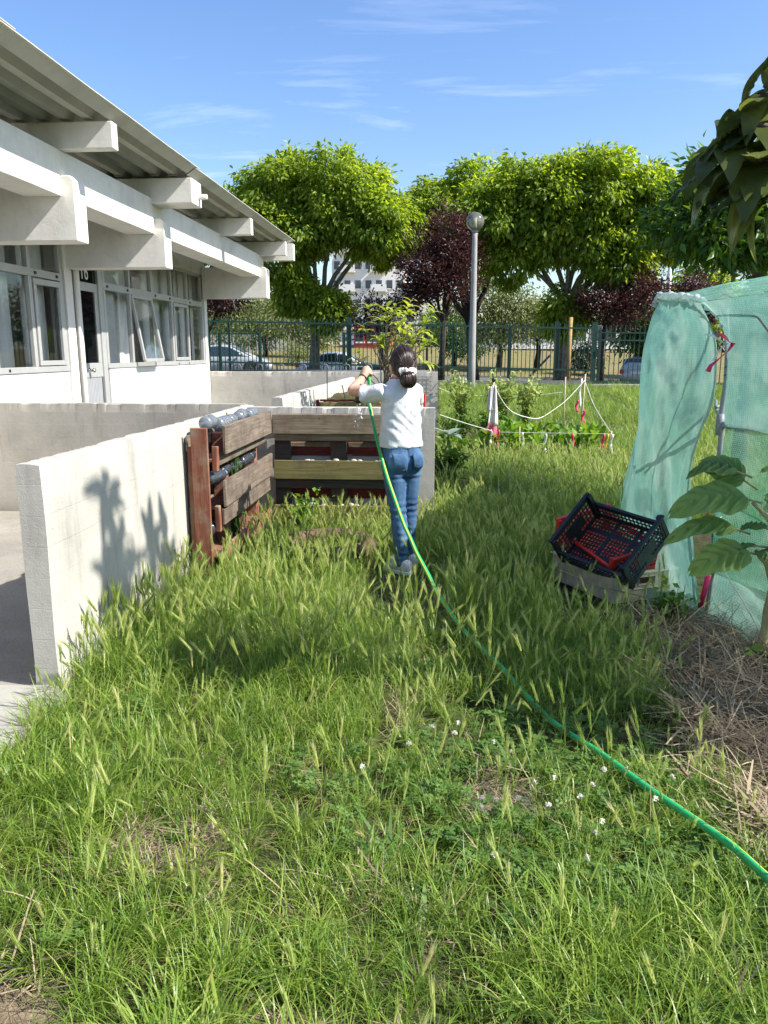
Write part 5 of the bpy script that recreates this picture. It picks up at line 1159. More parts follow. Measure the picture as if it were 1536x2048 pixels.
kl_leaves = [((1.335, 3.44, .815), (-1, -.05, .12), (0, -.75, 1), 0, .45), ((1.30, 3.45, .68), (-1, -.1, .25), (0, -.5, 1), 1, .5), ((1.36, 3.43, .575), (-1, -.18, -.02), (.05, -.9, 1), 2, .75), ((1.36, 3.56, .88), (-.75, .1, .5), (0, -1, .5), 3, .15), ((1.40, 3.46, .60), (-.7, .35, -.15), (0, .2, 1), 4, .2), ((1.45, 3.46, .56), (-.2, -.7, .3), (0, 0, 1), 5, .3), ((1.55, 3.42, .70), (.4, -.6, -.3), (0, 0, 1), 4, .35), ((1.62, 3.38, .6), (.6, -.5, .2), (0, 0, 1), 3, .5), ((1.56, 3.42, .86), (.5, -.3, .7), (0, 0, 1), 2, .6), ((1.52, 3.45, .78), (.1, .8, .4), (0, 0, 1), 4, .2), ((1.44, 3.46, .68), (-.5, .5, .1), (0, 0, 1), 6, .3), ((1.50, 3.45, .66), (-.3, -.6, -.3), (0, 0, 1), 6, .25), ((1.30, 3.5, .93), (-.9, .3, .25), (0, -.3, 1), 3, .05), ((1.5, 3.44, .90), (-.5, -.2, .5), (0, 0, 1), 5, .9), ((1.55, 3.40, .46), (.3, -.8, -.1), (0, 0, 1), 5, .6)]
for p, d, up, k, rr in kl_leaves:
    L, Wd, dr_, tc_ = kk[k]; me = leaf_proto("leaf", L, Wd, M['lf_kale'], 5.5, dr_, 44, 18, .017, .02, tc_ * 1.3, rr, .05, True); inst(me, kl, orient(p, d, up), "leaf")
    MB().tube([Vector(p) - Vector(d).normalized() * .05 - Vector((-.02, 0, .012)), Vector(p), Vector(p) + Vector(d).normalized() * .04], [.006, .005, .003], 6).build("petiole", M['stem_y'], kl, smooth=True)
# ================================================================ GROUND COVER (uncountable: one object each)
def grassmat(name, stops, trans=.4, rough=.42):
    m, t, o = newmat(name); a = N(t, 'ShaderNodeAttribute', attribute_name='rnd'); oi = N(t, 'ShaderNodeObjectInfo')
    f = math_(t, 'ADD', math_(t, 'MULTIPLY', a.outputs['Fac'], .62), math_(t, 'MULTIPLY', oi.outputs['Random'], .38))
    c = ramp(t, stops, f).outputs[0]
    p = pbsdf(t, None, c, rough, 0, None, .5); tr = N(t, 'ShaderNodeBsdfTranslucent')
    h_ = N(t, 'ShaderNodeHueSaturation'); h_.inputs['Hue'].default_value = .488; h_.inputs['Value'].default_value = 1.6; t.links.new(c, h_.inputs['Color']); t.links.new(h_.outputs[0], tr.inputs[0])
    mx_ = N(t, 'ShaderNodeMixShader'); mx_.inputs[0].default_value = trans; t.links.new(p.outputs[0], mx_.inputs[1]); t.links.new(tr.outputs[0], mx_.inputs[2]); t.links.new(mx_.outputs[0], o.inputs[0]); return m
M['grass'] = grassmat('green grass', [(0, (.058, .125, .016)), (.35, (.14, .25, .03)), (.7, (.27, .37, .055)), (.86, (.37, .44, .085)), (.93, (.45, .39, .16)), (1, (.5, .41, .2))])
M['barley'] = grassmat('wall barley', [(0, (.085, .19, .02)), (.4, (.20, .31, .045)), (.65, (.38, .46, .13)), (.88, (.56, .58, .24)), (1, (.66, .56, .34))], .45)
M['clover'] = grassmat('clover leaf', [(0, (.045, .11, .02)), (.5, (.10, .20, .035)), (1, (.18, .29, .06))], .35, .55)
M['straw'] = grassmat('dry straw', [(0, (.09, .06, .035)), (.35, (.22, .165, .10)), (.7, (.42, .33, .21)), (1, (.64, .54, .37))], .15, .8)
PROT = {}
def proto_coll(key, meshes):
    c = bpy.data.collections.new(key)
    for i, me in enumerate(meshes):
        o = bpy.data.objects.new("%s_sprig_%02d" % (key, i), me); c.objects.link(o)
    PROT[key] = (c, len(meshes))
class BL:
    def __init__(s): s.V = []; s.F = []; s.R = []
    def blade(s, p, ang, L, w, lean, bend, r, seg=4, drop=0, wtip=.08):
        o = len(s.V); dx, dy = math.cos(ang), math.sin(ang); x, y, z = p; th = lean
        for i in range(seg + 1):
            f = i / seg; ww = w * (1 - (1 - wtip) * f ** 1.6) * (.6 + .4 * min(1, f * 4)); tw = ang + 1.571 + .5 * f
            s.V += [(x + ww / 2 * math.cos(tw), y + ww / 2 * math.sin(tw), z), (x - ww / 2 * math.cos(tw), y - ww / 2 * math.sin(tw), z)]; s.R += [r, r]
            st = L / seg; x += dx * math.sin(th) * st; y += dy * math.sin(th) * st; z += math.cos(th) * st; th += bend / seg * (1 + f)
        for i in range(seg): a = o + 2 * i; s.F.append((a, a + 1, a + 3, a + 2))
    def quad(s, pts, r): o = len(s.V); s.V += [tuple(p) for p in pts]; s.R += [r] * 4; s.F.append((o, o + 1, o + 2, o + 3))
    def mesh(s, nm, m): return npmesh(nm, np.array(s.V), np.array(s.F), m, np.array(s.R), True)
def U(a, b): return random.uniform(a, b)
gm = []
for k in range(7):
    b = BL(); n = 26
    for i in range(n):
        a = U(0, 6.283); q = U(0, .055); L = U(.07, .19) * (1 + .25 * (k % 3)); dry = random.random() < .13
        b.blade((q * math.cos(a), q * math.sin(a), -.01), a + U(-.9, .9), L * (.8 if dry else 1), U(.0028, .0060), U(.05, .55), U(.4, 1.9), U(.86, 1) if dry else U(.05, .75), 4)
    gm.append(b.mesh("grass_tuft", M['grass']))
for k in range(2):
    b = BL()
    for i in range(12):
        a = U(0, 6.283); b.blade((U(-.03, .03), U(-.03, .03), -.01), a, U(.18, .30), U(.0035, .0065), U(.15, .7), U(1.2, 2.6), U(.1, .8) if random.random() < .8 else U(.85, 1), 6)
    for i in range(10):
        a = U(0, 6.283); b.blade((U(-.04, .04), U(-.04, .04), -.01), a, U(.06, .12), U(.003, .006), U(.3, .9), U(.5, 1.6), U(.0, .5), 4)
    gm.append(b.mesh("grass_tuft", M['grass']))
proto_coll("grass", gm)
gm = []
for k in range(7):
    b = BL(); ns = 1 if k < 5 else 2
    for q in range(ns):
        H_ = U(.13, .26); a = U(0, 6.283); ox, oy = U(-.02, .02), U(-.02, .02); lean = U(.02, .22); bend = U(.2, .8); seg = 5; x, y, z, th = ox, oy, 0, lean; pts = []
        for i in range(seg + 1):
            pts.append((x, y, z, th)); st = H_ / seg; x += math.cos(a) * math.sin(th) * st; y += math.sin(a) * math.sin(th) * st; z += math.cos(th) * st; th += bend / seg
        b.blade((ox, oy, 0), a, H_, .0028, lean, bend, .25, 5, 0, .7); b.blade((ox, oy, 0), a + 1.5, H_, .0022, lean * .98, bend, .25, 5, 0, .7)
        px_, py_, pz_, pth = pts[-1]; hl = U(.06, .095); d = Vector((math.cos(a) * math.sin(pth), math.sin(a) * math.sin(pth), math.cos(pth))); tone = U(.5, .9) if random.random() < .85 else U(.9, 1)
        s1 = d.orthogonal().normalized(); s2 = d.cross(s1)
        for i in range(44):     # awns
            f = U(0, 1); base = Vector((px_, py_, pz_)) + d * hl * f; q2 = i * 2.4; sd_ = s1 * math.cos(q2) + s2 * math.sin(q2); L = U(.03, .055); dd = (d + sd_ * U(.10, .27)).normalized(); wv = sd_.cross(d) * .0010; e = base + dd * L
            b.quad((base + sd_ * .003 - wv, base + sd_ * .003 + wv, e + wv * .25, e - wv * .25), min(1, tone + U(-.1, .15)))
        for i in range(14):     # grains
            f = i / 14; base = Vector((px_, py_, pz_)) + d * hl * f; q2 = i * 2.09; sd_ = s1 * math.cos(q2) + s2 * math.sin(q2); dd = (d + sd_ * .35).normalized(); wv = sd_.cross(d) * .0034; b.quad((base - wv * .4, base + dd * .007 - wv, base + dd * .017, base + dd * .007 + wv), max(0, tone - U(.1, .3)))
        for i in range(3): b.blade((ox, oy, U(.0, .07)), U(0, 6.283), U(.07, .14), U(.004, .006), U(.3, .7), U(.5, 1.4), U(.0, .5), 4)
    gm.append(b.mesh("barley_stem", M['barley']))
proto_coll("barley", gm)
gm = []
for k in range(4):
    b = BL()
    for i in range(15):
        a = U(0, 6.283); q = U(0, .08); h = U(.03, .085); c = Vector((q * math.cos(a), q * math.sin(a), h)); r = U(.009, .016); t0 = U(0, 6.28); tilt = Vector((U(-.3, .3), U(-.3, .3), 1)).normalized(); s1 = tilt.orthogonal().normalized(); s2 = tilt.cross(s1); tn = U(0, .9)
        for j in range(3):
            q2 = t0 + j * 2.094; d = s1 * math.cos(q2) + s2 * math.sin(q2); sd_ = tilt.cross(d); b.quad((c, c + d * r * .9 - sd_ * r * .75 + tilt * r * .15, c + d * r * 1.6, c + d * r * .9 + sd_ * r * .75 + tilt * r * .15), tn)
        b.blade((c.x * .6, c.y * .6, 0), a, h * 1.05, .0016, .1, .2, .3, 2, 0, .8)
    gm.append(b.mesh("clover_tuft", M['clover']))
proto_coll("clover", gm)
gm = []
for k in range(5):
    b = BL()
    for i in range(26):
        a = U(0, 6.283); p = (U(-.09, .09), U(-.09, .09), U(.0, .045)); b.blade(p, a, U(.05, .22), U(.0018, .0055 if random.random() < .8 else .014), U(1.2, 1.65), U(-.3, .5), U(0, 1), 4, 0, .5)
    gm.append(b.mesh("straw_wisp", M['straw']))
proto_coll("straw", gm)
gm = []
for k in range(3):
    b = BL(); t0 = U(0, 6)
    for i in range(10): b.blade((0, 0, .0), t0 + i * .63 + U(-.2, .2), U(.09, .17), U(.016, .026), U(.7, 1.15), U(.2, .7), U(.1, .6), 5, 0, .12)
    gm.append(b.mesh("plantain_rosette", M['clover']))
proto_coll("weed", gm)

def scatter(name, label, cat, key, P, sc, tilt=.15):
    n = len(P); me = bpy.data.meshes.new(name); me.vertices.add(n); me.vertices.foreach_set('co', np.ascontiguousarray(P, dtype=np.float32).ravel())
    rot = np.stack([RNG.normal(0, tilt, n), RNG.normal(0, tilt, n), RNG.random(n) * 6.283], 1).astype(np.float32)
    a = me.attributes.new('rot', 'FLOAT_VECTOR', 'POINT'); a.data.foreach_set('vector', rot.ravel())
    a = me.attributes.new('scl', 'FLOAT', 'POINT'); a.data.foreach_set('value', np.ascontiguousarray(sc, dtype=np.float32))
    c, k = PROT[key]
    a = me.attributes.new('pick', 'INT', 'POINT'); a.data.foreach_set('value', RNG.integers(0, k, n).astype(np.int32))
    me.update(); o = bpy.data.objects.new(name, me); COL.objects.link(o)
    ng = bpy.data.node_groups.new(name, 'GeometryNodeTree'); ng.interface.new_socket("Geometry", in_out='INPUT', socket_type='NodeSocketGeometry'); ng.interface.new_socket("Geometry", in_out='OUTPUT', socket_type='NodeSocketGeometry')
    gi = ng.nodes.new('NodeGroupInput'); go = ng.nodes.new('NodeGroupOutput'); ip = ng.nodes.new('GeometryNodeInstanceOnPoints'); ci = ng.nodes.new('GeometryNodeCollectionInfo')
    ci.inputs[0].default_value = c; ci.inputs['Separate Children'].default_value = True; ci.inputs['Reset Children'].default_value = True
    def na(nm, ty): q = ng.nodes.new('GeometryNodeInputNamedAttribute'); q.data_type = ty; q.inputs[0].default_value = nm; return [s_ for s_ in q.outputs if s_.enabled and s_.name == 'Attribute'][0]
    er = ng.nodes.new('FunctionNodeEulerToRotation'); L = ng.links
    L.new(na('rot', 'FLOAT_VECTOR'), er.inputs[0]); L.new(er.outputs[0], ip.inputs['Rotation']); L.new(na('scl', 'FLOAT'), ip.inputs['Scale']); L.new(na('pick', 'INT'), ip.inputs['Instance Index'])
    ip.inputs['Pick Instance'].default_value = True
    L.new(gi.outputs[0], ip.inputs['Points']); L.new(ci.outputs[0], ip.inputs['Instance']); L.new(ip.outputs[0], go.inputs[0])
    md = o.modifiers.new("scatter", 'NODES'); md.node_group = ng
    o['kind'] = 'stuff'; return tag(o, label, cat)
_NX = RNG.random((64, 64))
def vnoise(x, y, s):
    x = x * s + 100; y = y * s + 100; xi = np.floor(x).astype(int); yi = np.floor(y).astype(int); fx = x - xi; fy = y - yi; fx = fx * fx * (3 - 2 * fx); fy = fy * fy * (3 - 2 * fy)
    g_ = lambda a, b_: _NX[a % 64, b_ % 64]
    return (g_(xi, yi) * (1 - fx) + g_(xi + 1, yi) * fx) * (1 - fy) + (g_(xi, yi + 1) * (1 - fx) + g_(xi + 1, yi + 1) * fx) * fy
def mulch(x, y): return (x > 1.0 + .16 * (vnoise(x, y, 3) - .5) - .10 * np.clip(2.6 - y, 0, 1)) & (y > 1.95 + .2 * vnoise(x, y, 2)) & (y < 4.15)
def bed(x, y): return (x > -.0) & (x < 2.3) & (y > 10.7) & (y < 14.2)
def ell_(x, y, cx, cy, rx, ry): return ((x - cx) / rx) ** 2 + ((y - cy) / ry) ** 2
def lawn(x, y):
    edge = -1.60 + .07 * (vnoise(x, y, 4) - .5) * 2
    ok = (x > np.where(y < 2.95, edge - .04 + .08 * vnoise(x, y, 7), -1.635)) 
    ok &= ~((x < -.06) & (y > 6.36)); ok &= ~((x < -1.43) & (y > 4.72) & (y < 6.4)); ok &= ~((x < -.33) & (y > 6.2))
    ok &= ~((y > 23.85)); ok &= ell_(x, y, 1.04, 4.68, .36, .38) > 1
    ok &= ~((x > 1.42 + .05 * (y > 4.1)) & (y > 2.2) & (y < 6.4))
    return ok
def rnd_pts(x0, x1, y0, y1, dens):
    n = int((x1 - x0) * (y1 - y0) * dens); return RNG.uniform(x0, x1, n), RNG.uniform(y0, y1, n)
def lift(x, y): return np.stack([x, y, np.array([gz(a, b_) for a, b_ in zip(x, y)])], 1)
X = []; Y = []; Z = []
for (x0, x1, y0, y1, dn, s0) in ((-1.8, 2.4, .2, 2.6, 420, .92), (-1.7, 2.2, 2.6, 4.6, 290, .92), (-1.6, 4.2, 4.6, 8, 200, 1.0), (-.1, 7, 8, 15, 90, 1.25), (-1.5, 11, 15, 24, 50, 1.5)):
    x, y = rnd_pts(x0, x1, y0, y1, dn); nz = vnoise(x, y, 2.2)
    keep = lawn(x, y) & ~mulch(x, y) & (RNG.random(len(x)) < .45 + .75 * nz)
    keep &= ~((ell_(x, y, .22, 2.30, .17, .16) < 1) & (RNG.random(len(x)) < .8)); keep &= ~((ell_(x, y, -.80, 1.97, .22, .13) < 1) & (RNG.random(len(x)) < .78)); keep &= ~((ell_(x, y, -.35, 1.42, .17, .06) < 1) & (RNG.random(len(x)) < .85)); keep &= ~((ell_(x, y, -.98, 1.36, .2, .12) < 1) & (RNG.random(len(x)) < .8))
    keep &= ~(bed(x, y) & (RNG.random(len(x)) < .8)); keep &= ~((ell_(x, y, .92, 4.2, .34, .36) < 1) & (RNG.random(len(x)) < .7)); keep &= ~((ell_(x, y, -.27, 4.70, .20, .36) < 1) & (RNG.random(len(x)) < .6))
    x, y, nz = x[keep], y[keep], nz[keep]; X.append(x); Y.append(y); Z.append(s0 * RNG.uniform(.55, 1.15, len(x)) * (.75 + .5 * nz) * np.where(ell_(x, y, .35, 2.4, .7, .55) < 1, .72, 1) * np.where(ell_(x, y, -.25, 4.45, .3, .62) < 1, .5, 1))
x, y, s = np.concatenate(X), np.concatenate(Y), np.concatenate(Z)
scatter("lawn_grass", "uncut green grass covering the garden ground", "grass", "grass", lift(x, y), s)
# wall barley: thick in the middle distance, thinner near the camera
X = []; Y = []
def bar_density(x, y):
    d = np.where(y > 3.1, 1.0, np.clip((y - 1.2) / 1.9, 0, 1) ** 1.3 * .5 + .12); d = np.where((x > .0) & (y < 3.3), d * .6, d)
    return d * (.30 + 1.1 * vnoise(x, y, 1.7))
for (x0, x1, y0, y1, dn) in ((-1.68, 1.2, .8, 4.2, 340), (-1.64, 1.3, 4.2, 6.4, 320), (-.1, 4, 6.2, 10.5, 170), (-.1, 7, 10.5, 16, 26)):
    x, y = rnd_pts(x0, x1, y0, y1, dn); keep = lawn(x, y) & ~mulch(x, y) & ~bed(x, y) & (RNG.random(len(x)) < bar_density(x, y)); keep &= ~((ell_(x, y, .92, 4.15, .34, .4) < 1) & (RNG.random(len(x)) < .85)); keep &= ~((ell_(x, y, -.83, 5.38, .30, .2) < 1)); keep &= ~((ell_(x, y, -.25, 4.45, .27, .62) < 1) & (RNG.random(len(x)) < .86))
    X.append(x[keep]); Y.append(y[keep])
x, y = np.concatenate(X), np.concatenate(Y)
hs_ = np.where(y > 3.0, 1.0, .78) * RNG.uniform(.7, 1.15, len(x)); hs_ = np.where((x < -.9) & (y > 3) & (y < 5), hs_ * 1.1, hs_)
scatter("wall_barley", "wild barley with feathery pale green ears among the grass", "grass", "barley", lift(x, y), hs_, .13)
x, y = rnd_pts(-1.55, 1.05, 1.1, 3.6, 480); pr_ = np.clip(1.1 - ell_(x, y, .42, 2.3, .8, .62), 0, 1) * .6 + .22 * (vnoise(x, y, 2.5) > .7); k = lawn(x, y) & ~mulch(x, y) & (RNG.random(len(x)) < pr_) & (ell_(x, y, .24, 2.33, .15, .12) > 1)
x, y = x[k], y[k]; scatter("clover", "dark green clover leaves growing through the grass", "clover", "clover", lift(x, y), RNG.uniform(.5, .95, len(x)))
x, y = rnd_pts(-1.5, 1.0, 1.2, 3.4, 9); k = lawn(x, y) & ~mulch(x, y); x, y = x[k], y[k]; scatter("plantain_weeds", "broad leaved plantain rosettes in the grass", "weeds", "weed", lift(x, y), RNG.uniform(.6, 1.1, len(x)), .1)
x, y = rnd_pts(.6, 2.3, 1.6, 4.4, 230); k = mulch(x, y) | ((x > .85) & (y > 2.2) & (y < 4.0) & (RNG.random(len(x)) < .2)); x, y = x[k], y[k]
scatter("straw_mulch", "dry straw and stalks heaped on the soil in front of the net tunnel", "straw", "straw", lift(x, y) + np.stack([x * 0, x * 0, .05 * vnoise(x, y, 5)], 1), RNG.uniform(.7, 1.4, len(x)), .2)
x, y = rnd_pts(-1.6, 1.1, 1.2, 6, 24); x2, y2 = rnd_pts(-1.2, .5, 1.2, 2.6, 160); k2 = (ell_(x2, y2, -.80, 1.98, .26, .16) < 1) | (ell_(x2, y2, .22, 2.3, .18, .16) < 1) | (ell_(x2, y2, -1, 1.36, .28, .16) < 1); x = np.concatenate([x, x2[k2]]); y = np.concatenate([y, y2[k2]]); k = lawn(x, y); x, y = x[k], y[k]; scatter("dry_stalks", "scattered dry straw coloured stalks lying in the grass", "straw", "straw", lift(x, y), RNG.uniform(.4, .8, len(x)), .3)
x, y = rnd_pts(-.1, 2.3, 10.6, 14.2, 22); k = bed(x, y); x, y = x[k], y[k]; scatter("bed_straw", "dry straw over the soil of the roped garden bed", "straw", "straw", lift(x, y), RNG.uniform(.9, 1.5, len(x)), .2)
# small pale stones in the bare patch
b = MB()
for i in range(26):
    r = U(.006, .02); b.ell((.22 + U(-.13, .13), 2.34 + U(-.11, .11), .004), (r * 1.3, r, r * .7), 6, 4)
o = b.build("stones", simple('grey pebbles', (.2, .2, .21), .8, 0, .3, 30, .2), smooth=True); o['kind'] = 'stuff'; tag(o, "small grey stones in the bare patch in the grass", "stones")
# white clover flowers
def px2(u, v, z):
    d = camM @ Vector(((u - 768) / 1539.0, (1024 - v) / 1539.0, -1)); t = (z - 1.45) / d.z; return Vector((0, 0, 1.45)) + d * t
bf = BL(); 
for i in range(46):
    d = Vector(unit(RNG.normal(size=(1, 3)))[0]); d.z = abs(d.z) * 1.1 - .25; d.normalize(); p = Vector((0, 0, .13)); s_ = d.orthogonal().normalized() * .0018; bf.quad((p + d * .003 - s_, p + d * .003 + s_, p + d * U(.010, .013) + s_, p + d * .011 - s_), U(.3, 1))
M['petal'] = leafmat('white clover petal', [(0, (.55, .52, .45)), (1, (.8, .78, .72))], .3, .6)
fm_ = bf.mesh("flower_head", M['petal']); bs = BL(); bs.blade((0, 0, 0), 0, .13, .0022, .02, .03, .3, 4, 0, .9); sm_ = bs.mesh("stem", M['clover'])
for (u, v) in ((865, 1450), (918, 1438), (905, 1462), (983, 1475), (1034, 1500), (1077, 1558), (1115, 1548), (1210, 1530), (1182, 1565), (1163, 1580), (1197, 1632), (1168, 1697), (826, 1478), (984, 1702), (1318, 1588), (1340, 1548), (1250, 1528), (732, 1528), (1098, 1606), (1190, 1662)):
    p = px2(u, v, .13); t_ = thing("clover_flower", "small round white clover flower head in the grass", "flower", (p.x, p.y, 0), "white clover flowers"); t_.rotation_euler = (U(-.15, .15), U(-.15, .15), U(0, 6)); t_.scale = (.9,) * 3
    for me, nm in ((fm_, "flower_head"), (sm_, "stem")): o = bpy.data.objects.new(nm, me); COL.objects.link(o); o.parent = t_

# ================================================================ ROPED GARDEN BED
def gp(x, y, z=0): return (x, y, gz(x, y) + z)
M['lf_bean'] = leafmat('bright bean leaf', [(0, (.05, .13, .015)), (.6, (.12, .24, .03)), (1, (.22, .34, .05))], .4, .45)
def plant_mesh(nm, n, L, Wd, h, rad, m, droop=.1, col=(.2, .9), up=.2):
    P = np.stack([RNG.normal(0, rad, n), RNG.normal(0, rad, n), RNG.uniform(.12, 1, n) * h], 1); P[:, :2] *= (1.15 - .6 * P[:, 2:3] / h); D = P.copy(); D[:, 2] = up; D = unit(D) + RNG.normal(0, .4, P.shape); D[:, 2] -= droop; Nn = RNG.normal(0, .35, P.shape); Nn[:, 2] += 1
    V, F, r_ = leaf_arrays(P, D, Nn, L * RNG.uniform(.6, 1.2, n), Wd * RNG.uniform(.7, 1.2, n), RNG.uniform(*col, n), .15); return npmesh(nm, V, F, m, r_)
bean = [plant_mesh("foliage", 34, .13, .10, .24, .10, M['lf_bean']) for k in range(3)]
stemm = MB().tube([(0, 0, 0), (.01, 0, .12), (0, .01, .2)], .005, 5).mesh("stem", M['lf_bean'])
k_ = 0
for row, (y0, x0, x1, n) in enumerate(((11.0, .05, 2.05, 9), (11.8, .9, 2.2, 6), (12.5, 1.2, 2.2, 5))):
    for i in range(n):
        x = x0 + (x1 - x0) * i / (n - 1) + U(-.05, .05); y = y0 + U(-.12, .12)
        t_ = thing("bean_plant", ["low bright green bean plant in the front row of the roped bed", "low bean plant in the middle row of the roped bed", "low bean plant in the back row of the roped bed, before the tall stakes"][row], "plant", gp(x, y), ["front row of bean plants", "middle row of bean plants", "back row of bean plants"][row]); t_.rotation_euler = (0, 0, U(0, 6)); s_ = U(.85, 1.35); t_.scale = (s_,) * 3
        for me, nm in ((bean[k_ % 3], "foliage"), (stemm, "stem")): o = bpy.data.objects.new(nm, me); COL.objects.link(o); o.parent = t_
        k_ += 1
M['lf_bush'] = leafmat('soft bush leaf', [(0, (.08, .14, .025)), (.5, (.22, .30, .07)), (1, (.5, .54, .24))], .4, .5)
def bush_plant(label, x, y, h, rad, m, n=520, L=.09, Wd=.05, nm="garden_plant"):
    t_ = thing(nm, label, "plant", gp(x, y)); b = MB(); zz = gz(x, y)
    stems = []
    for i in range(9):
        a = U(0, 6.28); tip = (x + rad * U(.2, .9) * math.cos(a), y + rad * U(.2, .9) * math.sin(a), zz + h * U(.65, 1.0)); limb([(x + .03 * math.cos(a), y + .03 * math.sin(a), zz - .02), (x + (tip[0] - x) * .4, y + (tip[1] - y) * .4, zz + h * .5), tip], .008, .004, b, 5, .01); stems.append(tip)
    b.build("stem", m, t_, smooth=True); P = []; D = []
    for tip in stems:
        k = n // len(stems); f = RNG.random(k) ** .8; p = np.stack([x + (tip[0] - x) * f, y + (tip[1] - y) * f, zz + (tip[2] - zz) * (.15 + .85 * f)], 1) + RNG.normal(0, .045, (k, 3)); P.append(p); D.append(RNG.normal(0, .8, (k, 3)) + np.array([0, 0, .25]))
    P = np.concatenate(P); D = np.concatenate(D); Nn = RNG.normal(0, .5, P.shape); Nn[:, 2] += .8; hf = (P[:, 2] - zz) / h
    V, F, r_ = leaf_arrays(P, D, Nn, L * RNG.uniform(.6, 1.2, len(P)), Wd * RNG.uniform(.7, 1.2, len(P)), np.clip(.15 + .6 * hf + RNG.normal(0, .15, len(P)), 0, 1), .12); o = bpy.data.objects.new("foliage", npmesh("foliage", V, F, m, r_)); fin(o, t_, kind='stuff'); return t_
bush_plant("tall bushy plant with pale tips left of the lamp post's foot", .28, 13.6, 1.05, .3, M['lf_bush'])
bush_plant("tallest bushy plant with pale yellow tips, behind the stake with the white rag", .98, 13.6, 1.08, .34, M['lf_bush'], 640)
bush_plant("bushy plant with pale tips right of the rag stake, middle of the bed", 1.42, 13.7, .92, .30, M['lf_bush'])
bush_plant("dark feathery plant low behind the wall's end at the bed's left corner", .22, 11.9, .50, .34, M['lf_mid'], 560, .10, .03)
bush_plant("dark green plant at the concrete wall's end, lower left of the bed", .05, 8.6, .42, .26, M['lf_mid'], 420, .10, .045)
bush_plant("low dark plant before the rag stake in the bed", .72, 12.6, .42, .28, M['lf_mid'], 400, .09, .05)
bush_plant("small leafy weed on the soil beside the net tunnel's pipe foot", 1.22, 3.98, .20, .10, M['lf_mid'], 110, .06, .035, "nettle")
bush_plant("bright green seedling at the foot of the tree cabbage", 1.50, 3.36, .14, .05, M['lf_bean'], 26, .06, .04, "seedling")
bush_plant("small bright weed growing at the corner where the two pallets meet", -1.12, 5.95, .34, .14, M['lf_bean'], 200, .05, .04, "weed")
bush_plant("tiny weed sprouting between the bottles on top of the pallet side", -1.50, 5.35, 1.08, .05, M['lf_bean'], 46, .045, .035, "weed")
M['lf_silver'] = leafmat('silvery leaf', [(0, (.14, .20, .15)), (1, (.28, .35, .27))], .2, .5)
sv = thing("silver_plant", "silvery broad leafed cabbage at the end of the concrete walls", "plant", gp(.08, 10.3))
for k in range(8):
    a = k * .8; inst(leaf_proto("leaf", .26, .14, M['lf_silver'], 0, .4, 8, 4, 0, .2, rr=U(.1, .9)), sv, orient((.06 + .02 * math.cos(a), 10.3 + .02 * math.sin(a), gz(0, 10.3) + .36), (math.cos(a), math.sin(a), U(.1, .9)), (0, 0, 1), U(.7, 1.1)), "leaf")
b = MB(); b.tube([gp(.06, 10.3), gp(.06, 10.3, .38)], .014, 6); b.build("stem", M['lf_mid'], sv)
# stakes, strings, rag, ribbons
M['cane'] = simple('pale cane', (.50, .42, .25), .7, 0, .2, 14, .2)
def stake(label, x, y, h, r=.012, lean=(0, 0)):
    t_ = MB().tube([gp(x, y, -.05), gp(x + lean[0] * .5, y + lean[1] * .5, h * .5), gp(x + lean[0], y + lean[1], h)], r, 7).build("garden_stake", M['cane'], smooth=True); return tag(t_, label, "stake")
rs = thing("garden_stake", "garden stake with a dark knob on top holding the white rag", "stake", gp(.69, 11.0))
MB().tube([gp(.70, 11.0, -.05), gp(.685, 11.0, 1.03)], .013, 8).build("cane", M['cane'], rs, smooth=True); MB().ell(gp(.685, 11.0, 1.05), (.03, .03, .035), 10, 7).build("knob", M['black'], rs, smooth=True)
stake("short cane stake at the front right corner of the roped bed", 2.22, 10.56, .40, .012, (.03, 0)); stake("tall cane stake at the back right of the bed, the right one of two", 2.30, 13.2, 1.02, .014, (.03, 0)); stake("tall cane stake at the back of the bed, just left of its twin", 2.13, 14.0, .92, .012); stake("short cane stake at the front middle of the roped bed", 1.05, 10.8, .42, .009)
cl = thing("rag", "white rag with a pink and dark fringe hanging on the knobbed garden stake", "rag", gp(.69, 10.98, .95))
def rag(x0, z0, z1, w0, w1, m, nm, y=10.965, ph=0):
    b = MB(); zz = gz(.7, 11); b.grid(lambda u, v: (x0 + (u - .5) * (w0 + (w1 - w0) * v), y - .02 - .018 * math.sin(u * 9 + ph + v * 2), zz + z0 + (z1 - z0) * v), 12, 10); b.build(nm, m, cl, smooth=True, solid=.004)
M['cloth_w'] = simple('white cloth', (.75, .70, .68), .9, 0, .08, 12, .2); M['cloth_p'] = simple('pink cloth', (.60, .13, .2), .9, 0, .15, 12, .2); M['cloth_d'] = simple('maroon cloth', (.10, .02, .03), .9, 0, .2, 12, .2)
rag(.69, .98, .42, .05, .15, M['cloth_w'], "cloth"); rag(.64, .96, .62, .04, .09, M['cloth_w'], "cloth", 10.955, 2); rag(.675, .46, .27, .11, .18, M['cloth_p'], "fringe", 10.97, 1); rag(.68, .28, .20, .17, .18, M['cloth_d'], "fringe", 10.972, 4)
def string(label, pts, r=.005, m=None): return tag(MB().tube([pl_interp(pts, i / 14) for i in range(15)], r, 5).build("string", m or M['string'], smooth=True), label, "string")
string("white string along the front of the bed from the wall's end to the rag stake", [gp(-.05, 9.2, .72), gp(.3, 10.2, .52), gp(.70, 11.0, .33)])
string("white string with ribbons from the rag stake to the short corner stake", [gp(.70, 11.0, .32), gp(1.4, 10.8, .335), gp(2.25, 10.55, .36)])
string("thick white string sagging from the top of the rag stake to the bed's middle", [gp(.70, 11.0, .95), gp(.95, 11.3, .60), gp(1.35, 11.9, .42), gp(1.55, 12.2, .42)], .0065, M['white_tape'])
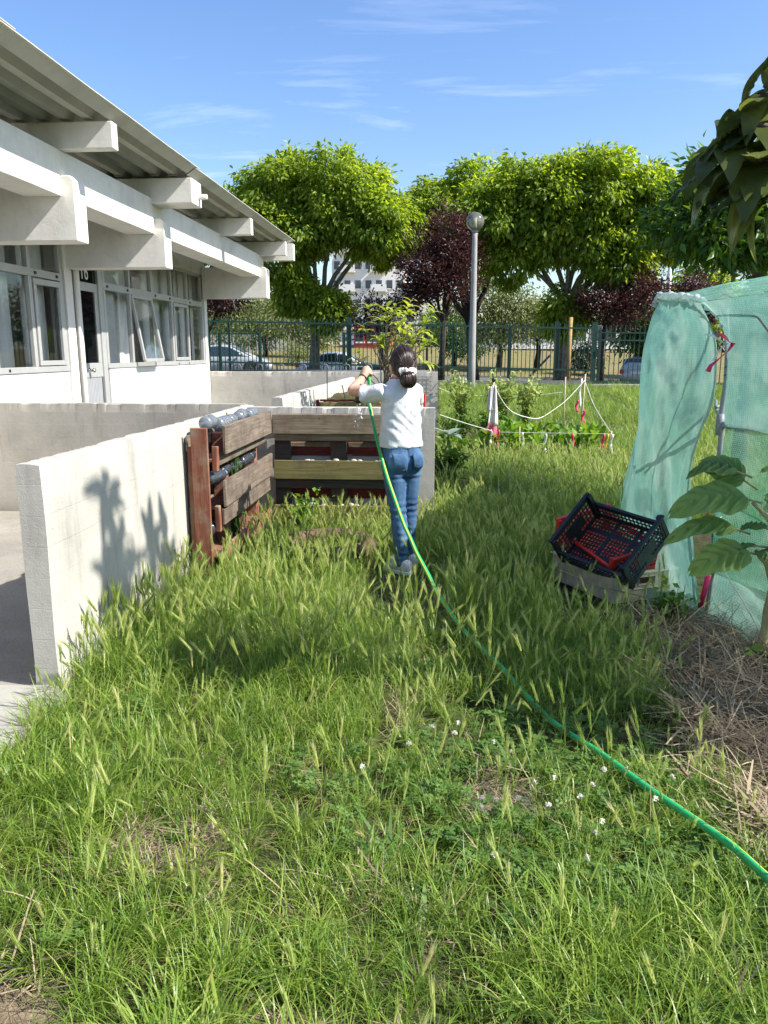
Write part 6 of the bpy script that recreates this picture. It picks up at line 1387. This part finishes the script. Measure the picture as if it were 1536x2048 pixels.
string("string rising from the bed's middle to the tall right stake", [gp(1.55, 12.2, .42), gp(1.95, 12.7, .62), gp(2.33, 13.2, .92)], .006)
string("string crossing between the two tall stakes and down to the corner stake", [gp(2.33, 13.2, .9), gp(2.32, 12.2, .58), gp(2.26, 10.6, .36)], .005)
string("string at the back of the bed running left from the tall stakes", [gp(2.13, 14.0, .66), gp(1.4, 14.0, .58), gp(.3, 13.8, .62), gp(-.1, 13, .8)], .005)
rib = [(.66, 10.95, .36, .20, 'white_tape', "white plastic strips knotted at the rag stake's foot"), (.76, 10.95, .36, .26, 'pink', "red ribbon hanging on the string just right of the rag stake"), (1.10, 10.85, .34, .24, 'white_tape', "narrow white strip on the front string, first one right of the red ribbon"), (1.40, 10.78, .33, .26, 'white_tape', "wide white plastic strip hanging in the middle of the front string"), (1.76, 10.68, .34, .20, 'pink', "small pink and white ribbon on the front string's right half"), (2.14, 10.57, .36, .28, 'pink', "pink ribbon on the front string beside the yellow one"), (2.19, 10.56, .36, .28, 'yellow', "yellow ribbon hanging near the bed's corner stake"), (2.25, 10.55, .36, .28, 'white_tape', "white strip hanging right of the yellow ribbon at the bed's corner"), (2.10, 11.9, .55, .18, 'pink', "red ribbon on the string behind the yellow ribbon"), (2.25, 13.15, .95, .48, 'white_tape', "long white ribbon hanging down the tall right stake"), (2.20, 13.1, .6, .2, 'pink', "pale pink ribbon low on the tall right stake")]
for x, y, z, L, m, lab in rib:
    pts = [gp(x + .012 * math.sin(i * 1.3 + x * 9), y - .02 - .01 * math.cos(i), z - L * i / 6) for i in range(7)]; strip(pts, .035, "ribbon", M[m], lab, "ribbon", (0, 1, 0))
# ================================================================ HOSE
def hosemat():
    m, t, o = newmat("striped green hose"); a = N(t, 'ShaderNodeAttribute', attribute_name='rnd')
    c = ramp(t, [(0, (.02, .40, .13)), (.40, (.02, .40, .13)), (.43, (.62, .55, .04)), (.56, (.62, .55, .04)), (.59, (.02, .40, .13))], a.outputs['Fac']).outputs[0]
    pbsdf(t, o, c, .35, 0, None, .5); return m
M['hose'] = hosemat()
HP = [(-.583, 5.275, 1.205), (-.578, 5.27, 1.25), (-.555, 5.25, 1.315), (-.523, 5.22, 1.335), (-.506, 5.205, 1.27), (-.504, 5.2, 1.20), (-.506, 5.19, 1.133), (-.442, 5.02, .917), (-.368, 4.82, .717), (-.291, 4.62, .562), (-.219, 4.43, .434), (-.153, 4.27, .34), (-.068, 4.05, .244), (.007, 3.9, .166), (.10, 3.76, .07), (.20, 3.50, .06), (.287, 3.22, .06), (.415, 2.845, .055), (.542, 2.582, .06), (.654, 2.317, .09), (.774, 2.054, .10), (.863, 1.832, .11), (1.0, 1.5, .09), (1.2, 1.0, .05)]
hp = [pl_interp(HP, i / 170) for i in range(171)]
for i in range(75, 168): hp[i] = hp[i] + Vector((mnoise.noise((i * .11, 0, 0)) * .022, mnoise.noise((i * .11, 5, 0)) * .012, mnoise.noise((i * .09, 9, 0)) * .012))
V = []; F = []; r_ = []; n_ = 12; prev = None
for i, p in enumerate(hp):
    t_ = (hp[min(i + 1, 170)] - hp[max(i - 1, 0)]).normalized()
    if prev is None: a = t_.orthogonal().normalized()
    else: a = (prev - t_ * prev.dot(t_)).normalized()
    prev = a; b_ = t_.cross(a)
    for j in range(n_): q = 2 * math.pi * j / n_; V.append(p + .0120 * (a * math.cos(q + i * .03) + b_ * math.sin(q + i * .03))); r_.append(abs((j % 6) - 3) / 3.0 * .5 if True else 0)
for i in range(170):
    for j in range(n_): j2 = (j + 1) % n_; F.append((i * n_ + j, i * n_ + j2, (i + 1) * n_ + j2, (i + 1) * n_ + j))
ho = thing("garden_hose", "long green hose with yellow stripes running from the girl's hands through the grass", "hose", (.5, 3, 0))
o = bpy.data.objects.new("hose_tube", npmesh("hose_tube", np.array([tuple(v) for v in V]), np.array(F), M['hose'], np.array(r_), True)); fin(o, ho)
b = MB(); b.tube([(-.583, 5.275, 1.21), (-.585, 5.28, 1.175), (-.587, 5.283, 1.13), (-.587, 5.283, 1.108)], [.016, .022, .026, .022], 12); nz_ = b.build("nozzle", M['black'], ho, smooth=True)
M['water'] = simple('water drops', (.85, .88, .9), .05, 0, 0, 5, 0, spec=1)
b = MB()
for i in range(16): z = 1.10 - i * .008 - U(0, .004) * i; b.ell((-.587 + U(-.012, .012) * (1 + i * .12), 5.283 + U(-.01, .01), z), (.004, .004, .008), 6, 5)
tag(b.build("water_drops", M['water'], smooth=True), "drops of water falling from the hose's black nozzle", "water")['kind'] = 'stuff'

# ================================================================ GIRL
def skinmat():
    m, t, o = newmat("skin"); v = coords(t); f = noise(t, v, 14, 4); c = ramp(t, [(.3, (.56, .29, .19)), (.7, (.68, .38, .27))], f).outputs[0]
    p = pbsdf(t, o, c, .5, 0, bumpn(t, noise(t, v, 220, 3), .08, .002), .4); p.inputs['Subsurface Weight'].default_value = .12; p.inputs['Subsurface Radius'].default_value = (.02, .008, .004); return m
M['skin'] = skinmat()
def clothmat(name, c0, c1, sc, rough=.85, bump=.35, stretch=(1, 1, 1), seam=None):
    m, t, o = newmat(name); v = coords(t, stretch); f = noise(t, v, sc, 6, .6, .4); c = ramp(t, [(.3, c0), (.7, c1)], f).outputs[0]
    pbsdf(t, o, c, rough, 0, bumpn(t, noise(t, coords(t), 26, 5, .5, .6), bump, .01), .2); return m
M['shirt'] = clothmat('white cotton', (.60, .61, .62), (.68, .69, .69), 6, .9, .5)
M['jeans'] = clothmat('blue denim', (.022, .06, .13), (.11, .21, .36), 5, .85, .4, (1.5, 1.5, .8))
M['jeans_d'] = clothmat('dark denim seam', (.02, .05, .11), (.05, .10, .19), 9, .85, .3)
M['shoe'] = simple('white sneaker', (.72, .71, .68), .6, 0, .08, 15, .1)
def hairmat():
    m, t, o = newmat("dark brown hair"); a = N(t, 'ShaderNodeAttribute', attribute_name='rnd')
    c = ramp(t, [(0, (.012, .006, .004)), (.5, (.038, .018, .012)), (1, (.10, .048, .03))], a.outputs['Fac']).outputs[0]
    p = pbsdf(t, o, c, .34, 0, None, .55); return m
M['hair'] = hairmat()
gl_ = thing("person", "girl in white t-shirt and blue jeans, dark hair in a low bun, holding the hose", "person", (-.28, 4.97, 0))
hd = R(28); fw = Vector((-math.sin(hd), math.cos(hd), 0)); lf = Vector((-math.cos(hd), -math.sin(hd), 0)); upv = Vector((0, 0, 1))
def ringp(c, a, b_, rx, ry, n=20, ex=2.0):
    c = Vector(c); out = []
    for j in range(n):
        q = 2 * math.pi * j / n; cx, sy = math.cos(q), math.sin(q)
        cx = math.copysign(abs(cx) ** (2 / ex), cx); sy = math.copysign(abs(sy) ** (2 / ex), sy); out.append(c + a * rx * cx + b_ * ry * sy)
    return out
def limbtube(b, pts, radii, n=14, flat=1.0):
    k = len(pts) * 4; q = [pl_interp(pts, i / k) for i in range(k + 1)]; rr = np.interp(np.linspace(0, 1, k + 1), np.linspace(0, 1, len(radii)), radii)
    rr = [float(z) for z in rr]; b.tube(q, rr, n, True, flat); b.ell(q[0], (rr[0],) * 3, 10, 8); b.ell(q[-1], (rr[-1],) * 3, 10, 8)
def remesh(b, vox, smooth, nm, m, parent, it=2, fac=.5):
    me = b.mesh(nm); o = bpy.data.objects.new(nm, me); COL.objects.link(o)
    md = o.modifiers.new("r", 'REMESH'); md.mode = 'VOXEL'; md.voxel_size = vox; md.use_smooth_shade = True
    md = o.modifiers.new("s", 'SMOOTH'); md.iterations = smooth; md.factor = fac
    bpy.context.view_layer.update(); dg = bpy.context.evaluated_depsgraph_get(); me2 = bpy.data.meshes.new_from_object(o.evaluated_get(dg)); me2.name = nm
    bpy.data.objects.remove(o); me2.materials.clear(); me2.materials.append(m); me2.polygons.foreach_set('use_smooth', [True] * len(me2.polygons))
    o = bpy.data.objects.new(nm, me2); return fin(o, parent)
SH = Vector((-.285, 4.985, 1.215)); shL = SH + lf * .122 - upv * .01; shR = SH - lf * .096 - upv * .012
elL = Vector((-.590, 5.00, 1.205)); wrL = Vector((-.540, 5.165, 1.285)); haL = Vector((-.522, 5.20, 1.325))
elR = Vector((-.215, 5.26, 1.02)); wrR = Vector((-.435, 5.235, 1.115)); haR = Vector((-.488, 5.215, 1.15))
hip = Vector((-.272, 4.975, .80)); hipL = hip + lf * .060; hipR = hip - lf * .062
knL = Vector((-.292, 4.94, .435)); anL = Vector((-.262, 4.955, .085)); knR = Vector((-.226, 5.05, .435)); anR = Vector((-.238, 5.11, .085))
hc = Vector((-.268, 5.005, 1.372)); hy = R(17); hf = Vector((-math.sin(hy), math.cos(hy), -.12)).normalized(); hl = Vector((-math.cos(hy), -math.sin(hy), 0)); hu = hl.cross(hf).normalized() * -1
if hu.z < 0: hu = -hu
# body: one continuous skin
b = MB()
limbtube(b, [hip + upv * .02, (hip + SH) / 2, SH + upv * .0], [.07, .075, .062], 16, .85)
limbtube(b, [SH + upv * .0 - fw * .01, SH + upv * .07 + fw * .005, hc - upv * .05], [.062, .046, .05], 14)
limbtube(b, [shL, (shL + elL) / 2, elL], [.036, .040, .035]); limbtube(b, [elL, elL.lerp(wrL, .4), wrL], [.037, .035, .024])
limbtube(b, [shR, (shR + elR) / 2, elR], [.036, .040, .035]); limbtube(b, [elR, elR.lerp(wrR, .4), wrR], [.037, .035, .024])
limbtube(b, [hipL, knL, anL], [.055, .045, .034]); limbtube(b, [hipR, knR, anR], [.055, .045, .034])
b.ell(hc, (.078, .092, .105), 20, 14, (hl, hf, hu)); b.ell(hc + hf * .03 - hu * .055, (.058, .062, .058), 16, 10, (hl, hf, hu))       # skull, jaw
b.ell(hc + hf * .098 - hu * .02, (.012, .018, .02), 10, 8, (hl, hf, hu)); b.ell(hc + hf * .078 - hu * .062, (.022, .014, .007), 10, 6, (hl, hf, hu)); b.ell(hc + hf * .068 - hu * .092, (.022, .02, .016), 10, 6, (hl, hf, hu))
for s_ in (-1, 1):
    b.ell(hc + hl * s_ * .078 - hf * .005 - hu * .02, (.012, .022, .032), 10, 8, (hl, hf, hu))
    b.ell(hc + hl * s_ * .034 + hf * .078 + hu * .002, (.018, .012, .008), 8, 6, (hl, hf, hu))
# hands closed round the hose
def hand(b, wr, ctr, axis, palm_n, side):
    """axis: direction along the gripped hose; fingers wrap round it"""
    axis = Vector(axis).normalized(); pn = Vector(palm_n).normalized(); pn = (pn - axis * pn.dot(axis)).normalized(); sd = axis.cross(pn)
    palm = ctr - pn * .026
    limbtube(b, [wr, wr.lerp(palm, .6), palm], [.024, .026, .024], 10)
    b.ell(palm, (.036, .017, .030), 12, 8, (axis, pn, sd))
    for k in range(4):
        off = axis * (.027 - .018 * k); L = (.95, 1.05, 1.0, .82)[k]; r = (.0082, .0085, .0082, .0072)[k]
        p0 = palm + off * .95 + sd * side * .018; p1 = ctr + off + sd * side * .027 * L + pn * .002; p2 = ctr + off + sd * side * .012 + pn * .026 * L; p3 = ctr + off - sd * side * .012 * L + pn * .021
        limbtube(b, [p0, p1, p2, p3], [r * 1.12, r * 1.08, r, r * .85], 8)
    limbtube(b, [palm + axis * .028 - sd * side * .014, ctr + axis * .042 - sd * side * .024, ctr + axis * .040 - sd * side * .008 + pn * .022], [.011, .010, .0082], 8)
hand(b, wrL, Vector((-.520, 5.218, 1.318)), (.25, -.2, -.6), (-.2, .8, .4), 1)
hand(b, wrR, Vector((-.505, 5.20, 1.165)), (0, 0, 1), (-.75, .35, 0), 1)
body = remesh(b, .0045, 4, "body", M['skin'], gl_)
M['eye'] = simple('eye', (.05, .035, .03), .2, 0, 0, 5, 0)
for s_ in (-1, 1): MB().ell(hc + hl * s_ * .032 + hf * .086 - hu * .004, (.013, .006, .006), 10, 6, (hl, hf, hu)).build("eye", M['eye'], gl_, smooth=True)
# shirt
b = MB(); n = 28
def torso_ring(z, rx, ry, cx=0, cy=0): c = Vector((-.278, 4.98, z)) + lf * cx + fw * cy; return ringp(c, lf, fw, rx, ry, n, 2.3)
b.loft([torso_ring(.852, .140, .104, -.004), torso_ring(.90, .141, .106, 0), torso_ring(1.0, .134, .102, .0), torso_ring(1.09, .126, .100), torso_ring(1.15, .126, .098, .008), torso_ring(1.195, .126, .092, .012), torso_ring(1.232, .108, .080, .010), torso_ring(1.262, .082, .070, .005), torso_ring(1.288, .062, .058)])
def sleeve(sh, el, f, r0, r1):
    e = sh.lerp(el, f); d = (el - sh).normalized(); b.tube([sh - d * .03, sh.lerp(e, .25), sh.lerp(e, .55), sh.lerp(e, .9), e, e + d * .002, e - d * .012, e - d * .03], [r0 * .9, r0 * .98, r0 * .96, r1 * .98, r1, r1 * .82, r1 * .78, r1 * .5], 18, True, .86)
sleeve(shL + lf * .004 - upv * .006, elL + Vector((.0, 0, -.035)), .62, .066, .074); sleeve(shR - lf * .003 - upv * .005, elR, .60, .068, .070)
sho = remesh(b, .006, 5, "shirt", M['shirt'], gl_)
# cloth folds: displacement along the normals in world space
def wrinkle(o, fn):
    me = o.data; nn = len(me.vertices); co = np.empty(nn * 3, np.float32); no = np.empty(nn * 3, np.float32); me.vertices.foreach_get('co', co); me.vertices.foreach_get('normal', no); co = co.reshape(-1, 3); no = no.reshape(-1, 3)
    d = np.array([fn(Vector(c)) for c in co]); co = co + no * d[:, None]; me.vertices.foreach_set('co', co.astype(np.float32).ravel()); me.update()
def shirt_f(p):
    u = (p - Vector((-.278, 4.98, 1))).dot(lf); z = p.z
    dz = (z - .86) / .4
    a = math.sin((z * 1.0 - u * 1.0) * 84 + 3.2 * mnoise.noise((p.x * 6, p.y * 6, p.z * 5))) * .0058 * max(0, 1 - abs(z - .97) / .17) * (.6 + .8 * mnoise.noise((p.x * 5, 3, p.z * 6))) * (1 if u < .09 else .5)
    a += math.sin((z + u * .7) * 96 + 3 * mnoise.noise((p.x * 8, p.y * 8, p.z * 4))) * .0035 * max(0, 1 - abs(z - 1.12) / .10)
    a += mnoise.noise((p.x * 16, p.y * 16, p.z * 11)) * .008 + .004 * max(0, 1 - abs(z - .85) / .03)
    a += .0035 * math.sin((u - z * .2) * 62) * max(0, (u - .13) / .1) if u > .13 else 0
    a += .003 * max(0, 1 - abs(u - .135) / .012) * (1 if 1.08 < z < 1.26 else 0)     # shoulder seam
    return a
wrinkle(sho, shirt_f)
M['red_collar'] = simple('red collar', (.5, .03, .05), .8, 0, .1, 9, .1)
b = MB(); b.tube([SH + upv * .068 + lf * .06 * math.cos(q) + fw * (.054 * math.sin(q)) for q in [i * math.pi / 8 for i in range(17)]], .006, 8); b.build("collar", M['red_collar'], gl_, smooth=True)
# jeans
b = MB()
def hipring(z, rx, ry, c): return ringp(Vector((c[0], c[1], z)), lf, fw, rx, ry, 24, 2.4)
b.loft([hipring(.66, .095, .085, (-.275, 4.985)), hipring(.71, .130, .108, (-.272, 4.978)), hipring(.77, .136, .114, (-.272, 4.972)), hipring(.83, .127, .102, (-.274, 4.978)), hipring(.885, .122, .094, (-.277, 4.98))])
for s_ in (1, -1): b.ell(hip + lf * s_ * .064 - fw * .052 - upv * .045, (.070, .062, .075), 16, 12, (lf, fw, upv))
limbtube(b, [hipL - upv * .06, hipL.lerp(knL, .45) + lf * .004, knL, knL.lerp(anL, .35) - fw * .006, anL.lerp(knL, .12), anL - upv * .015], [.082, .072, .054, .055, .043, .043], 18)
limbtube(b, [hipR - upv * .06, hipR.lerp(knR, .45), knR, knR.lerp(anR, .35) - fw * .006, anR.lerp(knR, .12), anR - upv * .015], [.082, .072, .054, .055, .043, .043], 18)
jn = remesh(b, .006, 4, "jeans", M['jeans'], gl_)
def jean_f(p):
    z = p.z; a = mnoise.noise((p.x * 14, p.y * 14, p.z * 9)) * .0035
    w_ = 2.5 * mnoise.noise((p.x * 7, p.y * 7, z * 3))
    for zc, wd, am in ((.44, .09, .0042), (.13, .06, .0045), (.655, .035, .004), (.27, .12, .0016)): a += am * math.sin(z * 135 + w_) * max(0, 1 - abs(z - zc) / wd)
    q = (p - hip).dot(lf); bk_ = -(p - hip).dot(fw)
    if bk_ > .03 and z > .70: a -= .007 * max(0, 1 - abs(q) / .010)
    a += .004 * max(0, 1 - abs(z - .862) / .022)
    return a
wrinkle(jn, jean_f)
# back pockets
for s_ in (1, -1):
    def pk(u, v, s_=s_):
        q = (u - .5) * .085 * (1 - .12 * v) + s_ * .066; zz = .815 - v * .092 - .012 * (1 - abs(2 * u - 1)) * v
        rx, ry = .136, .11; c = hip + lf * q; k = math.sqrt(max(0, 1 - (q / .16) ** 2)); bulge = .026 * math.exp(-((zz - .755) / .05) ** 2) * math.exp(-((q - s_ * .064) / .055) ** 2)
        return Vector((c.x, c.y, zz)) - fw * (.1055 * k + .004 + bulge * .55 + (.012 if .73 < zz < .8 else .006))
    MB().grid(pk, 8, 8).build("pocket", M['jeans'], gl_, smooth=True, solid=.004)
# shoes
def shoe(an, yaw):
    f = Vector((-math.sin(R(yaw)), math.cos(R(yaw)), 0)); s = Vector((f.y, -f.x, 0)); b = MB(); c = Vector((an.x, an.y, 0)); rings = []
    for t_, w_, h_, h0 in ((-.075, .020, .05, .01), (-.065, .032, .085, .003), (-.03, .036, .095, 0), (.02, .037, .085, 0), (.06, .040, .062, 0), (.10, .042, .052, 0), (.135, .036, .046, .002), (.158, .018, .034, .008)):
        m_ = c + f * t_ + upv * ((h_ + h0) / 2 + .012); rings.append(ringp(m_, s, upv, w_, (h_ - h0) / 2, 16, 2.6))
    b.loft(rings); o = b.build("shoe", M['shoe'], gl_, smooth=True); md = o.modifiers.new("sub", 'SUBSURF'); md.levels = 1; md.render_levels = 1; fix_normals(o.data)
    b = MB(); b.loft([ringp(c + f * .04 + upv * z, s, f, .044, .122, 22, 2.5) for z in (.0, .012, .024)]); b.build("sole", M['paint_w'], o, smooth=False, bevel=.004)
    b = MB()
    for k in range(4): b.tube([c + f * (.03 + .022 * k) + s * -.022 + upv * (.100 - .011 * k), c + f * (.04 + .022 * k) + upv * (.108 - .0125 * k), c + f * (.03 + .022 * k) + s * .022 + upv * (.100 - .011 * k)], .004, 5)
    b.build("laces", M['paint_w'], o, smooth=True)
shoe(anL, 52); shoe(anR, 66)
# hair: combed shell of many strands running to the bun
def hair_strands(nm, paths, r, par, tone):
    V = []; F = []; Rn = []
    for (pts, rr) in paths:
        o_ = len(V); k = len(pts); t0 = tone()
        for i, p in enumerate(pts):
            p = Vector(p); t_ = (Vector(pts[min(i + 1, k - 1)]) - Vector(pts[max(i - 1, 0)])).normalized(); a = t_.orthogonal().normalized(); b_ = t_.cross(a); w_ = rr * (1 - .3 * i / k)
            for j in range(5): q = 2 * math.pi * j / 5; V.append(p + w_ * (a * math.cos(q) + b_ * math.sin(q))); Rn.append(t0)
        for i in range(k - 1):
            for j in range(5): j2 = (j + 1) % 5; F.append((o_ + i * 5 + j, o_ + i * 5 + j2, o_ + (i + 1) * 5 + j2, o_ + (i + 1) * 5 + j))
    o = bpy.data.objects.new(nm, npmesh(nm, np.array([tuple(v) for v in V]), np.array(F), M['hair'], np.array(Rn), True)); return fin(o, par)
hcc = hc + hu * .012 - hf * .012; hr_ = (.083, .104, .110)
bun_dir = (-hf * .86 - hu * .52).normalized(); tie = hc - hf * .112 - hu * .055
def hsurf(th, ph, k=1.0):   # th: angle from bun direction, ph: around it
    e1 = bun_dir.orthogonal().normalized(); e1 = (hl - bun_dir * hl.dot(bun_dir)).normalized(); e2 = bun_dir.cross(e1); d = bun_dir * math.cos(th) + (e1 * math.cos(ph) + e2 * math.sin(ph)) * math.sin(th)
    return hcc + hl * d.dot(hl) * hr_[0] * k + hf * d.dot(hf) * hr_[1] * k + hu * d.dot(hu) * hr_[2] * k
b = MB(); rings = []
base = MB(); nph = 40
def hairlim(ph):   # how far the hair reaches from the bun towards the face; the face side stops at the hairline
    d = hsurf(1.9, ph) - hcc; return 2.05 if d.dot(hu) > .0 else (1.15 + max(0, .9 * (d.dot(hu) / .1 + .9)))
for i in range(17):
    rings.append([hsurf(.06 + (hairlim(2 * math.pi * j / nph) - .06) * i / 16, 2 * math.pi * j / nph, .975) for j in range(nph)])
hb = MB().loft(rings); me = hb.mesh("hair", M['hair'], True); a_ = me.attributes.new('rnd', 'FLOAT', 'POINT'); a_.data.foreach_set('value', [.2] * len(me.vertices)); hair = fin(bpy.data.objects.new("hair", me), gl_); fix_normals(me)
paths = []
for i in range(420):
    ph = U(0, 6.283); lim = hairlim(ph); t1 = lim * U(.75, 1.0); k0 = U(.975, 1.012) + .010 * math.sin(ph * 9); pts = []
    for q in range(11): f = q / 10; th = t1 * (1 - f) + .12 * f; pts.append(hsurf(th, ph + .10 * math.sin(f * 3 + ph * 3), k0 + .006 * math.sin(f * 3.1)))
    paths.append((pts, U(.0016, .0036)))
hair_strands("hair_strands", paths, .003, hair, lambda: min(1, max(0, random.gauss(.42, .25))))
# bun hanging below the tie, to the right
bc = tie - hu * .052 - hf * .022; 
bn = MB(); bn.ell(bc, (.050, .042, .052), 20, 14, (hl, hf, hu)); me = bn.mesh("hair_bun", M['hair'], True); a_ = me.attributes.new('rnd', 'FLOAT', 'POINT'); a_.data.foreach_set('value', [.15] * len(me.vertices)); bun = fin(bpy.data.objects.new("hair_bun", me), gl_)
paths = []
for i in range(150):
    ph = U(0, 6.283); pts = []
    for q in range(11):
        f = q / 10; th = .15 + f * 2.75; d = hu * math.cos(th) + (hl * math.cos(ph + f * .7) - hf * math.sin(ph + f * .7)) * math.sin(th); k = U(.99, 1.03) if q == 0 else k; pts.append(bc + hl * d.dot(hl) * .052 * k + hf * d.dot(hf) * .044 * k + hu * d.dot(hu) * .054 * k)
    paths.append((pts, U(.0018, .0038)))
hair_strands("bun_strands", paths, .003, bun, lambda: min(1, max(0, random.gauss(.42, .25))))
# scrunchie: a ruffled ring around the tie
b = MB(); n1_, n2_ = 64, 12; nrm_ = (hu * .85 + hf * .35).normalized(); e1 = hl; e2 = nrm_.cross(e1).normalized(); tc_ = tie - hu * .004 - hf * .006
for i in range(n1_):
    a = 2 * math.pi * i / n1_; rr = .030 + .004 * math.sin(a * 5); r2 = .0165 + .006 * math.sin(a * 9) * math.cos(a * 2); c = tc_ + e1 * rr * 1.15 * math.cos(a) + e2 * rr * .75 * math.sin(a) + nrm_ * .006 * math.sin(a * 3); ra = (c - tc_).normalized()
    for j in range(n2_): q = 2 * math.pi * j / n2_; b.v.append(tuple(c + ra * r2 * math.cos(q) + nrm_ * r2 * 1.15 * math.sin(q)))
for i in range(n1_):
    for j in range(n2_): i2, j2 = (i + 1) % n1_, (j + 1) % n2_; b.f.append((i * n2_ + j, i2 * n2_ + j, i2 * n2_ + j2, i * n2_ + j2))
b.build("scrunchie", simple('cream satin', (.72, .68, .60), .5, 0, .06, 20, .1), gl_, smooth=True)
# watch on the raised wrist
ax_ = (wrL - elL).normalized(); a1 = ax_.orthogonal().normalized(); a2 = ax_.cross(a1); wc_ = wrL - ax_ * .018
b = MB(); b.loft([[wc_ + ax_ * z + (a1 * math.cos(q) + a2 * math.sin(q)) * r for q in [i * 6.283 / 22 for i in range(22)]] for z, r in ((-.009, .0265), (-.009, .0305), (.009, .0295), (.009, .0255))]); wb = b.build("watch_strap", M['black'], gl_, smooth=True)
